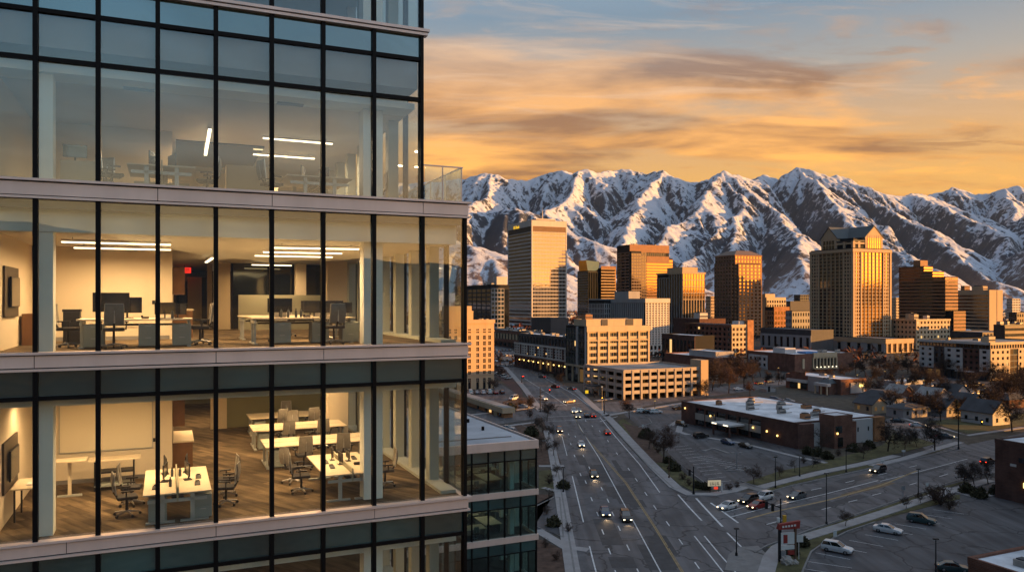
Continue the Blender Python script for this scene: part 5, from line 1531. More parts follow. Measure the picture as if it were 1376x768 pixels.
# ------------------------------------------------------------------ the glass office building on the left
C0 = Vector(((625 - 688) * 22 / FPX, 22.0, 0.0))
def a_of(px):
    u = (px - 688) / FPX
    return (u * C0.y - C0.x) / (DV.x - u * DV.y)
def loc(px, py, z):
    """(along, inward) of a point seen at a pixel on the level z (relative to the eye)."""
    D = FPX * (-z) / (py - HOR); X = (px - 688) / FPX * D
    x, y = X - C0.x, D - C0.y
    return (x * DV.x + y * DV.y, x * MV.x + y * MV.y)
def P3(a, b, z):
    p = C0 + DV * a + MV * b
    return Vector((p.x, p.y, EYE + z))
T_al = pm('rose_grey_aluminium', (0.70, 0.57, 0.51), 0.42, 0.10, 0.8, 0.25, spec=0.5, streak=True)
T_blk = pm('black_mullion', (0.005, 0.005, 0.006), 0.5, 0.1, 1.0, spec=0.12)
T_white = pm('white_column_paint', (0.84, 0.87, 0.80), 0.7, 0.05, 0.4)
T_wall = pm('cream_wall_paint', (0.66, 0.57, 0.43), 0.85, 0.05, 0.3)
T_ceil = pm('pale_ceiling', (0.60, 0.57, 0.50), 0.9, 0.05, 0.8)
T_post = pm('pale_green_grey_post', (0.40, 0.42, 0.36), 0.6, 0.06, 0.4)
T_slab = pm('floor_slab_concrete', (0.22, 0.21, 0.2), 0.9, 0.1, 0.4)
T_span = mirror_glass('teal_spandrel_glass', (0.022, 0.068, 0.068), 0.18, (0.9, 1.0, 1.0), 0.02, 0.3)
T_back = mirror_glass('dark_inner_glass', (0.012, 0.014, 0.016), 0.06, (1, .9, .7), 0.06, 0.5)
T_wood = pm('brown_cabinet_wood', (0.16, 0.075, 0.028), 0.55, 0.2, 2.0)
T_door = pm('pale_door', (0.50, 0.40, 0.26), 0.7, 0.05, 0.5)
T_frost = pm('frosted_partition', (0.34, 0.33, 0.24), 0.4, 0.05, 0.5)
T_green = pm('olive_wall', (0.16, 0.15, 0.07), 0.8, 0.1, 0.5)
T_glass = clear_glass('facade_glass', (0.95, 0.98, 0.96), 0.062)
T_rail = clear_glass('balustrade_glass', (0.90, 0.96, 0.94), 0.10)
# carpet laid in planks of several browns
def carpet():
    m, t = newmat('plank_carpet')
    c = t.nodes.new('ShaderNodeTexCoord')
    mp = t.nodes.new('ShaderNodeMapping'); mp.inputs['Rotation'].default_value = (0, 0, R(62))
    t.links.new(c.outputs['Object'], mp.inputs[0])
    b = t.nodes.new('ShaderNodeTexBrick')
    b.inputs['Color1'].default_value = (0.10, 0.073, 0.046, 1); b.inputs['Color2'].default_value = (0.24, 0.175, 0.105, 1); b.inputs['Mortar'].default_value = (0.085, 0.06, 0.035, 1)
    b.inputs['Scale'].default_value = 1.0; b.inputs['Brick Width'].default_value = 1.3; b.inputs['Row Height'].default_value = 0.26; b.inputs['Mortar Size'].default_value = 0.004
    b.inputs['Bias'].default_value = -0.15
    t.links.new(mp.outputs[0], b.inputs['Vector'])
    n = t.nodes.new('ShaderNodeTexNoise'); n.inputs['Scale'].default_value = 2.2; n.inputs['Detail'].default_value = 6
    m2 = t.nodes.new('ShaderNodeMapping'); m2.inputs['Scale'].default_value = (0.4, 2.5, 1)
    t.links.new(mp.outputs[0], m2.inputs[0]); t.links.new(m2.outputs[0], n.inputs['Vector'])
    col = mixc(t, 1.0, b.outputs['Color'], ramp(t, [(0.3, (0.42,) * 3), (0.7, (1.05,) * 3)], n.outputs['Fac']), 'MULTIPLY')
    p = t.nodes.new('ShaderNodeBsdfPrincipled'); p.inputs['Roughness'].default_value = 0.95; p.inputs['Specular IOR Level'].default_value = 0.15
    t.links.new(col, p.inputs['Base Color']); finish(t, p.outputs[0])
    return m
T_carpet = carpet()

tw = thing('office_tower', 'glass walled office building with lit rooms filling the left side', 'building', C0, TH)
AL = -16.6                      # far left end, out of the picture
AC = a_of(567)                  # the upper storeys stop one bay short of the corner
MPX = [48, 132, 212, 290, 365, 434, 502, 567]
MUL = [-15.45, -14.1, -12.75, -11.55 + .0] if False else [-15.7, -14.4, -13.05, -11.73]
MUL = MUL + [a_of(p) for p in MPX]
DEEP = 26.0
STOREYS = [   # sill top, slab underside of band, floor, ceiling, glass top, right end, name
    dict(sill=7.44, floor=7.36, ceil=10.7, top=11.2, span=None, end=AC),
    dict(sill=2.787, floor=2.72, ceil=5.35, top=7.29, span=6.63, end=AC, transom=5.53),
    dict(sill=-1.148, floor=-1.18, ceil=1.65, top=2.334, span=None, end=0.0),
    dict(sill=-5.441, floor=-5.47, ceil=-2.42, top=-1.58, span=-2.204, end=0.0),
    dict(sill=-9.80, floor=-9.82, ceil=-6.80, top=-5.845, span=-6.484, end=0.0),
]
def tbox(mb, a0, a1, b0, b1, z0, z1, m): mb.box(a0, a1, b0, b1, EYE + z0, EYE + z1, m)
rnd = random.Random(3)
for si, S in enumerate(STOREYS):
    end = S['end']; muls = [a for a in MUL if a <= end + .01]
    if end == 0.0: muls = muls + [0.0]
    gt = S['span'] if S['span'] else S['top']
    # panes: one object per bay
    xs = [AL] + muls
    for i in range(len(xs) - 1):
        a0, a1 = xs[i] + .05, xs[i + 1] - .05
        parts = [(S['sill'], gt)]
        if S.get('transom'): parts = [(S['sill'], S['transom'] - .035), (S['transom'] + .035, gt)]
        for z0, z1 in parts:
            q = MB(); tbox(q, a0, a1, 0.0, 0.02, z0 + .01, z1 - .01, T_glass)
            o = q.build('glass_pane', tw); o.rotation_euler = (R(rnd.uniform(-.03, .03)), 0, R(rnd.uniform(-.10, .10)))
        if S['span']:
            q = MB(); tbox(q, a0, a1, 0.0, 0.05, S['span'] + .05, S['top'] - .01, T_span)
            q.build('spandrel_panel', tw)
    for a in muls:
        q = MB(); w_ = .052 if a < end - .01 else .07
        tbox(q, a - w_, a + w_ * (1 if a < end - .01 else 0.3), -.10, .07, S['sill'] - .0, S['top'], T_blk)
        q.build('mullion', tw)
    for zt in ([S['span']] if S['span'] else []) + ([S['transom']] if S.get('transom') else []):
        q = MB(); tbox(q, AL, end - .01, -.07, .068, zt - .05, zt + .05, T_blk); q.build('transom', tw)
    # right hand return wall of glass with its posts
    for k in range(17):
        b0 = .08 + 1.5 * k
        q = MB(); tbox(q, end - .02, end, b0 + .05, b0 + 1.45, S['sill'], S['top'], T_glass); q.build('glass_pane', tw)
        q = MB(); tbox(q, end - .08, end + .06, b0 - .05, b0 + .05, S['sill'], S['top'], T_blk); q.build('mullion', tw)
    for k in range(8):
        b0 = 1.95 + 1.9 * k
        q = MB(); tbox(q, end - .42, end - .12, b0, b0 + .34, S['floor'], S['ceil'], T_post); q.build('column', tw)
    q = MB(); tbox(q, end - .55, end - .1, .5, 18, S['floor'], S['floor'] + .09, T_post); q.build('floor_trim', tw)
    # columns behind the front glass
    for a0, a1, b0 in ((-2.70 + (0 if end == 0 else -.02), -2.17, .75), (-10.45, -10.12, .45), (-13.2, -12.8, .45)):
        q = MB(); tbox(q, a0, a1, b0, b0 + .5, S['floor'], S['ceil'], T_white); q.build('column', tw)
    # floor, ceiling, bulkhead
    q = MB(); tbox(q, AL, end - .02, .08, DEEP, S['floor'] - .12, S['floor'], T_carpet); q.build('carpet', tw)
    nxt = STOREYS[si - 1]['floor'] if si else 11.6
    q = MB(); tbox(q, AL, end - .10, .62, DEEP, S['ceil'], S['ceil'] + .12, T_ceil); q.build('ceiling', tw)
    q = MB(); tbox(q, AL, end - .09, .12, DEEP, S['ceil'] + .5 if S['ceil'] + .55 < nxt - .13 else nxt - .3, nxt - .125, T_slab); q.build('floor_slab', tw)
    q = MB()
    tbox(q, AL, end - .12, .42 if not S.get('transom') else 1.0, .60 if not S.get('transom') else 1.2, S['ceil'] - .02, min(S['top'] - .02, nxt - .14), T_white)
    if S.get('transom'):
        tbox(q, AL, end - .12, .30, .995, S['top'] - 1.12, S['top'] - .78, T_white)
        tbox(q, AL, end - .12, .30, .995, S['ceil'] - .02, S['ceil'] + .14, T_white)
    q.build('bulkhead', tw)
# bands of aluminium between the storeys
def band(z1, z0, end, seams, thin=False):
    q = MB()
    h = z1 - z0
    if thin:
        tbox(q, AL, end + .12, -.16, .06, z0, z0 + h * .42, T_al); tbox(q, AL, end + .16, -.20, .06, z0 + h * .55, z1, T_al); tbox(q, AL, end + .1, -.12, .05, z0 + h * .421, z0 + h * .549, T_blk)
    else:
        lip = .055
        cuts = [AL] + seams + [end + .06]
        for a0, a1 in zip(cuts[:-1], cuts[1:]):
            tbox(q, a0 + .008, a1 - .008, -.12, .05, z0 + lip + .025, z1 - lip - .03, T_al)
        tbox(q, AL, end + .03, -.09, .045, z0 + .01, z1 - .01, T_blk)
        tbox(q, AL, end + .09, -.17, .04, z0, z0 + lip, T_al); tbox(q, AL, end + .12, -.20, .06, z1 - lip, z1, T_al)
        tbox(q, end + .031, end + .10, .06, DEEP, z0 + lip, z1 - lip, T_al)
        tbox(q, end - .1, end + .03, .06, DEEP, z0 + .01, z1 - .01, T_al)
    q.build('facade_band', tw)
band(7.44, 7.27, AC, [], True)
band(2.787, 2.334, 0.0, [-14.4, a_of(212), a_of(365), a_of(567)])
band(-1.148, -1.58, 0.0, [-13.05, a_of(47), a_of(290), a_of(434)])
band(-5.441, -5.845, 0.0, [-14.4, a_of(90), a_of(290), a_of(502)])
band(-9.80, -10.2, 0.0, [a_of(212), a_of(434)])
# terrace slab over the corner bay, with its glass balustrade
q = MB(); tbox(q, AC + .08, .02, .08, DEEP, 2.56, 2.70, T_al); q.build('terrace_slab', tw)
zr0, zr1 = 2.80, (HOR - 224) * 22 / FPX
for a0, a1 in ((AC + .12, AC * .5 - .02), (AC * .5 + .02, -.05)):
    q = MB(); tbox(q, a0, a1, .10, .115, zr0, zr1 - .05, T_rail); q.build('balustrade_pane', tw)
for k in range(7):
    q = MB(); tbox(q, -.075, -.06, .14 + k * 1.4, .14 + k * 1.4 + 1.37, zr0, zr1 - .05, T_rail); q.build('balustrade_pane', tw)
q = MB()
tbox(q, AC + .08, -.03, .09, .125, zr1 - .035, zr1, T_al); tbox(q, -.085, -.05, .131, 10, zr1 - .035, zr1, T_al)
for a in (AC * .5, -.068): tbox(q, a - .012, a + .012, .09, .125, 2.72, zr1 - .036, T_al)
for k in range(1, 7): tbox(q, -.086, -.05, .13 + k * 1.4 - .012, .13 + k * 1.4 + .012, 2.72, zr1 - .036, T_al)
q.build('handrail', tw)
# the storeys under the picture and the back of the building
q = MB()
tbox(q, AL, 0, DEEP + .01, DEEP + .3, -10.2, 11.4, T_slab); tbox(q, AL - .3, AL - .005, .02, DEEP, -10.2, 11.4, T_slab)
q.build('back_wall', tw)
for z0, z1 in ((-40, -10.2),):
    q = MB()
    q.box(AL, -.02, .1, DEEP, 0, EYE - 10.21, T_slab)
    for k in range(7):
        zz = EYE - 10.3 - k * 4.2
        q.box(AL, -.05, -.03, .099, max(zz - 3.8, .1), zz, T_span)
        q.box(-.019, .03, .2, DEEP, max(zz - 3.8, .1), zz, T_span)
        q.box(AL, .08, -.12, .05, max(zz - 4.2, 0), max(zz - 3.81, .09), T_al)
    q.build('lower_storeys', tw)

# --- rooms
def room(i, wall):
    S = STOREYS[i]; zf, zc = S['floor'], S['ceil']
    q = MB(); tbox(q, -11.62, -11.32, .75, 6.2, zf, zc, wall); q.build('partition_wall', tw)
    q = MB(); tbox(q, -11.6, -7.52, 6.21, 6.45, zf, zc, wall); tbox(q, -7.75, -7.52, 6.46, 12.0, zf, zc, wall); q.build('partition_wall', tw)
    q = MB(); tbox(q, -11.3, -7.6, 6.17, 6.205, zf, zf + .12, T_slab); q.build('skirting', tw)
    q = MB(); tbox(q, -7.9, -7.6, 12.01, DEEP, zf, zc, wall); tbox(q, -7.58, -.5, 24.5, 24.8, zf, zc, T_green if i == 3 else T_back); q.build('partition_wall', tw)
    return zf, zc
# middle storey
zf, zc = room(2, T_wall)
q = MB(); tbox(q, -5.05, -.6, 15.0, 15.1, zf, zc, T_back); q.build('glass_partition', tw)
for a in (-5.1, -3.6, -2.5, -1.1):
    q = MB(); tbox(q, a - .04, a + .04, 14.93, 15.12, zf, zc, T_blk); q.build('partition_frame', tw)
q = MB(); tbox(q, -4.95, -1.2, 13.6, 13.66, zf, zf + 1.46, T_frost); q.build('low_partition', tw)
q = MB(); tbox(q, -5.75, -5.2, 14.6, 15.0, zf, zc, T_door); tbox(q, -6.05, -5.85, 16, 16.2, zf, zc, T_door); q.build('door_frame', tw)
q = MB(); tbox(q, -6.8, -6.2, 18.0, 18.06, zf, zf + 2.3, T_door); q.build('door', tw)
q = MB(); tbox(q, -7.5, -6.86, 20.0, 20.05, zf, zc - .1, T_back); tbox(q, -7.5, -6.8, 19.95, 19.99, zf + 1.75, zf + 1.85, T_blk); tbox(q, -7.2, -7.14, 19.95, 19.99, zf, zf + 1.75, T_blk); q.build('glass_door', tw)
q = MB(); tbox(q, -2.55, -2.1, 14.2, 14.6, zf, zc, T_wall); tbox(q, -1.75, -.95, 11.2, 11.6, zf, zc, T_wall); q.build('column', tw)
# lower storey
zf, zc = room(3, T_wall)
q = MB(); tbox(q, -5.3, -.6, 15.4, 15.6, zf, zc, T_green); q.build('partition_wall', tw)
q = MB(); tbox(q, -5.95, -5.3, 15.2, 15.5, zf, zc, T_door); q.build('door', tw)
q = MB(); tbox(q, -1.75, -.95, 11.0, 11.5, zf, zc, T_wall); q.build('column', tw)
# upper storey
zf, zc = room(1, T_wall)
q = MB(); tbox(q, -7.5, -.6, 14.0, 14.2, zf, zc, T_wall); tbox(q, -5.0, -3.9, 9.4, 9.5, zf, zf + 1.5, T_door); q.build('partition_wall', tw)
q = MB(); tbox(q, -7.4, -4.6, 7.4, 12.5, zc - .05, zc - .006, T_back); q.build('ceiling_opening', tw)
for (px, py) in ((187, 119), (390, 139)):
    a, bb = loc(px, py, zc)
    q = MB(); tbox(q, a - .35, a + .35, bb - .15, bb + .15, zc - .03, zc - .004, T_slab); q.build('air_vent', tw)
# storey below and the one above
for i in (0, 4):
    S = STOREYS[i]
    q = MB(); tbox(q, -12, -.6, 14, 14.2, S['floor'], S['ceil'], T_wall); tbox(q, -9.0, -8.8, 1.5, 14, S['floor'], S['ceil'], T_wall if i == 0 else T_wood); q.build('partition_wall', tw)

# --- ceiling lights: a glowing strip with the lamp's own light just under it
M_strip = em('strip_light_glow', (1.0, 0.80, 0.50), 2.0)
LAMP_GAIN = 0.55
LAMP_COL = (1.0, 0.60, 0.29)
def strip_light(label, p0, p1, zc, power, group='linear ceiling lights', col=LAMP_COL, w=.09):
    a0, b0 = p0; a1, b1 = p1
    L_ = math.hypot(a1 - a0, b1 - b0); ang = math.atan2(b1 - b0, a1 - a0)
    c = P3((a0 + a1) / 2, (b0 + b1) / 2, zc - .12)
    t_ = thing('ceiling_light', label, 'ceiling light', c, TH + ang, group)
    q = MB(); q.box(-L_ / 2, L_ / 2, -w / 2, w / 2, 0.0, .06, T_al); q.build('housing', t_)
    q = MB(); q.box(-L_ / 2 + .01, L_ / 2 - .01, -w / 2 - .004, w / 2 + .004, -.035, -.003, M_strip); q.build('diffuser', t_)
    for sx in (-.4, .4):
        q = MB(); q.tube((L_ * sx, 0, .06), (L_ * sx, 0, .118), .008, .008, T_blk, 5); q.build('hanger', t_)
    if power:
        ld = bpy.data.lights.new('strip_lamp', 'AREA'); ld.shape = 'RECTANGLE'; ld.size = L_; ld.size_y = .14; ld.energy = power * LAMP_GAIN; ld.color = col; ld.spread = R(170)
        lo = bpy.data.objects.new('strip_lamp', ld); COL.objects.link(lo); lo.parent = t_; lo.location = (0, 0, -.05)
    return t_
zc = STOREYS[2]['ceil']
strip_light('upper of two linear lights over the meeting room desk on the middle floor', loc(82, 323, zc - .1), loc(230, 327, zc - .1), zc, 190)
strip_light('lower of two linear lights over the meeting room desk on the middle floor', loc(99, 331, zc - .1), loc(230, 334, zc - .1), zc, 190)
strip_light('long linear light nearest the glass in the open office on the middle floor', loc(367, 331, zc - .1), loc(483, 333, zc - .1), zc, 150)
strip_light('second linear light behind the long one in the middle floor open office', loc(353, 337, zc - .1), loc(460, 339, zc - .1), zc, 150)
strip_light('third linear light deeper inside the middle floor open office', loc(342, 342, zc - .1), loc(447, 344, zc - .1), zc, 150)
strip_light('far short linear light in front of the dark glass room on the middle floor', loc(338, 354.5, zc - .1), loc(392, 355.5, zc - .1), zc, 110)
strip_light('slanted linear light beside the red exit sign', loc(277, 351, zc - .1), loc(286, 345, zc - .1), zc, 90)
zc = STOREYS[1]['ceil']
TOPC = (1.0, 0.74, 0.48)
strip_light('upper of two linear lights in the top floor office', loc(353, 184, zc - .1), loc(447, 192, zc - .1), zc, 150, col=TOPC)
strip_light('lower of two linear lights in the top floor office', loc(340, 206, zc - .1), loc(423, 212, zc - .1), zc, 150, col=TOPC)
strip_light('steeply slanted linear light beside the dark ceiling opening on the top floor', loc(282, 172, zc - .1), loc(276, 207, zc - .1), zc, 150)
zc = STOREYS[3]['ceil']
for i, (a, b_, L_, pw) in enumerate(((-9.5, 3.2, 3.0, 150), (-7.3, 2.2, 2.4, 120), (-3.6, 2.6, 3.0, 150), (-3.4, 6.6, 3.0, 150), (-3.3, 10.6, 3.0, 150), (-6.3, 9.5, 1.6, 120), (-6.5, 17.5, 2.0, 120))):
    strip_light('linear ceiling light over the lower office floor', (a - L_ / 2, b_), (a + L_ / 2, b_), zc, pw, 'lower floor ceiling lights')
zc = STOREYS[4]['ceil']
for i, (a, b_) in enumerate(((-9.5, 3.4), (-4.0, 3.4))):
    strip_light('linear ceiling light on the lowest office floor in view', (a - 1.4, b_), (a + 1.4, b_), zc, 110, 'lowest floor ceiling lights')

# exit sign
a, b_ = loc(272.5, 357, STOREYS[2]['ceil'] - .22)
t_ = thing('exit_sign', 'red illuminated exit sign hanging from the middle floor ceiling', 'sign', P3(a, 17.5, 1.42), TH)
t_.location = P3(-6.98 + .05, 17.5, 1.28)
q = MB(); q.box(-.26, .26, 0, .05, 0, .26, em('exit_red', (1.0, 0.03, 0.015), 0.6)); q.build('sign_face', t_)
q = MB(); q.box(-.012, .012, .01, .03, .26, .36, T_blk); q.build('hanger', t_)
words3d('EXIT', 'lettering', .19, Matrix.Translation((0, -.006, .13)) @ MX_R, t_, pm('exit_letter', (0.25, 0.01, 0.01), .6, 0), .01)

# --- office furniture
F_top = pm('pale_laminate_top', (0.66, 0.56, 0.40), 0.45, 0.04, 1.5)
F_leg = pm('light_grey_steel', (0.42, 0.44, 0.42), 0.45, 0.05, 1.0, 0.3)
F_ped = pm('grey_green_cabinet', (0.30, 0.33, 0.30), 0.6, 0.06, 1.0)
F_blk = pm('black_plastic', (0.012, 0.012, 0.014), 0.45, 0.15, 3.0)
F_scr = mirror_glass('dark_screen', (0.006, 0.006, 0.008), 0.05, (1, 1, 1), 0.15, 2.0)
F_mesh = pm('grey_mesh_fabric', (0.21, 0.19, 0.16), 0.8, 0.15, 6.0)
F_seat = pm('charcoal_seat_fabric', (0.035, 0.033, 0.034), 0.9, 0.2, 6.0)
F_pol = pm('polished_aluminium', (0.50, 0.49, 0.47), 0.3, 0.05, 1.0, 0.8)
F_bot = pm('bottle_plastic', (0.05, 0.06, 0.07), 0.3, 0.2, 4.0)
F_paper = pm('white_paper', (0.75, 0.72, 0.65), 0.8, 0.04, 3.0)
def bench(label, a0, a1, b0, b1, zf, split='b', group='bench desks', divider=True):
    """Bench desk: split 'b' = a divider running inward along the middle."""
    w, l = a1 - a0, b1 - b0
    t_ = thing('office_desk', label, 'desk', P3(a0, b0, zf), TH, group)
    q = MB()
    if split == 'b':
        q.box(0, w / 2 - .03, 0, l, .70, .735, F_top); q.box(w / 2 + .03, w, 0, l, .70, .735, F_top)
    else:
        q.box(0, w, 0, l / 2 - .03, .70, .735, F_top); q.box(0, w, l / 2 + .03, l, .70, .735, F_top)
    q.build('desktop', t_, bevel=.006)
    ends = (.06, l - .12) if split == 'b' else (.06, w - .12)
    for e in ends:
        q = MB()
        if split == 'b':
            for x in (.28 * w, .72 * w): q.box(x - .05, x + .05, e, e + .06, .04, .70, F_leg)
            q.box(.06, .46 * w, e - .02, e + .08, 0, .04, F_leg); q.box(.54 * w, w - .06, e - .02, e + .08, 0, .04, F_leg)
            q.box(.1, w - .1, e, e + .05, .50, .58, F_leg)
        else:
            for y in (.26 * l, .74 * l): q.box(e, e + .06, y - .05, y + .05, .04, .70, F_leg)
            q.box(e - .02, e + .08, .06, l - .06, 0, .04, F_leg); q.box(e, e + .05, .1, l - .1, .58, .66, F_leg)
        q.build('leg', t_)
    if divider:
        q = MB()
        if split == 'b': q.box(w / 2 - .02, w / 2 + .02, .05, l - .05, .50, .86, T_frost)
        else: q.box(.05, w - .05, l / 2 - .02, l / 2 + .02, .40, 1.02, T_frost)
        q.build('divider', t_)
    q = MB()
    if split == 'b': q.box(w / 2 - .14, w / 2 + .14, .2, l - .2, .55, .60, F_blk)
    else: q.box(.2, w - .2, l / 2 - .14, l / 2 + .14, .55, .60, F_blk)
    q.build('cable_tray', t_)
    return t_
def proto_chair():
    t_ = thing('office_chair', 'x', 'office chair', (0, 0, -50), 0, 'office chairs')
    q = MB(); q.box(-.24, .24, -.24, .24, .44, .52, F_seat); q.build('seat', t_, bevel=.03)
    q = MB()
    n = 7
    for i in range(n):      # a curved mesh back
        z0 = .60 + .52 * i / n; z1 = .60 + .52 * (i + 1) / n
        y0 = -.25 - .07 * math.sin(i / n * 2.4); y1 = -.25 - .07 * math.sin((i + 1) / n * 2.4)
        h = .22 - .03 * abs(i / n - .4)
        q.prism([(-h, y0 - .03, z0), (h, y0 - .03, z0), (h, y0, z0), (-h, y0, z0)], [(-h, y1 - .03, z1), (h, y1 - .03, z1), (h, y1, z1), (-h, y1, z1)], F_mesh)
    bk = q.build('backrest', t_)
    q = MB()
    q.tube((0, -.2, .46), (0, -.31, .64), .03, .025, F_blk); q.tube((0, -.31, .64), (0, -.335, .95), .025, .02, F_pol)
    for s in (-1, 1): q.tube((s * .225, -.27, .60), (s * .20, -.315, 1.12), .014, .014, F_pol, 5)
    q.tube((-.2, -.315, 1.12), (.2, -.315, 1.12), .014, .014, F_pol, 5)
    q.build('back_frame', bk)
    for s in (-1, 1):
        q = MB(); q.tube((s * .27, -.05, .47), (s * .29, -.05, .66), .018, .018, F_blk, 5); q.box(s * .29 - .04, s * .29 + .04, -.17, .13, .66, .69, F_blk); q.build('armrest', t_)
    q = MB(); q.tube((0, 0, .10), (0, 0, .44), .035, .028, F_blk, 8); q.build('gas_column', t_)
    q = MB()
    for k in range(5):
        an = 2 * math.pi * k / 5 + .3
        q.tube((0, 0, .12), (.31 * math.cos(an), .31 * math.sin(an), .08), .03, .018, F_pol, 5)
    bs = q.build('star_base', t_)
    for k in range(5):
        an = 2 * math.pi * k / 5 + .3
        q = MB(); q.tube((.31 * math.cos(an) - .02 * math.sin(an), .31 * math.sin(an) + .02 * math.cos(an), .035), (.31 * math.cos(an) + .02 * math.sin(an), .31 * math.sin(an) - .02 * math.cos(an), .035), .035, .035, F_blk, 8); q.build('caster', bs)
    return t_
CH = proto_chair(); CHK = kids_of(CH); chair_used = [False]
def chair(label, a, b_, zf, deg):
    rz = TH + R(deg)
    if not chair_used[0]:
        chair_used[0] = True
        CH.location = P3(a, b_, zf); CH.rotation_euler = (0, 0, rz); CH['label'] = label
        return CH
    return dup(CH, CHK, label, P3(a, b_, zf), rz)
def proto_monitor():
    t_ = thing('monitor', 'x', 'monitor', (0, 0, -50), 0, 'computer monitors')
    q = MB(); q.box(-.30, .30, -.012, .012, .12, .47, F_blk); sc_ = q.build('screen', t_)
    q = MB(); q.box(-.29, .29, -.016, -.0125, .13, .46, F_scr); q.build('screen_glass', sc_)
    q = MB(); q.box(-.02, .02, .013, .04, .02, .30, F_blk); q.box(-.13, .13, -.09, .10, 0, .018, F_blk); q.build('stand', t_)
    return t_
MO = proto_monitor(); MOK = kids_of(MO); mon_used = [False]
def monitor(label, a, b_, zf, deg, sc_=1.0):
    rz = TH + R(deg); p = P3(a, b_, zf + .736)
    if not mon_used[0]:
        mon_used[0] = True
        MO.location = p; MO.rotation_euler = (0, 0, rz); MO['label'] = label; MO.scale = (sc_,) * 3
        return MO
    return dup(MO, MOK, label, p, rz, sc_)
def pedestal(label, a, b_, zf, w=.42, l=.56, h=.6, deg=0):
    t_ = thing('filing_pedestal', label, 'drawer unit', P3(a, b_, zf), TH + R(deg), 'drawer units')
    q = MB(); q.box(0, w, 0, l, .03, h, F_ped); q.build('body', t_, bevel=.006)
    for k in range(2):
        q = MB(); q.box(.015, w - .015, -.02, -.002, .05 + k * h * .5, h * .5 * (k + 1) - .01, F_ped); d_ = q.build('drawer', t_)
        q = MB(); q.box(w * .35, w * .65, -.03, -.021, h * .5 * (k + 1) - .06, h * .5 * (k + 1) - .045, F_pol); q.build('handle', d_)
    return t_
def clutter(kind, label, a, b_, z, deg=0):
    t_ = None
    q = MB()
    if kind == 'keyboard':
        q.box(-.21, .21, -.07, .07, 0, .02, F_blk); q.box(.25, .31, -.05, .05, 0, .03, F_blk)
    elif kind == 'bottle':
        q.tube((0, 0, 0), (0, 0, .17), .036, .036, F_bot, 8); q.tube((0, 0, .17), (0, 0, .22), .036, .014, F_bot, 8); q.tube((0, 0, .22), (0, 0, .25), .016, .016, F_blk, 8)
    elif kind == 'telephone':
        q.box(-.09, .09, -.1, .1, 0, .05, F_blk); q.box(-.10, -.05, -.11, .11, .05, .085, F_blk)
    elif kind == 'paper_stack':
        q.box(-.11, .11, -.15, .15, 0, .03, F_paper)
    o = q.build(kind)
    o.location = P3(a, b_, z); o.rotation_euler = (0, 0, TH + R(deg))
    tag(o, label, kind.replace('_', ' '), kind.replace('_', ' ') + 's on the desks')
    return o

zl = STOREYS[3]['floor']
bench('double bench desk with crowded centre in the lower floor meeting area', -8.22, -6.65, .44, 3.56, zl, 'b')
chair('grey chair left of the lower double desk nearest the glass', -8.62, 1.65, zl, -80)
chair('second chair left of the lower double desk behind the nearest one', -8.55, 2.75, zl, -95)
chair('grey chair right of the lower double desk nearest the glass', -6.22, 1.75, zl, 75)
chair('second chair right of the lower double desk behind the nearest one', -6.15, 2.75, zl, 95)
for i, (a, b_, dg) in enumerate(((-7.72, 1.9, 80), (-7.72, 2.9, 96), (-7.18, 1.9, -80), (-7.18, 2.9, -95))):
    monitor('monitor seen edge on at the ' + ['near left', 'far left', 'near right', 'far right'][i] + ' place of the lower double desk', a, b_, zl, dg)
for i, (a, b_) in enumerate(((-7.6, 1.2), (-7.35, 2.4), (-7.55, 2.45))): clutter('bottle', NTH[i] + ' tall bottle along the centre of the lower double desk', a, b_, zl + .736)
for i, (a, b_) in enumerate(((-6.95, 1.3), (-6.9, 2.1), (-7.95, 1.2))): clutter('keyboard', ['black keyboard on the near right of the lower double desk', 'black keyboard on the far right of the lower double desk', 'black keyboard on the left half of the lower double desk'][i], a, b_, zl + .736, 88)
pedestal('drawer unit under the right side of the lower double desk', -7.05, .6, zl); pedestal('drawer unit under the left side of the lower double desk', -8.1, .6, zl)
names = ['first', 'second', 'third']
for i, (a0, a1, b0, b1) in enumerate(((-4.74, -1.3, 5.8, 7.5), (-4.78, -1.35, 9.3, 10.95), (-4.6, -1.45, 12.5, 14.1))):
    bench(names[i] + ' empty pale bench desk from the glass in the lower open office', a0, a1, b0, b1, zl, 'a', 'bench desks', divider=False)
    pedestal('drawer unit under the left end of the ' + names[i] + ' empty bench desk', a0 + .2, b0 + .15, zl)
    chair('chair on the near left side of the ' + names[i] + ' empty bench desk', a0 + 1.15, b0 - .28 + (.1 if i else -.1), zl, 4 + 6 * i)
    chair('chair on the near right side of the ' + names[i] + ' empty bench desk', a0 + 2.45, b0 - .22, zl, -6 + 4 * i)
    if i: chair('chair on the far side of the ' + names[i] + ' empty bench desk', a0 + 1.7, b1 + .25, zl, 178)
bench('double desk with small screens near the lower right column', -3.75, -2.2, .85, 3.9, zl, 'b')
chair('chair with silver base left of the desk by the lower right column', -4.15, 2.3, zl, -95)
chair('chair turned aside left of the desk by the lower right column', -4.2, 3.6, zl, -60)
chair('chair right of the desk by the lower right column', -1.75, 2.1, zl, 85)
for i, (a, b_, dg) in enumerate(((-3.15, 2.9, 85), (-3.05, 2.2, 95), (-2.75, 2.6, -88))): monitor(NTH[i] + ' small monitor on the desk by the lower right column', a, b_, zl, dg, .75)
for i, (a, b_) in enumerate(((-3.4, 2.6), (-3.35, 1.9), (-2.6, 2.0), (-2.5, 2.9))): clutter('keyboard' if i != 2 else 'telephone', ['black keyboard at the far left place of the desk by the lower right column', 'black keyboard at the near left place of the desk by the lower right column', 'black telephone on the desk by the lower right column', 'black keyboard on the right half of the desk by the lower right column'][i], a, b_, zl + .736, 85)
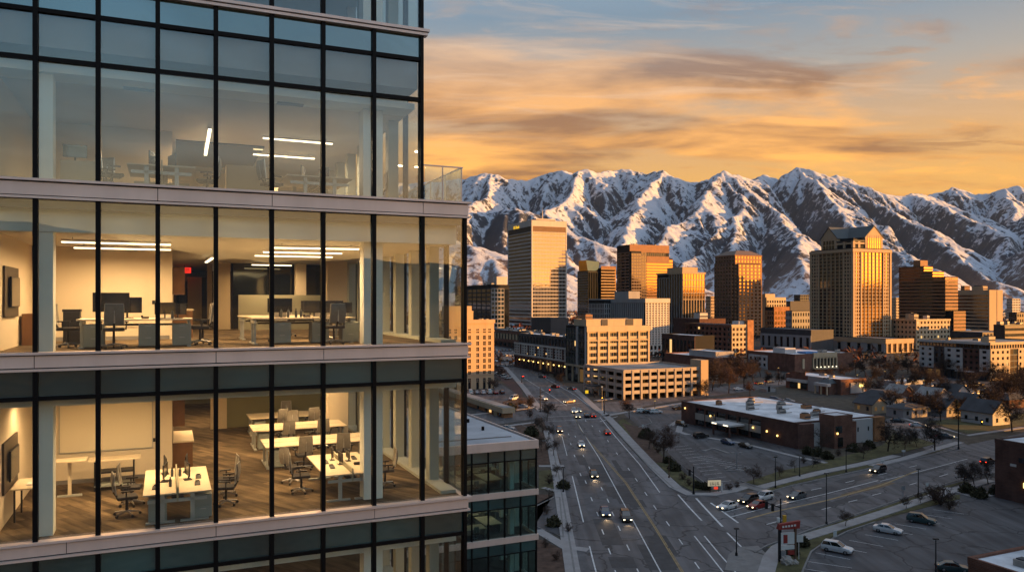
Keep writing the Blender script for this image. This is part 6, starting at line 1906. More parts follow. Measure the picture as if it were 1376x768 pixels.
# whiteboard, screens, cart, standing desk
def flat_panel(name, label, cat, a, b0, b1, z0, z1, mat, mat2=None, along=False, th=.05):
    t_ = thing(name, label, cat, P3(a, b0, z0), TH)
    q = MB()
    if along: q.box(0, b1 - b0, -th, 0, 0, z1 - z0, mat)
    else: q.box(0, th, 0, b1 - b0, 0, z1 - z0, mat)
    q.build('frame', t_)
    if mat2:
        q = MB()
        if along: q.box(.02, b1 - b0 - .02, -th - .012, -th - .002, .02, z1 - z0 - .02, mat2)
        else: q.box(th + .002, th + .012, .02, b1 - b0 - .02, .02, z1 - z0 - .02, mat2)
        q.build('panel', t_)
    return t_
T_board = pm('whiteboard_face', (0.72, 0.64, 0.48), 0.25, 0.02, 1.0)
t_ = thing('whiteboard', 'large whiteboard on the back wall of the lower meeting room', 'whiteboard', P3(-10.6, 6.2, zl + .95), TH)
q = MB(); q.box(0, 2.5, -.03, -.003, 0, 1.4, T_board); q.build('writing_surface', t_)
q = MB(); q.box(-.02, 2.52, -.04, -.004, -.03, -.002, F_leg); q.box(-.02, 2.52, -.04, -.004, 1.402, 1.43, F_leg); q.box(-.03, -.003, -.04, -.004, -.03, 1.43, F_leg); q.box(2.503, 2.53, -.04, -.004, -.03, 1.43, F_leg); q.build('frame', t_)
t_ = thing('whiteboard', 'pale writing wall panel on the back wall of the middle floor room', 'whiteboard', P3(-10.9, 6.2, STOREYS[2]['floor'] + .4), TH)
q = MB(); q.box(0, 2.6, -.02, -.003, 0, 1.5, T_wall); q.build('writing_surface', t_)
def wall_tv(label, zf, b0):
    t_ = thing('wall_television', label, 'television', P3(-11.31, b0, zf + .8), TH)
    q = MB(); q.box(0, .05, 0, 1.9, 0, 1.25, pm('tv_back_panel_%d' % int(b0 * 10 + zf), (0.06, 0.045, 0.03), .6, .1)); q.build('back_panel', t_)
    q = MB(); q.box(.09, .13, .35, 1.55, .25, 1.0, F_blk); sc_ = q.build('screen', t_)
    q = MB(); q.box(.131, .137, .37, 1.53, .27, .98, F_scr); q.build('screen_glass', sc_)
    q = MB(); q.box(.051, .089, .8, 1.1, .5, .75, F_blk); q.build('wall_bracket', t_)
wall_tv('wall television on a dark board in the lower meeting room', zl, 1.5)
wall_tv('wall television on a dark board in the middle floor room', STOREYS[2]['floor'], 1.6)
t_ = thing('standing_desk', 'small white standing table on a single T shaped leg', 'table', P3(-10.6, 4.2, zl), TH, None)
q = MB(); q.box(0, .85, 0, .55, 1.0, 1.035, F_top); q.build('tabletop', t_); q = MB(); q.box(.38, .47, .24, .31, .05, 1.0, F_top); q.build('column', t_); q = MB(); q.box(.12, .73, .23, .32, 0, .05, F_leg); q.build('foot', t_)
t_ = thing('storage_cart', 'pale topped cart with two dark shelves against the lower back wall', 'cart', P3(-9.75, 4.75, zl), TH)
q = MB(); q.box(0, 1.35, 0, .6, .86, .9, F_top); q.build('tabletop', t_)
for z in (.12, .5):
    q = MB(); q.box(.15, 1.2, .05, .55, z, z + .05, F_ped if z < .3 else F_blk); q.build('shelf', t_)
for x in (.15, 1.16):
    q = MB(); q.box(x, x + .04, .05, .55, .0, .86, F_blk); q.build('side_frame', t_)
t_ = thing('side_table', 'white table under the wall television half hidden by the column', 'table', P3(-11.2, 1.9, zl), TH)
q = MB(); q.box(0, .8, 0, 1.3, .82, .85, F_top); q.build('tabletop', t_)
for x, y in ((.05, .1), (.7, .1), (.05, 1.15), (.7, 1.15)): q = MB(); q.box(x, x + .04, y, y + .04, 0, .82, F_blk); q.build('leg', t_)
clutter('paper_stack', 'stack of papers on the white table under the wall television', -10.8, 2.4, zl + .851)
for zfl, nm in ((zl, 'lower'), (STOREYS[2]['floor'], 'middle')):
    t_ = thing('kitchen_unit', 'brown wooden kitchen cabinets with a pale worktop on the ' + nm + ' floor', 'kitchen unit', P3(-7.5, 7.0, zfl), TH)
    q = MB(); q.box(0, .6, 0, 2.2, .0, .88, T_wood); q.build('base_cabinet', t_)
    q = MB(); q.box(-.0, .64, -.02, 2.22, .883, .93, F_top); q.build('worktop', t_)
    q = MB(); q.box(0, .36, 0, 2.2, 1.42, 2.3, T_wood); q.build('wall_cabinet', t_)
    q = MB(); q.box(0, .02, 0, 2.2, .935, 1.41, T_wall); q.build('splashback', t_)
for i, zfl in enumerate((zl, STOREYS[2]['floor'])):
    q = MB(); q.box(0, .09, -.02, -.003, 0, .12, F_blk); o = q.build('light_switch'); o.location = P3(-8.1, 6.2, zfl + 1.1); o.rotation_euler = (0, 0, TH)
    tag(o, 'small dark switch on the ' + ['lower', 'middle'][i] + ' floor back wall', 'light switch')

zm = STOREYS[2]['floor']
bench('long bench desk with one wide screen in the middle floor room', -9.75, -7.05, 1.55, 3.0, zm, 'a', divider=False)
for i, a in enumerate((-9.6, -8.35, -7.55)): pedestal('grey drawer unit under the middle floor room desk, ' + ['left', 'centre', 'right'][i] + ' one', a, 1.65, zm, .46)
monitor('wide dark monitor on the middle floor room desk', -9.02, 2.45, zm, 3, 1.45); monitor('second wide monitor close behind the wide one in the middle floor room', -8.65, 2.6, zm, -4, 1.2)
monitor('square monitor on an arm at the right of the middle floor room desk', -7.72, 2.0, zm, 20, .9); monitor('monitor turned sideways at the right end of the middle floor room desk', -7.42, 2.2, zm, -30, .85)
chair('grey chair at the left end of the middle floor room desk', -10.0, 2.3, zm, -100); chair('black chair pushed under the middle floor room desk', -8.9, 1.35, zm, 5)
chair('chair at the right end of the middle floor room desk', -6.85, 2.3, zm, 85); chair('second chair behind the right end of the middle floor room desk', -6.75, 3.2, zm, 110)
clutter('telephone', 'dark desk telephone in the middle of the middle floor room desk', -8.2, 2.0, zm + .736); clutter('bottle', 'bottle on the right of the middle floor room desk', -7.55, 1.75, zm + .736); clutter('paper_stack', 'papers beside the square monitor in the middle floor room', -7.6, 1.9, zm + .736)
t_ = thing('waste_bin', 'tall black bin against the middle floor back wall', 'bin', P3(-10.25, 3.6, zm), TH); q = MB(); q.box(0, .4, 0, .4, 0, .9, F_blk); q.build('body', t_); q = MB(); q.box(-.02, .42, -.02, .42, .902, .97, F_blk); q.build('lid', t_)
t_ = thing('low_cabinet', 'dark low cabinet under the television in the middle floor room', 'cabinet', P3(-11.25, 3.9, zm), TH); q = MB(); q.box(0, .45, 0, 1.2, 0, .85, T_wood); q.build('body', t_); q = MB(); q.box(.452, .47, .03, 1.17, .05, .8, T_wood); q.build('door', t_)
bench('near bench desk of the middle floor open office', -5.55, -2.75, 1.6, 3.0, zm, 'a', divider=False)
bench('far bench desk of the middle floor open office', -5.6, -2.4, 4.6, 6.0, zm, 'a', divider=False)
for i, a in enumerate((-5.0, -3.95, -3.1)): pedestal('grey drawer unit under the near open office desk, ' + ['left', 'centre', 'right'][i] + ' one', a, 1.7, zm, .48)
for i, (a, b_, dg, s_) in enumerate(((-4.72, 2.5, 2, 1.15), (-3.75, 2.5, 4, 1.0), (-3.2, 2.55, -4, 1.0), (-2.9, 2.6, -8, .9), (-4.4, 5.3, 0, 1.0), (-3.4, 5.3, 0, 1.0))):
    monitor(['dark monitor at the left of the near open office desk', 'dark monitor behind the grey chair in the open office', 'dark monitor right of the grey chair in the open office', 'dark monitor at the right end of the near open office desk', 'left monitor on the far open office desk', 'right monitor on the far open office desk'][i], a, b_, zm, dg, s_)
chair('light grey chair with its back to the glass at the near open office desk', -3.45, 1.15, zm, 10); chair('chair behind the left of the near open office desk', -4.6, 3.5, zm, 175); chair('chair behind the right of the near open office desk', -3.3, 3.6, zm, 185)
chair('chair at the far open office desk on the middle floor', -4.0, 6.5, zm, 180)
for i, a in enumerate((-4.75, -4.55, -4.35, -4.2)): clutter('bottle', NTH[i] + ' bottle from the left on the near open office desk', a, 1.95 + .08 * (i % 2), zm + .736)
clutter('telephone', 'black telephone between the monitors on the near open office desk', -4.05, 2.0, zm + .736); clutter('keyboard', 'keyboard beside the grey chair on the near open office desk', -3.5, 1.95, zm + .736)

zt_ = STOREYS[1]['floor']
bench('bench desk with two edge on screens on the top floor', -8.6, -7.0, 1.0, 3.2, zt_, 'b')
monitor('left edge on monitor on the top floor desk', -8.0, 2.0, zt_, 70, 1.0); monitor('right edge on monitor on the top floor desk', -7.55, 2.2, zt_, -72, 1.0)
chair('dark chair left of the top floor desk', -8.95, 1.6, zt_, -75); chair('dark chair right of the top floor desk', -6.7, 1.7, zt_, 80)
bench('bench desk under the two linear lights on the top floor', -4.7, -2.9, 1.2, 3.4, zt_, 'b')
chair('dark chair left of the right hand top floor desk', -5.05, 1.6, zt_, -70); chair('chair right of the right hand top floor desk', -2.0, 2.3, zt_, 85)
monitor('left monitor on the right hand top floor desk', -4.1, 2.3, zt_, 70, .9); monitor('right monitor on the right hand top floor desk', -3.5, 2.4, zt_, -70, .9)
t_ = thing('low_cabinet', 'cream cupboard with a blue screen on top at the left of the top floor', 'cabinet', P3(-10.1, 1.6, zt_), TH); q = MB(); q.box(0, .9, 0, .5, 0, .8, T_door); q.build('body', t_); q = MB(); q.box(.03, .43, -.02, -.003, .05, .76, T_door); q.build('door', t_)
monitor('blue grey monitor on the cream cupboard at the left of the top floor', -9.8, 1.85, zt_ + .07, 0, .9)
chair('chair beside the cream cupboard on the top floor', -8.95 - .35, 2.6, zt_, 150)
t_ = thing('low_cabinet', 'cream cupboard right of the slanted top floor light', 'cabinet', P3(-6.1, 3.4, zt_), TH); q = MB(); q.box(0, 1.2, 0, .5, 0, 1.25, T_door); q.build('body', t_); q = MB(); q.box(.03, .58, -.02, -.003, .05, 1.2, T_door); q.build('door', t_)
z4 = STOREYS[4]['floor']
bench('long pale desk on the lowest floor in view', -5.2, -2.8, 1.6, 3.2, z4, 'a', divider=False)
chair('left chair at the long pale desk on the lowest floor', -4.6, 1.3, z4, 5); chair('right chair at the long pale desk on the lowest floor', -3.5, 1.3, z4, -5)

# ------------------------------------------------------------------ the lower wing beyond the corner
WD = 68.0
WC = Vector(((720.5 - 688) / FPX * WD, WD, 0))
wg = thing('office_wing', 'lower glass wing with a flat pale grey roof beside the street trees', 'building', WC, TH)
def wz(py): return EYE + (HOR - py) * WD / FPX
WX0, WL = -15.0, 23.0
zb = [(wz(590), wz(601)), (wz(655.5), wz(663)), (wz(716), wz(723.5)), (wz(778), wz(786))]
T_wglass = clear_glass('wing_glass', (0.66, 0.80, 0.79), 0.10)
for i, (z1, z0) in enumerate(zb):
    q = MB(); q.box(WX0, .15, -.2, .1, z0, z1, T_al); q.box(.02, .15, .101, WL, z0, z1, T_al); q.build('facade_band', wg)
    q = MB(); q.box(WX0, 0, .12, WL, z0 + .1, z1 - .25, T_slab); q.build('floor_slab', wg)
q = MB(); q.box(WX0, -.25, .3, WL, zb[0][0] - .245, zb[0][0] - .1, pm('pale_grey_roof_membrane', (0.42, 0.43, 0.45), .85, .3, .2)); q.box(WX0, .12, WL + .01, WL + .3, 0, zb[0][0] + .1, T_al)
q.box(WX0, -1.2, 2.6, 2.72, zb[0][0] - .095, zb[0][0] - .02, M_kerb)
q.build('roof', wg)
for x, y in ((-2.2, 7), (-1.8, 12)): q = MB(); q.tube((x, y, zb[0][0] - .1), (x, y, zb[0][0] + .25), .14, .14, T_blk); q.build('roof_vent', wg)
WM = [-x * 1.5 for x in range(10)]
for i in range(3):
    z1 = zb[i][1]; z0 = zb[i + 1][0]; sp = z1 - .95
    for k in range(9):
        a1, a0 = WM[k] - .05, WM[k + 1] + .05
        q = MB(); q.box(a0, a1, 0, .02, z0, sp - .05, T_wglass); q.build('glass_pane', wg)
        q = MB(); q.box(a0, a1, 0, .04, sp + .05, z1, T_span); q.build('spandrel_panel', wg)
    for a in WM:
        q = MB(); q.box(a - .055, a + .055, -.08, .06, z0, z1, T_blk); q.build('mullion', wg)
    q = MB(); q.box(WX0, 0, -.06, .058, sp - .045, sp + .045, T_blk); q.build('transom', wg)
    for k in range(15):
        y0 = .1 + 1.5 * k
        q = MB(); q.box(-.02, 0, y0 + .05, y0 + 1.45, z0, z1, T_wglass); q.build('glass_pane', wg)
        q = MB(); q.box(-.06, .06, y0 - .05, y0 + .05, z0, z1, T_blk); q.build('mullion', wg)
    for (x, y) in ((-1.9, .9), (-.5, 3), (-.5, 6.2), (-.5, 9.4), (-6.5, 9), (-9.5, 9)):
        q = MB(); q.box(x - .2, x + .2, y, y + .4, z0 - .1, z1 + .2, T_white); q.build('column', wg)
    q = MB(); q.box(WX0, -.1, 10.5, 10.7, z0 - .2, z1 + .1, T_slab); q.build('partition_wall', wg)
    q = MB(); q.box(WX0, -.1, .2, WL, z0 - .249, z0 - .23, M_lot); q.build('carpet', wg)
q = MB(); q.box(WX0, -.02, .05, WL, 0, zb[3][1], T_span); q.build('lower_storeys', wg)
def PW(x, y, z):
    p = WC + DV * x + MV * y; return Vector((p.x, p.y, z))
def small_desk(label, x, y, z, w, l):
    t_ = thing('office_desk', label, 'desk', PW(x, y, z), TH, 'desks in the wing')
    q = MB(); q.box(0, w, 0, l, .70, .74, F_top); q.build('desktop', t_)
    for e in (.08, w - .14): q = MB(); q.box(e, e + .06, .08, l - .08, 0, .70, F_leg); q.build('leg', t_)
for i in (0, 1):
    zf_ = zb[i + 1][0] - .225; nm = ['upper', 'lower'][i]
    for j, (x, y, w, l) in enumerate(((-6.4, 1.6, 2.4, 1.4), (-3.8, 2.4, 1.6, 2.8), (-5.6, 5.8, 2.6, 1.4), (-3.4, 6.4, 2.4, 1.4))):
        small_desk(['pale desk at the left of the ', 'pale desk nearest the corner on the ', 'left of two desks at the back of the ', 'right of two desks at the back of the '][j] + nm + ' wing floor', x, y, zf_, w, l)
        c_ = dup(CH, CHK, 'chair beside the ' + ['left', 'corner', 'back left', 'back right'][j] + ' desk of the ' + nm + ' wing floor', PW(x + w * .5, y - .35 if j != 1 else y + 3.1, zf_), TH + R(10 * j))
    ld = bpy.data.lights.new('wing_lamp', 'AREA'); ld.shape = 'RECTANGLE'; ld.size = 5; ld.size_y = .2; ld.energy = 20 if i else 11; ld.color = (1.0, 0.78, 0.56)
    t_ = thing('ceiling_light', 'linear ceiling light in the ' + nm + ' storey of the low wing', 'ceiling light', PW(-4.5, 5.0, zb[i][1] - .05), TH, 'wing ceiling lights')
    q = MB(); q.box(-2.5, 2.5, -.06, .06, 0, .06, T_al); q.build('housing', t_); q = MB(); q.box(-2.45, 2.45, -.05, .05, -.03, -.003, M_strip); q.build('diffuser', t_)
    lo = bpy.data.objects.new('wing_lamp', ld); COL.objects.link(lo); lo.parent = t_; lo.location = (0, 0, -.06)
# ------------------------------------------------------------------ vehicles
V_tyre = pm('tyre_rubber', (0.012, 0.012, 0.012), 0.9, 0.1, 3)
V_rim = pm('wheel_rim', (0.30, 0.30, 0.31), 0.35, 0.1, 3, 0.8)
V_glass = mirror_glass('car_window_glass', (0.006, 0.007, 0.008), 0.10, (1, 1, 1), 0.05, 0.8)
V_trim = pm('car_black_trim', (0.015, 0.015, 0.016), 0.6, 0.1, 3)
V_hon = em('headlamp_lit', (1.0, 0.78, 0.46), 2.6)
V_ton = em('tail_lamp_lit', (1.0, 0.05, 0.02), 1.0)
V_hoff = pm('headlamp_lens', (0.55, 0.55, 0.55), 0.2, 0.05, 3, spec=0.6)
V_toff = pm('tail_lamp_lens', (0.22, 0.012, 0.010), 0.3, 0.05, 3, spec=0.6)
PAINT = {}
for nm, c in dict(white=(0.62, 0.62, 0.62), silver=(0.32, 0.33, 0.34), black=(0.012, 0.012, 0.014), grey=(0.10, 0.105, 0.11), blue=(0.03, 0.06, 0.13), red=(0.26, 0.018, 0.015), teal=(0.035, 0.07, 0.075), tan=(0.26, 0.21, 0.15), maroon=(0.10, 0.02, 0.018)).items():
    PAINT[nm] = pm('car_paint_' + nm, c, 0.28, 0.06, 0.8, 0.1, spec=0.6)
def car_mesh(kind):
    """Side profiles (x, z) lofted across the width; x forward, wheels on z = 0."""
    if kind == 'sedan':
        L, W, prof = 4.6, 1.80, [(-2.30, .55, .78), (-2.22, .34, .98), (-1.55, .22, 1.02), (-.9, .20, .98), (.75, .20, .96), (1.2, .20, .92), (2.0, .26, .80), (2.26, .36, .66), (2.31, .42, .58)]
        cab = [(-1.75, 1.00), (-1.05, 1.42), (.15, 1.45), (1.05, .95)]
        wx = (-1.38, 1.40)
    elif kind == 'van':
        L, W, prof = 5.2, 1.95, [(-2.60, .55, 1.05), (-2.55, .36, 1.2), (-1.5, .26, 1.22), (.9, .24, 1.2), (1.7, .26, 1.08), (2.45, .34, .95), (2.58, .45, .72)]
        cab = [(-2.5, 1.2), (-2.35, 2.02), (.7, 2.05), (1.65, 1.12)]
        wx = (-1.6, 1.65)
    elif kind == 'pickup':
        L, W, prof = 5.5, 1.95, [(-2.75, .60, 1.05), (-2.70, .45, 1.12), (-.7, .36, 1.14), (.3, .34, 1.12), (1.2, .34, 1.10), (2.3, .38, 1.02), (2.72, .48, .80)]
        cab = [(-.75, 1.12), (-.62, 1.78), (.6, 1.80), (1.35, 1.08)]
        wx = (-1.75, 1.75)
    else:
        L, W, prof = 4.7, 1.88, [(-2.35, .58, .95), (-2.30, .38, 1.08), (-1.5, .27, 1.10), (-.5, .25, 1.08), (.9, .25, 1.06), (1.35, .26, 1.02), (2.05, .30, .92), (2.32, .40, .74), (2.36, .48, .66)]
        cab = [(-2.22, 1.08), (-1.95, 1.66), (.1, 1.72), (1.12, 1.04)]
        wx = (-1.42, 1.45)
    return L, W, prof, cab, wx
def build_car(kind):
    L, W, prof, cab, wx = car_mesh(kind)
    PB = PAINT['white']
    t_ = thing('parked_car', 'x', 'car', (0, 0, -60), 0)
    q = MB()
    h = W / 2
    for i in range(len(prof)):
        x, z0, z1 = prof[i]
        e = min(i, len(prof) - 1 - i)
        tp = {0: .80, 1: .93}.get(e, 1.0)
        w = h * tp
        zm_ = z0 + (z1 - z0) * .55
        q.v += [(x, -w * .93, z0), (x, -w, zm_), (x, -w * .94, z1 - .04), (x, -w * .82, z1), (x, w * .82, z1), (x, w * .94, z1 - .04), (x, w, zm_), (x, w * .93, z0)]
    k_ = q.mi(PB); n = len(prof)
    for i in range(n - 1):
        for j in range(8):
            j2 = (j + 1) % 8
            q.f.append((i * 8 + j, i * 8 + j2, (i + 1) * 8 + j2, (i + 1) * 8 + j)); q.fm.append(k_)
    q.f.append(tuple(range(7, -1, -1))); q.fm.append(k_); q.f.append(tuple((n - 1) * 8 + j for j in range(8))); q.fm.append(k_)
    q.build('body', t_, smooth=False)
    # cabin: glass sides and a painted roof
    q = MB()
    (x0, z0), (x1, z1), (x2, z2), (x3, z3) = cab
    wl, wt = h * .86, h * .70
    base = [(x0, -wl, z0 - .03), (x3, -wl, z3 - .03), (x3, wl, z3 - .03), (x0, wl, z0 - .03)]
    top = [(x1, -wt, z1 - .05), (x2, -wt, z2 - .05), (x2, wt, z2 - .05), (x1, wt, z1 - .05)]
    q.prism(base, top, V_glass); q.build('windows', t_)
    q = MB(); q.prism([(x1 - .03, -wt - .02, z1 - .06), (x2 + .03, -wt - .02, z2 - .06), (x2 + .03, wt + .02, z2 - .06), (x1 - .03, wt + .02, z1 - .06)], [(x1 + .05, -wt * .9, z1 + .01), (x2 - .05, -wt * .9, z2 + .01), (x2 - .05, wt * .9, z2 + .01), (x1 + .05, wt * .9, z1 + .01)], PB)
    for s in (-1, 1):
        for xa, za, xb, zb_ in ((x0, z0, x1, z1), ((x0 + x3) / 2 - .1, z0, (x1 + x2) / 2 - .05, z1), (x3, z3, x2, z2)):
            q.tube((xa, s * (wl + .005), za - .02), (xb, s * (wt + .01), zb_ - .04), .045, .035, PB, 4)
    q.build('roof', t_)
    for x in wx:
        for s in (-1, 1):
            q = MB(); q.tube((x, s * (h - .22), .33), (x, s * (h - .01), .33), .33, .33, V_tyre, 14); w_ = q.build('wheel', t_)
            q = MB(); q.tube((x, s * (h - .012), .33), (x, s * (h + .012), .33), .20, .17, V_rim, 10); q.build('rim', w_)
    xf, zf = prof[-2][0], prof[-2][2]; xb = prof[0][0]; zb_ = prof[0][2]
    for s in (-1, 1):
        q = MB(); q.box(xf - .12, xf + .09, s * h * .50, s * h * .82, zf - .16, zf - .01, V_hoff); q.build('headlight', t_)
        q = MB(); q.box(xb - .03, xb + .13, s * h * .52, s * h * .83, zb_ - .22, zb_ - .02, V_toff); q.build('taillight', t_)
        q = MB(); q.box(.72, .88, s * (h - .03), s * (h + .14), 1.0 if kind != 'sedan' else .93, 1.12 if kind != 'sedan' else 1.05, PB); q.build('door_mirror', t_)
    q = MB(); q.box(prof[-1][0] - .1, prof[-1][0] + .02, -h * .45, h * .45, .36, .52, V_trim); q.build('grille', t_)
    if kind == 'pickup':
        q = MB(); q.box(-2.62, -.85, -h * .80, h * .80, 1.10, 1.165, V_trim); q.build('load_bed', t_)
    return t_
CARP = {k: build_car(k) for k in ('sedan', 'suv', 'van', 'pickup')}
CARK = {k: kids_of(v) for k, v in CARP.items()}
_variant = {}
def variant(me, paint, lights):
    """The same mesh with this car's paint and its lamps on or off."""
    key = (me.name, paint, lights)
    if key not in _variant:
        c = me.copy()
        for i, mm in enumerate(c.materials):
            if mm == PAINT['white']: c.materials[i] = PAINT[paint]
            elif mm == V_hoff and lights: c.materials[i] = V_hon
            elif mm == V_toff and lights: c.materials[i] = V_ton
        _variant[key] = c
    return _variant[key]
def car(kind, paint, label, pos, heading, lights=False, group='cars in the streets', name='car', cat='car', beam=False):
    c = dup(CARP[kind], CARK[kind], label, (pos.x, pos.y, 0.03), heading)
    c.name = name; c['group'] = group; c['category'] = cat
    def rec(o):
        for ch in o.children:
            if ch.type == 'MESH': ch.data = variant(ch.data, paint, lights)
            rec(ch)
    rec(c)
    if beam:
        sl = bpy.data.lights.new('headlamp_beam', 'SPOT'); sl.energy = 120; sl.color = (1.0, 0.66, 0.34); sl.spot_size = R(62); sl.spot_blend = 0.8; sl.shadow_soft_size = 0.2
        so_ = bpy.data.objects.new('headlamp_beam', sl); COL.objects.link(so_); so_.parent = c; so_.location = (2.5, 0, .72); so_.rotation_euler = (R(0), R(-76), 0)
    return c
TOW, AWAY = R(-90), R(90)
CSL = math.atan2(-0.58, -0.81); CSR = math.atan2(0.58, 0.81)
S = 'sedan'; U = 'suv'
for kd, col_, lb, px, py, hd, li, bm_ in (
    (U, 'maroon', 'dark red car with amber headlights at the left kerb of the avenue', 752, 580, TOW, True, True),
    (S, 'white', 'white car with bright headlights alone in the middle of the avenue', 781, 599, TOW, True, True),
    (S, 'black', 'black car driving towards the viewer between the white cars on the avenue', 798, 640, TOW, True, True),
    (S, 'blue', 'silver blue car side by side with a black car on the near avenue', 813, 691, TOW, True, True),
    (U, 'black', 'black car right of the silver blue car on the near avenue', 841, 698, TOW, True, True),
    (S, 'red', 'red car driving away along the right side of the avenue', 816, 583, AWAY, True, False),
    (U, 'white', 'white car waiting first in the line at the far junction', 771, 554, TOW, True, False),
    (S, 'silver', 'pale car beside the white one at the far junction', 777.5, 553, TOW, True, False),
    (U, 'tan', 'tan car just behind the two pale cars at the far junction', 776, 561, TOW, True, False),
    (S, 'black', 'dark car between the tan and the red car at the far junction', 788.5, 560, AWAY, False, False),
    (S, 'red', 'bright red car with tail lights on right of the dark one at the far junction', 797, 560, AWAY, True, False),
    (S, 'tan', 'car with orange lights crossing the far junction', 765, 541, R(-150), True, False),
    (U, 'maroon', 'red lit car climbing the avenue beyond the far junction', 745.7, 521, R(125), True, False),
    (S, 'grey', 'grey car with tail lights passing the parking garage corner', 768.6, 523.5, R(120), True, False),
    (U, 'white', 'white headlights approaching the far junction from the left bend', 729.5, 537, R(-60), True, False),
    (S, 'grey', 'dark car far up the avenue beside the lamp lit brick block', 728, 507, R(130), True, False),
    (S, 'white', 'long white sedan waiting at the cross street stop line', 978, 683, CSL, True, False),
    (U, 'black', 'black car behind the white sedan at the stop line', 1006, 675, CSL, True, False),
    (S, 'red', 'red car in the turning lane beside the black car', 1018, 682, CSL, True, False),
    (U, 'white', 'white topped van behind the red and black cars at the stop line', 1026, 671, CSL, False, False),
    (S, 'grey', 'dark car with white headlights alone on the cross street', 1071, 669, CSL, True, True),
    (U, 'black', 'black car with yellow lights farther along the cross street', 1180, 634, CSL, True, True),
    (U, 'black', 'dark car with red tail lights beside the brick building at the right edge', 1327, 623, CSR, True, False),
    (S, 'white', 'white car on the side street left of the traffic signal', 1233, 573, R(-20), True, False),
    (S, 'grey', 'dark grey car turning at the side street corner', 1270, 588, R(-25), True, False),
    (S, 'black', 'dark car ahead of the white car on the side street', 1206, 567, R(-20), False, False)):
    car(kd, col_, lb, G(px, py), hd, li, 'cars driving in the streets', 'car', 'car', bm_)
PK = R(-38)
for kd, col_, lb, px, py, hd in (
    (U, 'white', 'white estate car parked nearest the corner sign', 1125, 741, PK),
    (S, 'white', 'white sedan parked second along the corner lot hedge', 1193, 715, PK),
    (U, 'teal', 'blue grey car parked farthest along the corner lot hedge', 1238, 702, PK),
    (S, 'teal', 'dark teal car by the white roof at the bottom edge', 1280, 767, R(-15)),
    (U, 'white', 'white car left of two parked below the parking garage', 863, 554, R(10)),
    (S, 'black', 'black car between two white cars below the parking garage', 872, 554.5, R(10)),
    (U, 'white', 'white car right of two parked below the parking garage', 881, 555, R(10)),
    (S, 'black', 'dark car in front of the far end of the white roofed office', 911, 550, R(20)),
    (U, 'black', 'dark car at the curved kerb by the office wall', 916, 572, R(-65)),
    (U, 'black', 'black pickup sized car parked at the office front door side', 942, 588, R(20)),
    (S, 'blue', 'dark blue car under the office entrance canopy', 978, 596, R(-66)),
    (S, 'black', 'black car right of the office entrance canopy', 1002, 601, R(-66)),
    (S, 'white', 'white sedan parked across the road behind the office', 992, 524, TH),
    ('van', 'white', 'white box van in the yard left of the avenue', 690, 537, R(-120)),
    (S, 'silver', 'silver car under the edge of the ochre pavilion', 682, 577, R(-20)),
    (U, 'grey', 'dark car at the hedge beside the white box van', 686, 547, R(-30)),
    (S, 'silver', 'silver car at the hedge end by the pavement', 704, 548, R(-30))):
    car(kd, col_, lb, G(px, py), hd, False, 'cars parked in the lots', 'parked_car')
for i in range(6):
    p = G(632 + 8.5 * i, 529 - 0.5 * (i % 2))
    car(('van', S, U, 'van', S, U)[i], ('white', 'silver', 'white', 'white', 'red', 'maroon')[i], NTH[i] + ' vehicle from the left in the row in front of the ochre hotel', p, AWAY + .2, False, 'vehicles in front of the hotel', 'parked_car')
ci = random.Random(17); cols_ = ['white', 'black', 'grey', 'silver', 'blue', 'grey', 'white', 'maroon', 'black', 'teal']
for r_ in range(4):
    for k_ in range(6):
        p = G(662 + 2.0 * r_, 472 + 7 * r_) + DV * (3.0 * k_)
        if p.x / p.y * FPX + 688 > 694: continue
        c_ = cols_[ci.randrange(10)]
        car((S, U)[k_ % 2], c_, '%s car, %s from left, %s row of the far lot behind the hotel' % (c_, NTH[k_], ['back', 'third', 'second', 'front'][r_]), p, MV.to_2d().angle_signed(Vector((1, 0))) if False else TH + R(90), False, 'cars in the lot behind the hotel', 'parked_car')
rows = [((1206, 514), 8), ((1222, 521), 8), ((1246, 529), 7), ((1284, 520), 6), ((1300, 530), 5)]
for r_, ((px, py), n_) in enumerate(rows):
    for k_ in range(n_):
        p = G(px, py) + DV * (3.1 * k_) * (1 if r_ < 3 else 1)
        c_ = cols_[ci.randrange(10)]
        car((S, U, S, 'pickup')[ci.randrange(4)], c_, '%s car, %s from left, %s row before the white apartments' % (c_, NTH[k_], ['back left', 'second left', 'front left', 'back right', 'front right'][r_]), p, TH + R(90), False, 'cars parked before the white apartments', 'parked_car')
for i, (px, py) in enumerate(((1020, 516), (1034, 514), (1060, 540), (1042, 538), (1070, 546))):
    car((S, U)[i % 2], cols_[i + 1], ['dark car by the kiosk on the road behind the office', 'grey car right of the kiosk behind the office', 'silver car at the front of the brick community building', 'blue car left of the silver one by the community building', 'dark grey car at the corner of the community building'][i], G(px, py), TH + (0 if i < 2 else R(-60)), i < 2, 'cars behind the office', 'parked_car')
for k_ in CARP.values():                                    # the prototypes themselves stand in the hotel lot
    pass
for i, (k_, pr) in enumerate(CARP.items()):
    pr.location = G(668 + 5 * i, 503 + 2 * i) + Vector((0, 0, .03)); pr.rotation_euler = (0, 0, R(60)); pr['label'] = 'white ' + {'sedan': 'sedan', 'suv': 'estate car', 'van': 'van', 'pickup': 'pickup truck'}[k_] + ' on the brick apron right of the ochre hotel'; pr['group'] = 'vehicles on the brick apron'; pr['category'] = 'car'

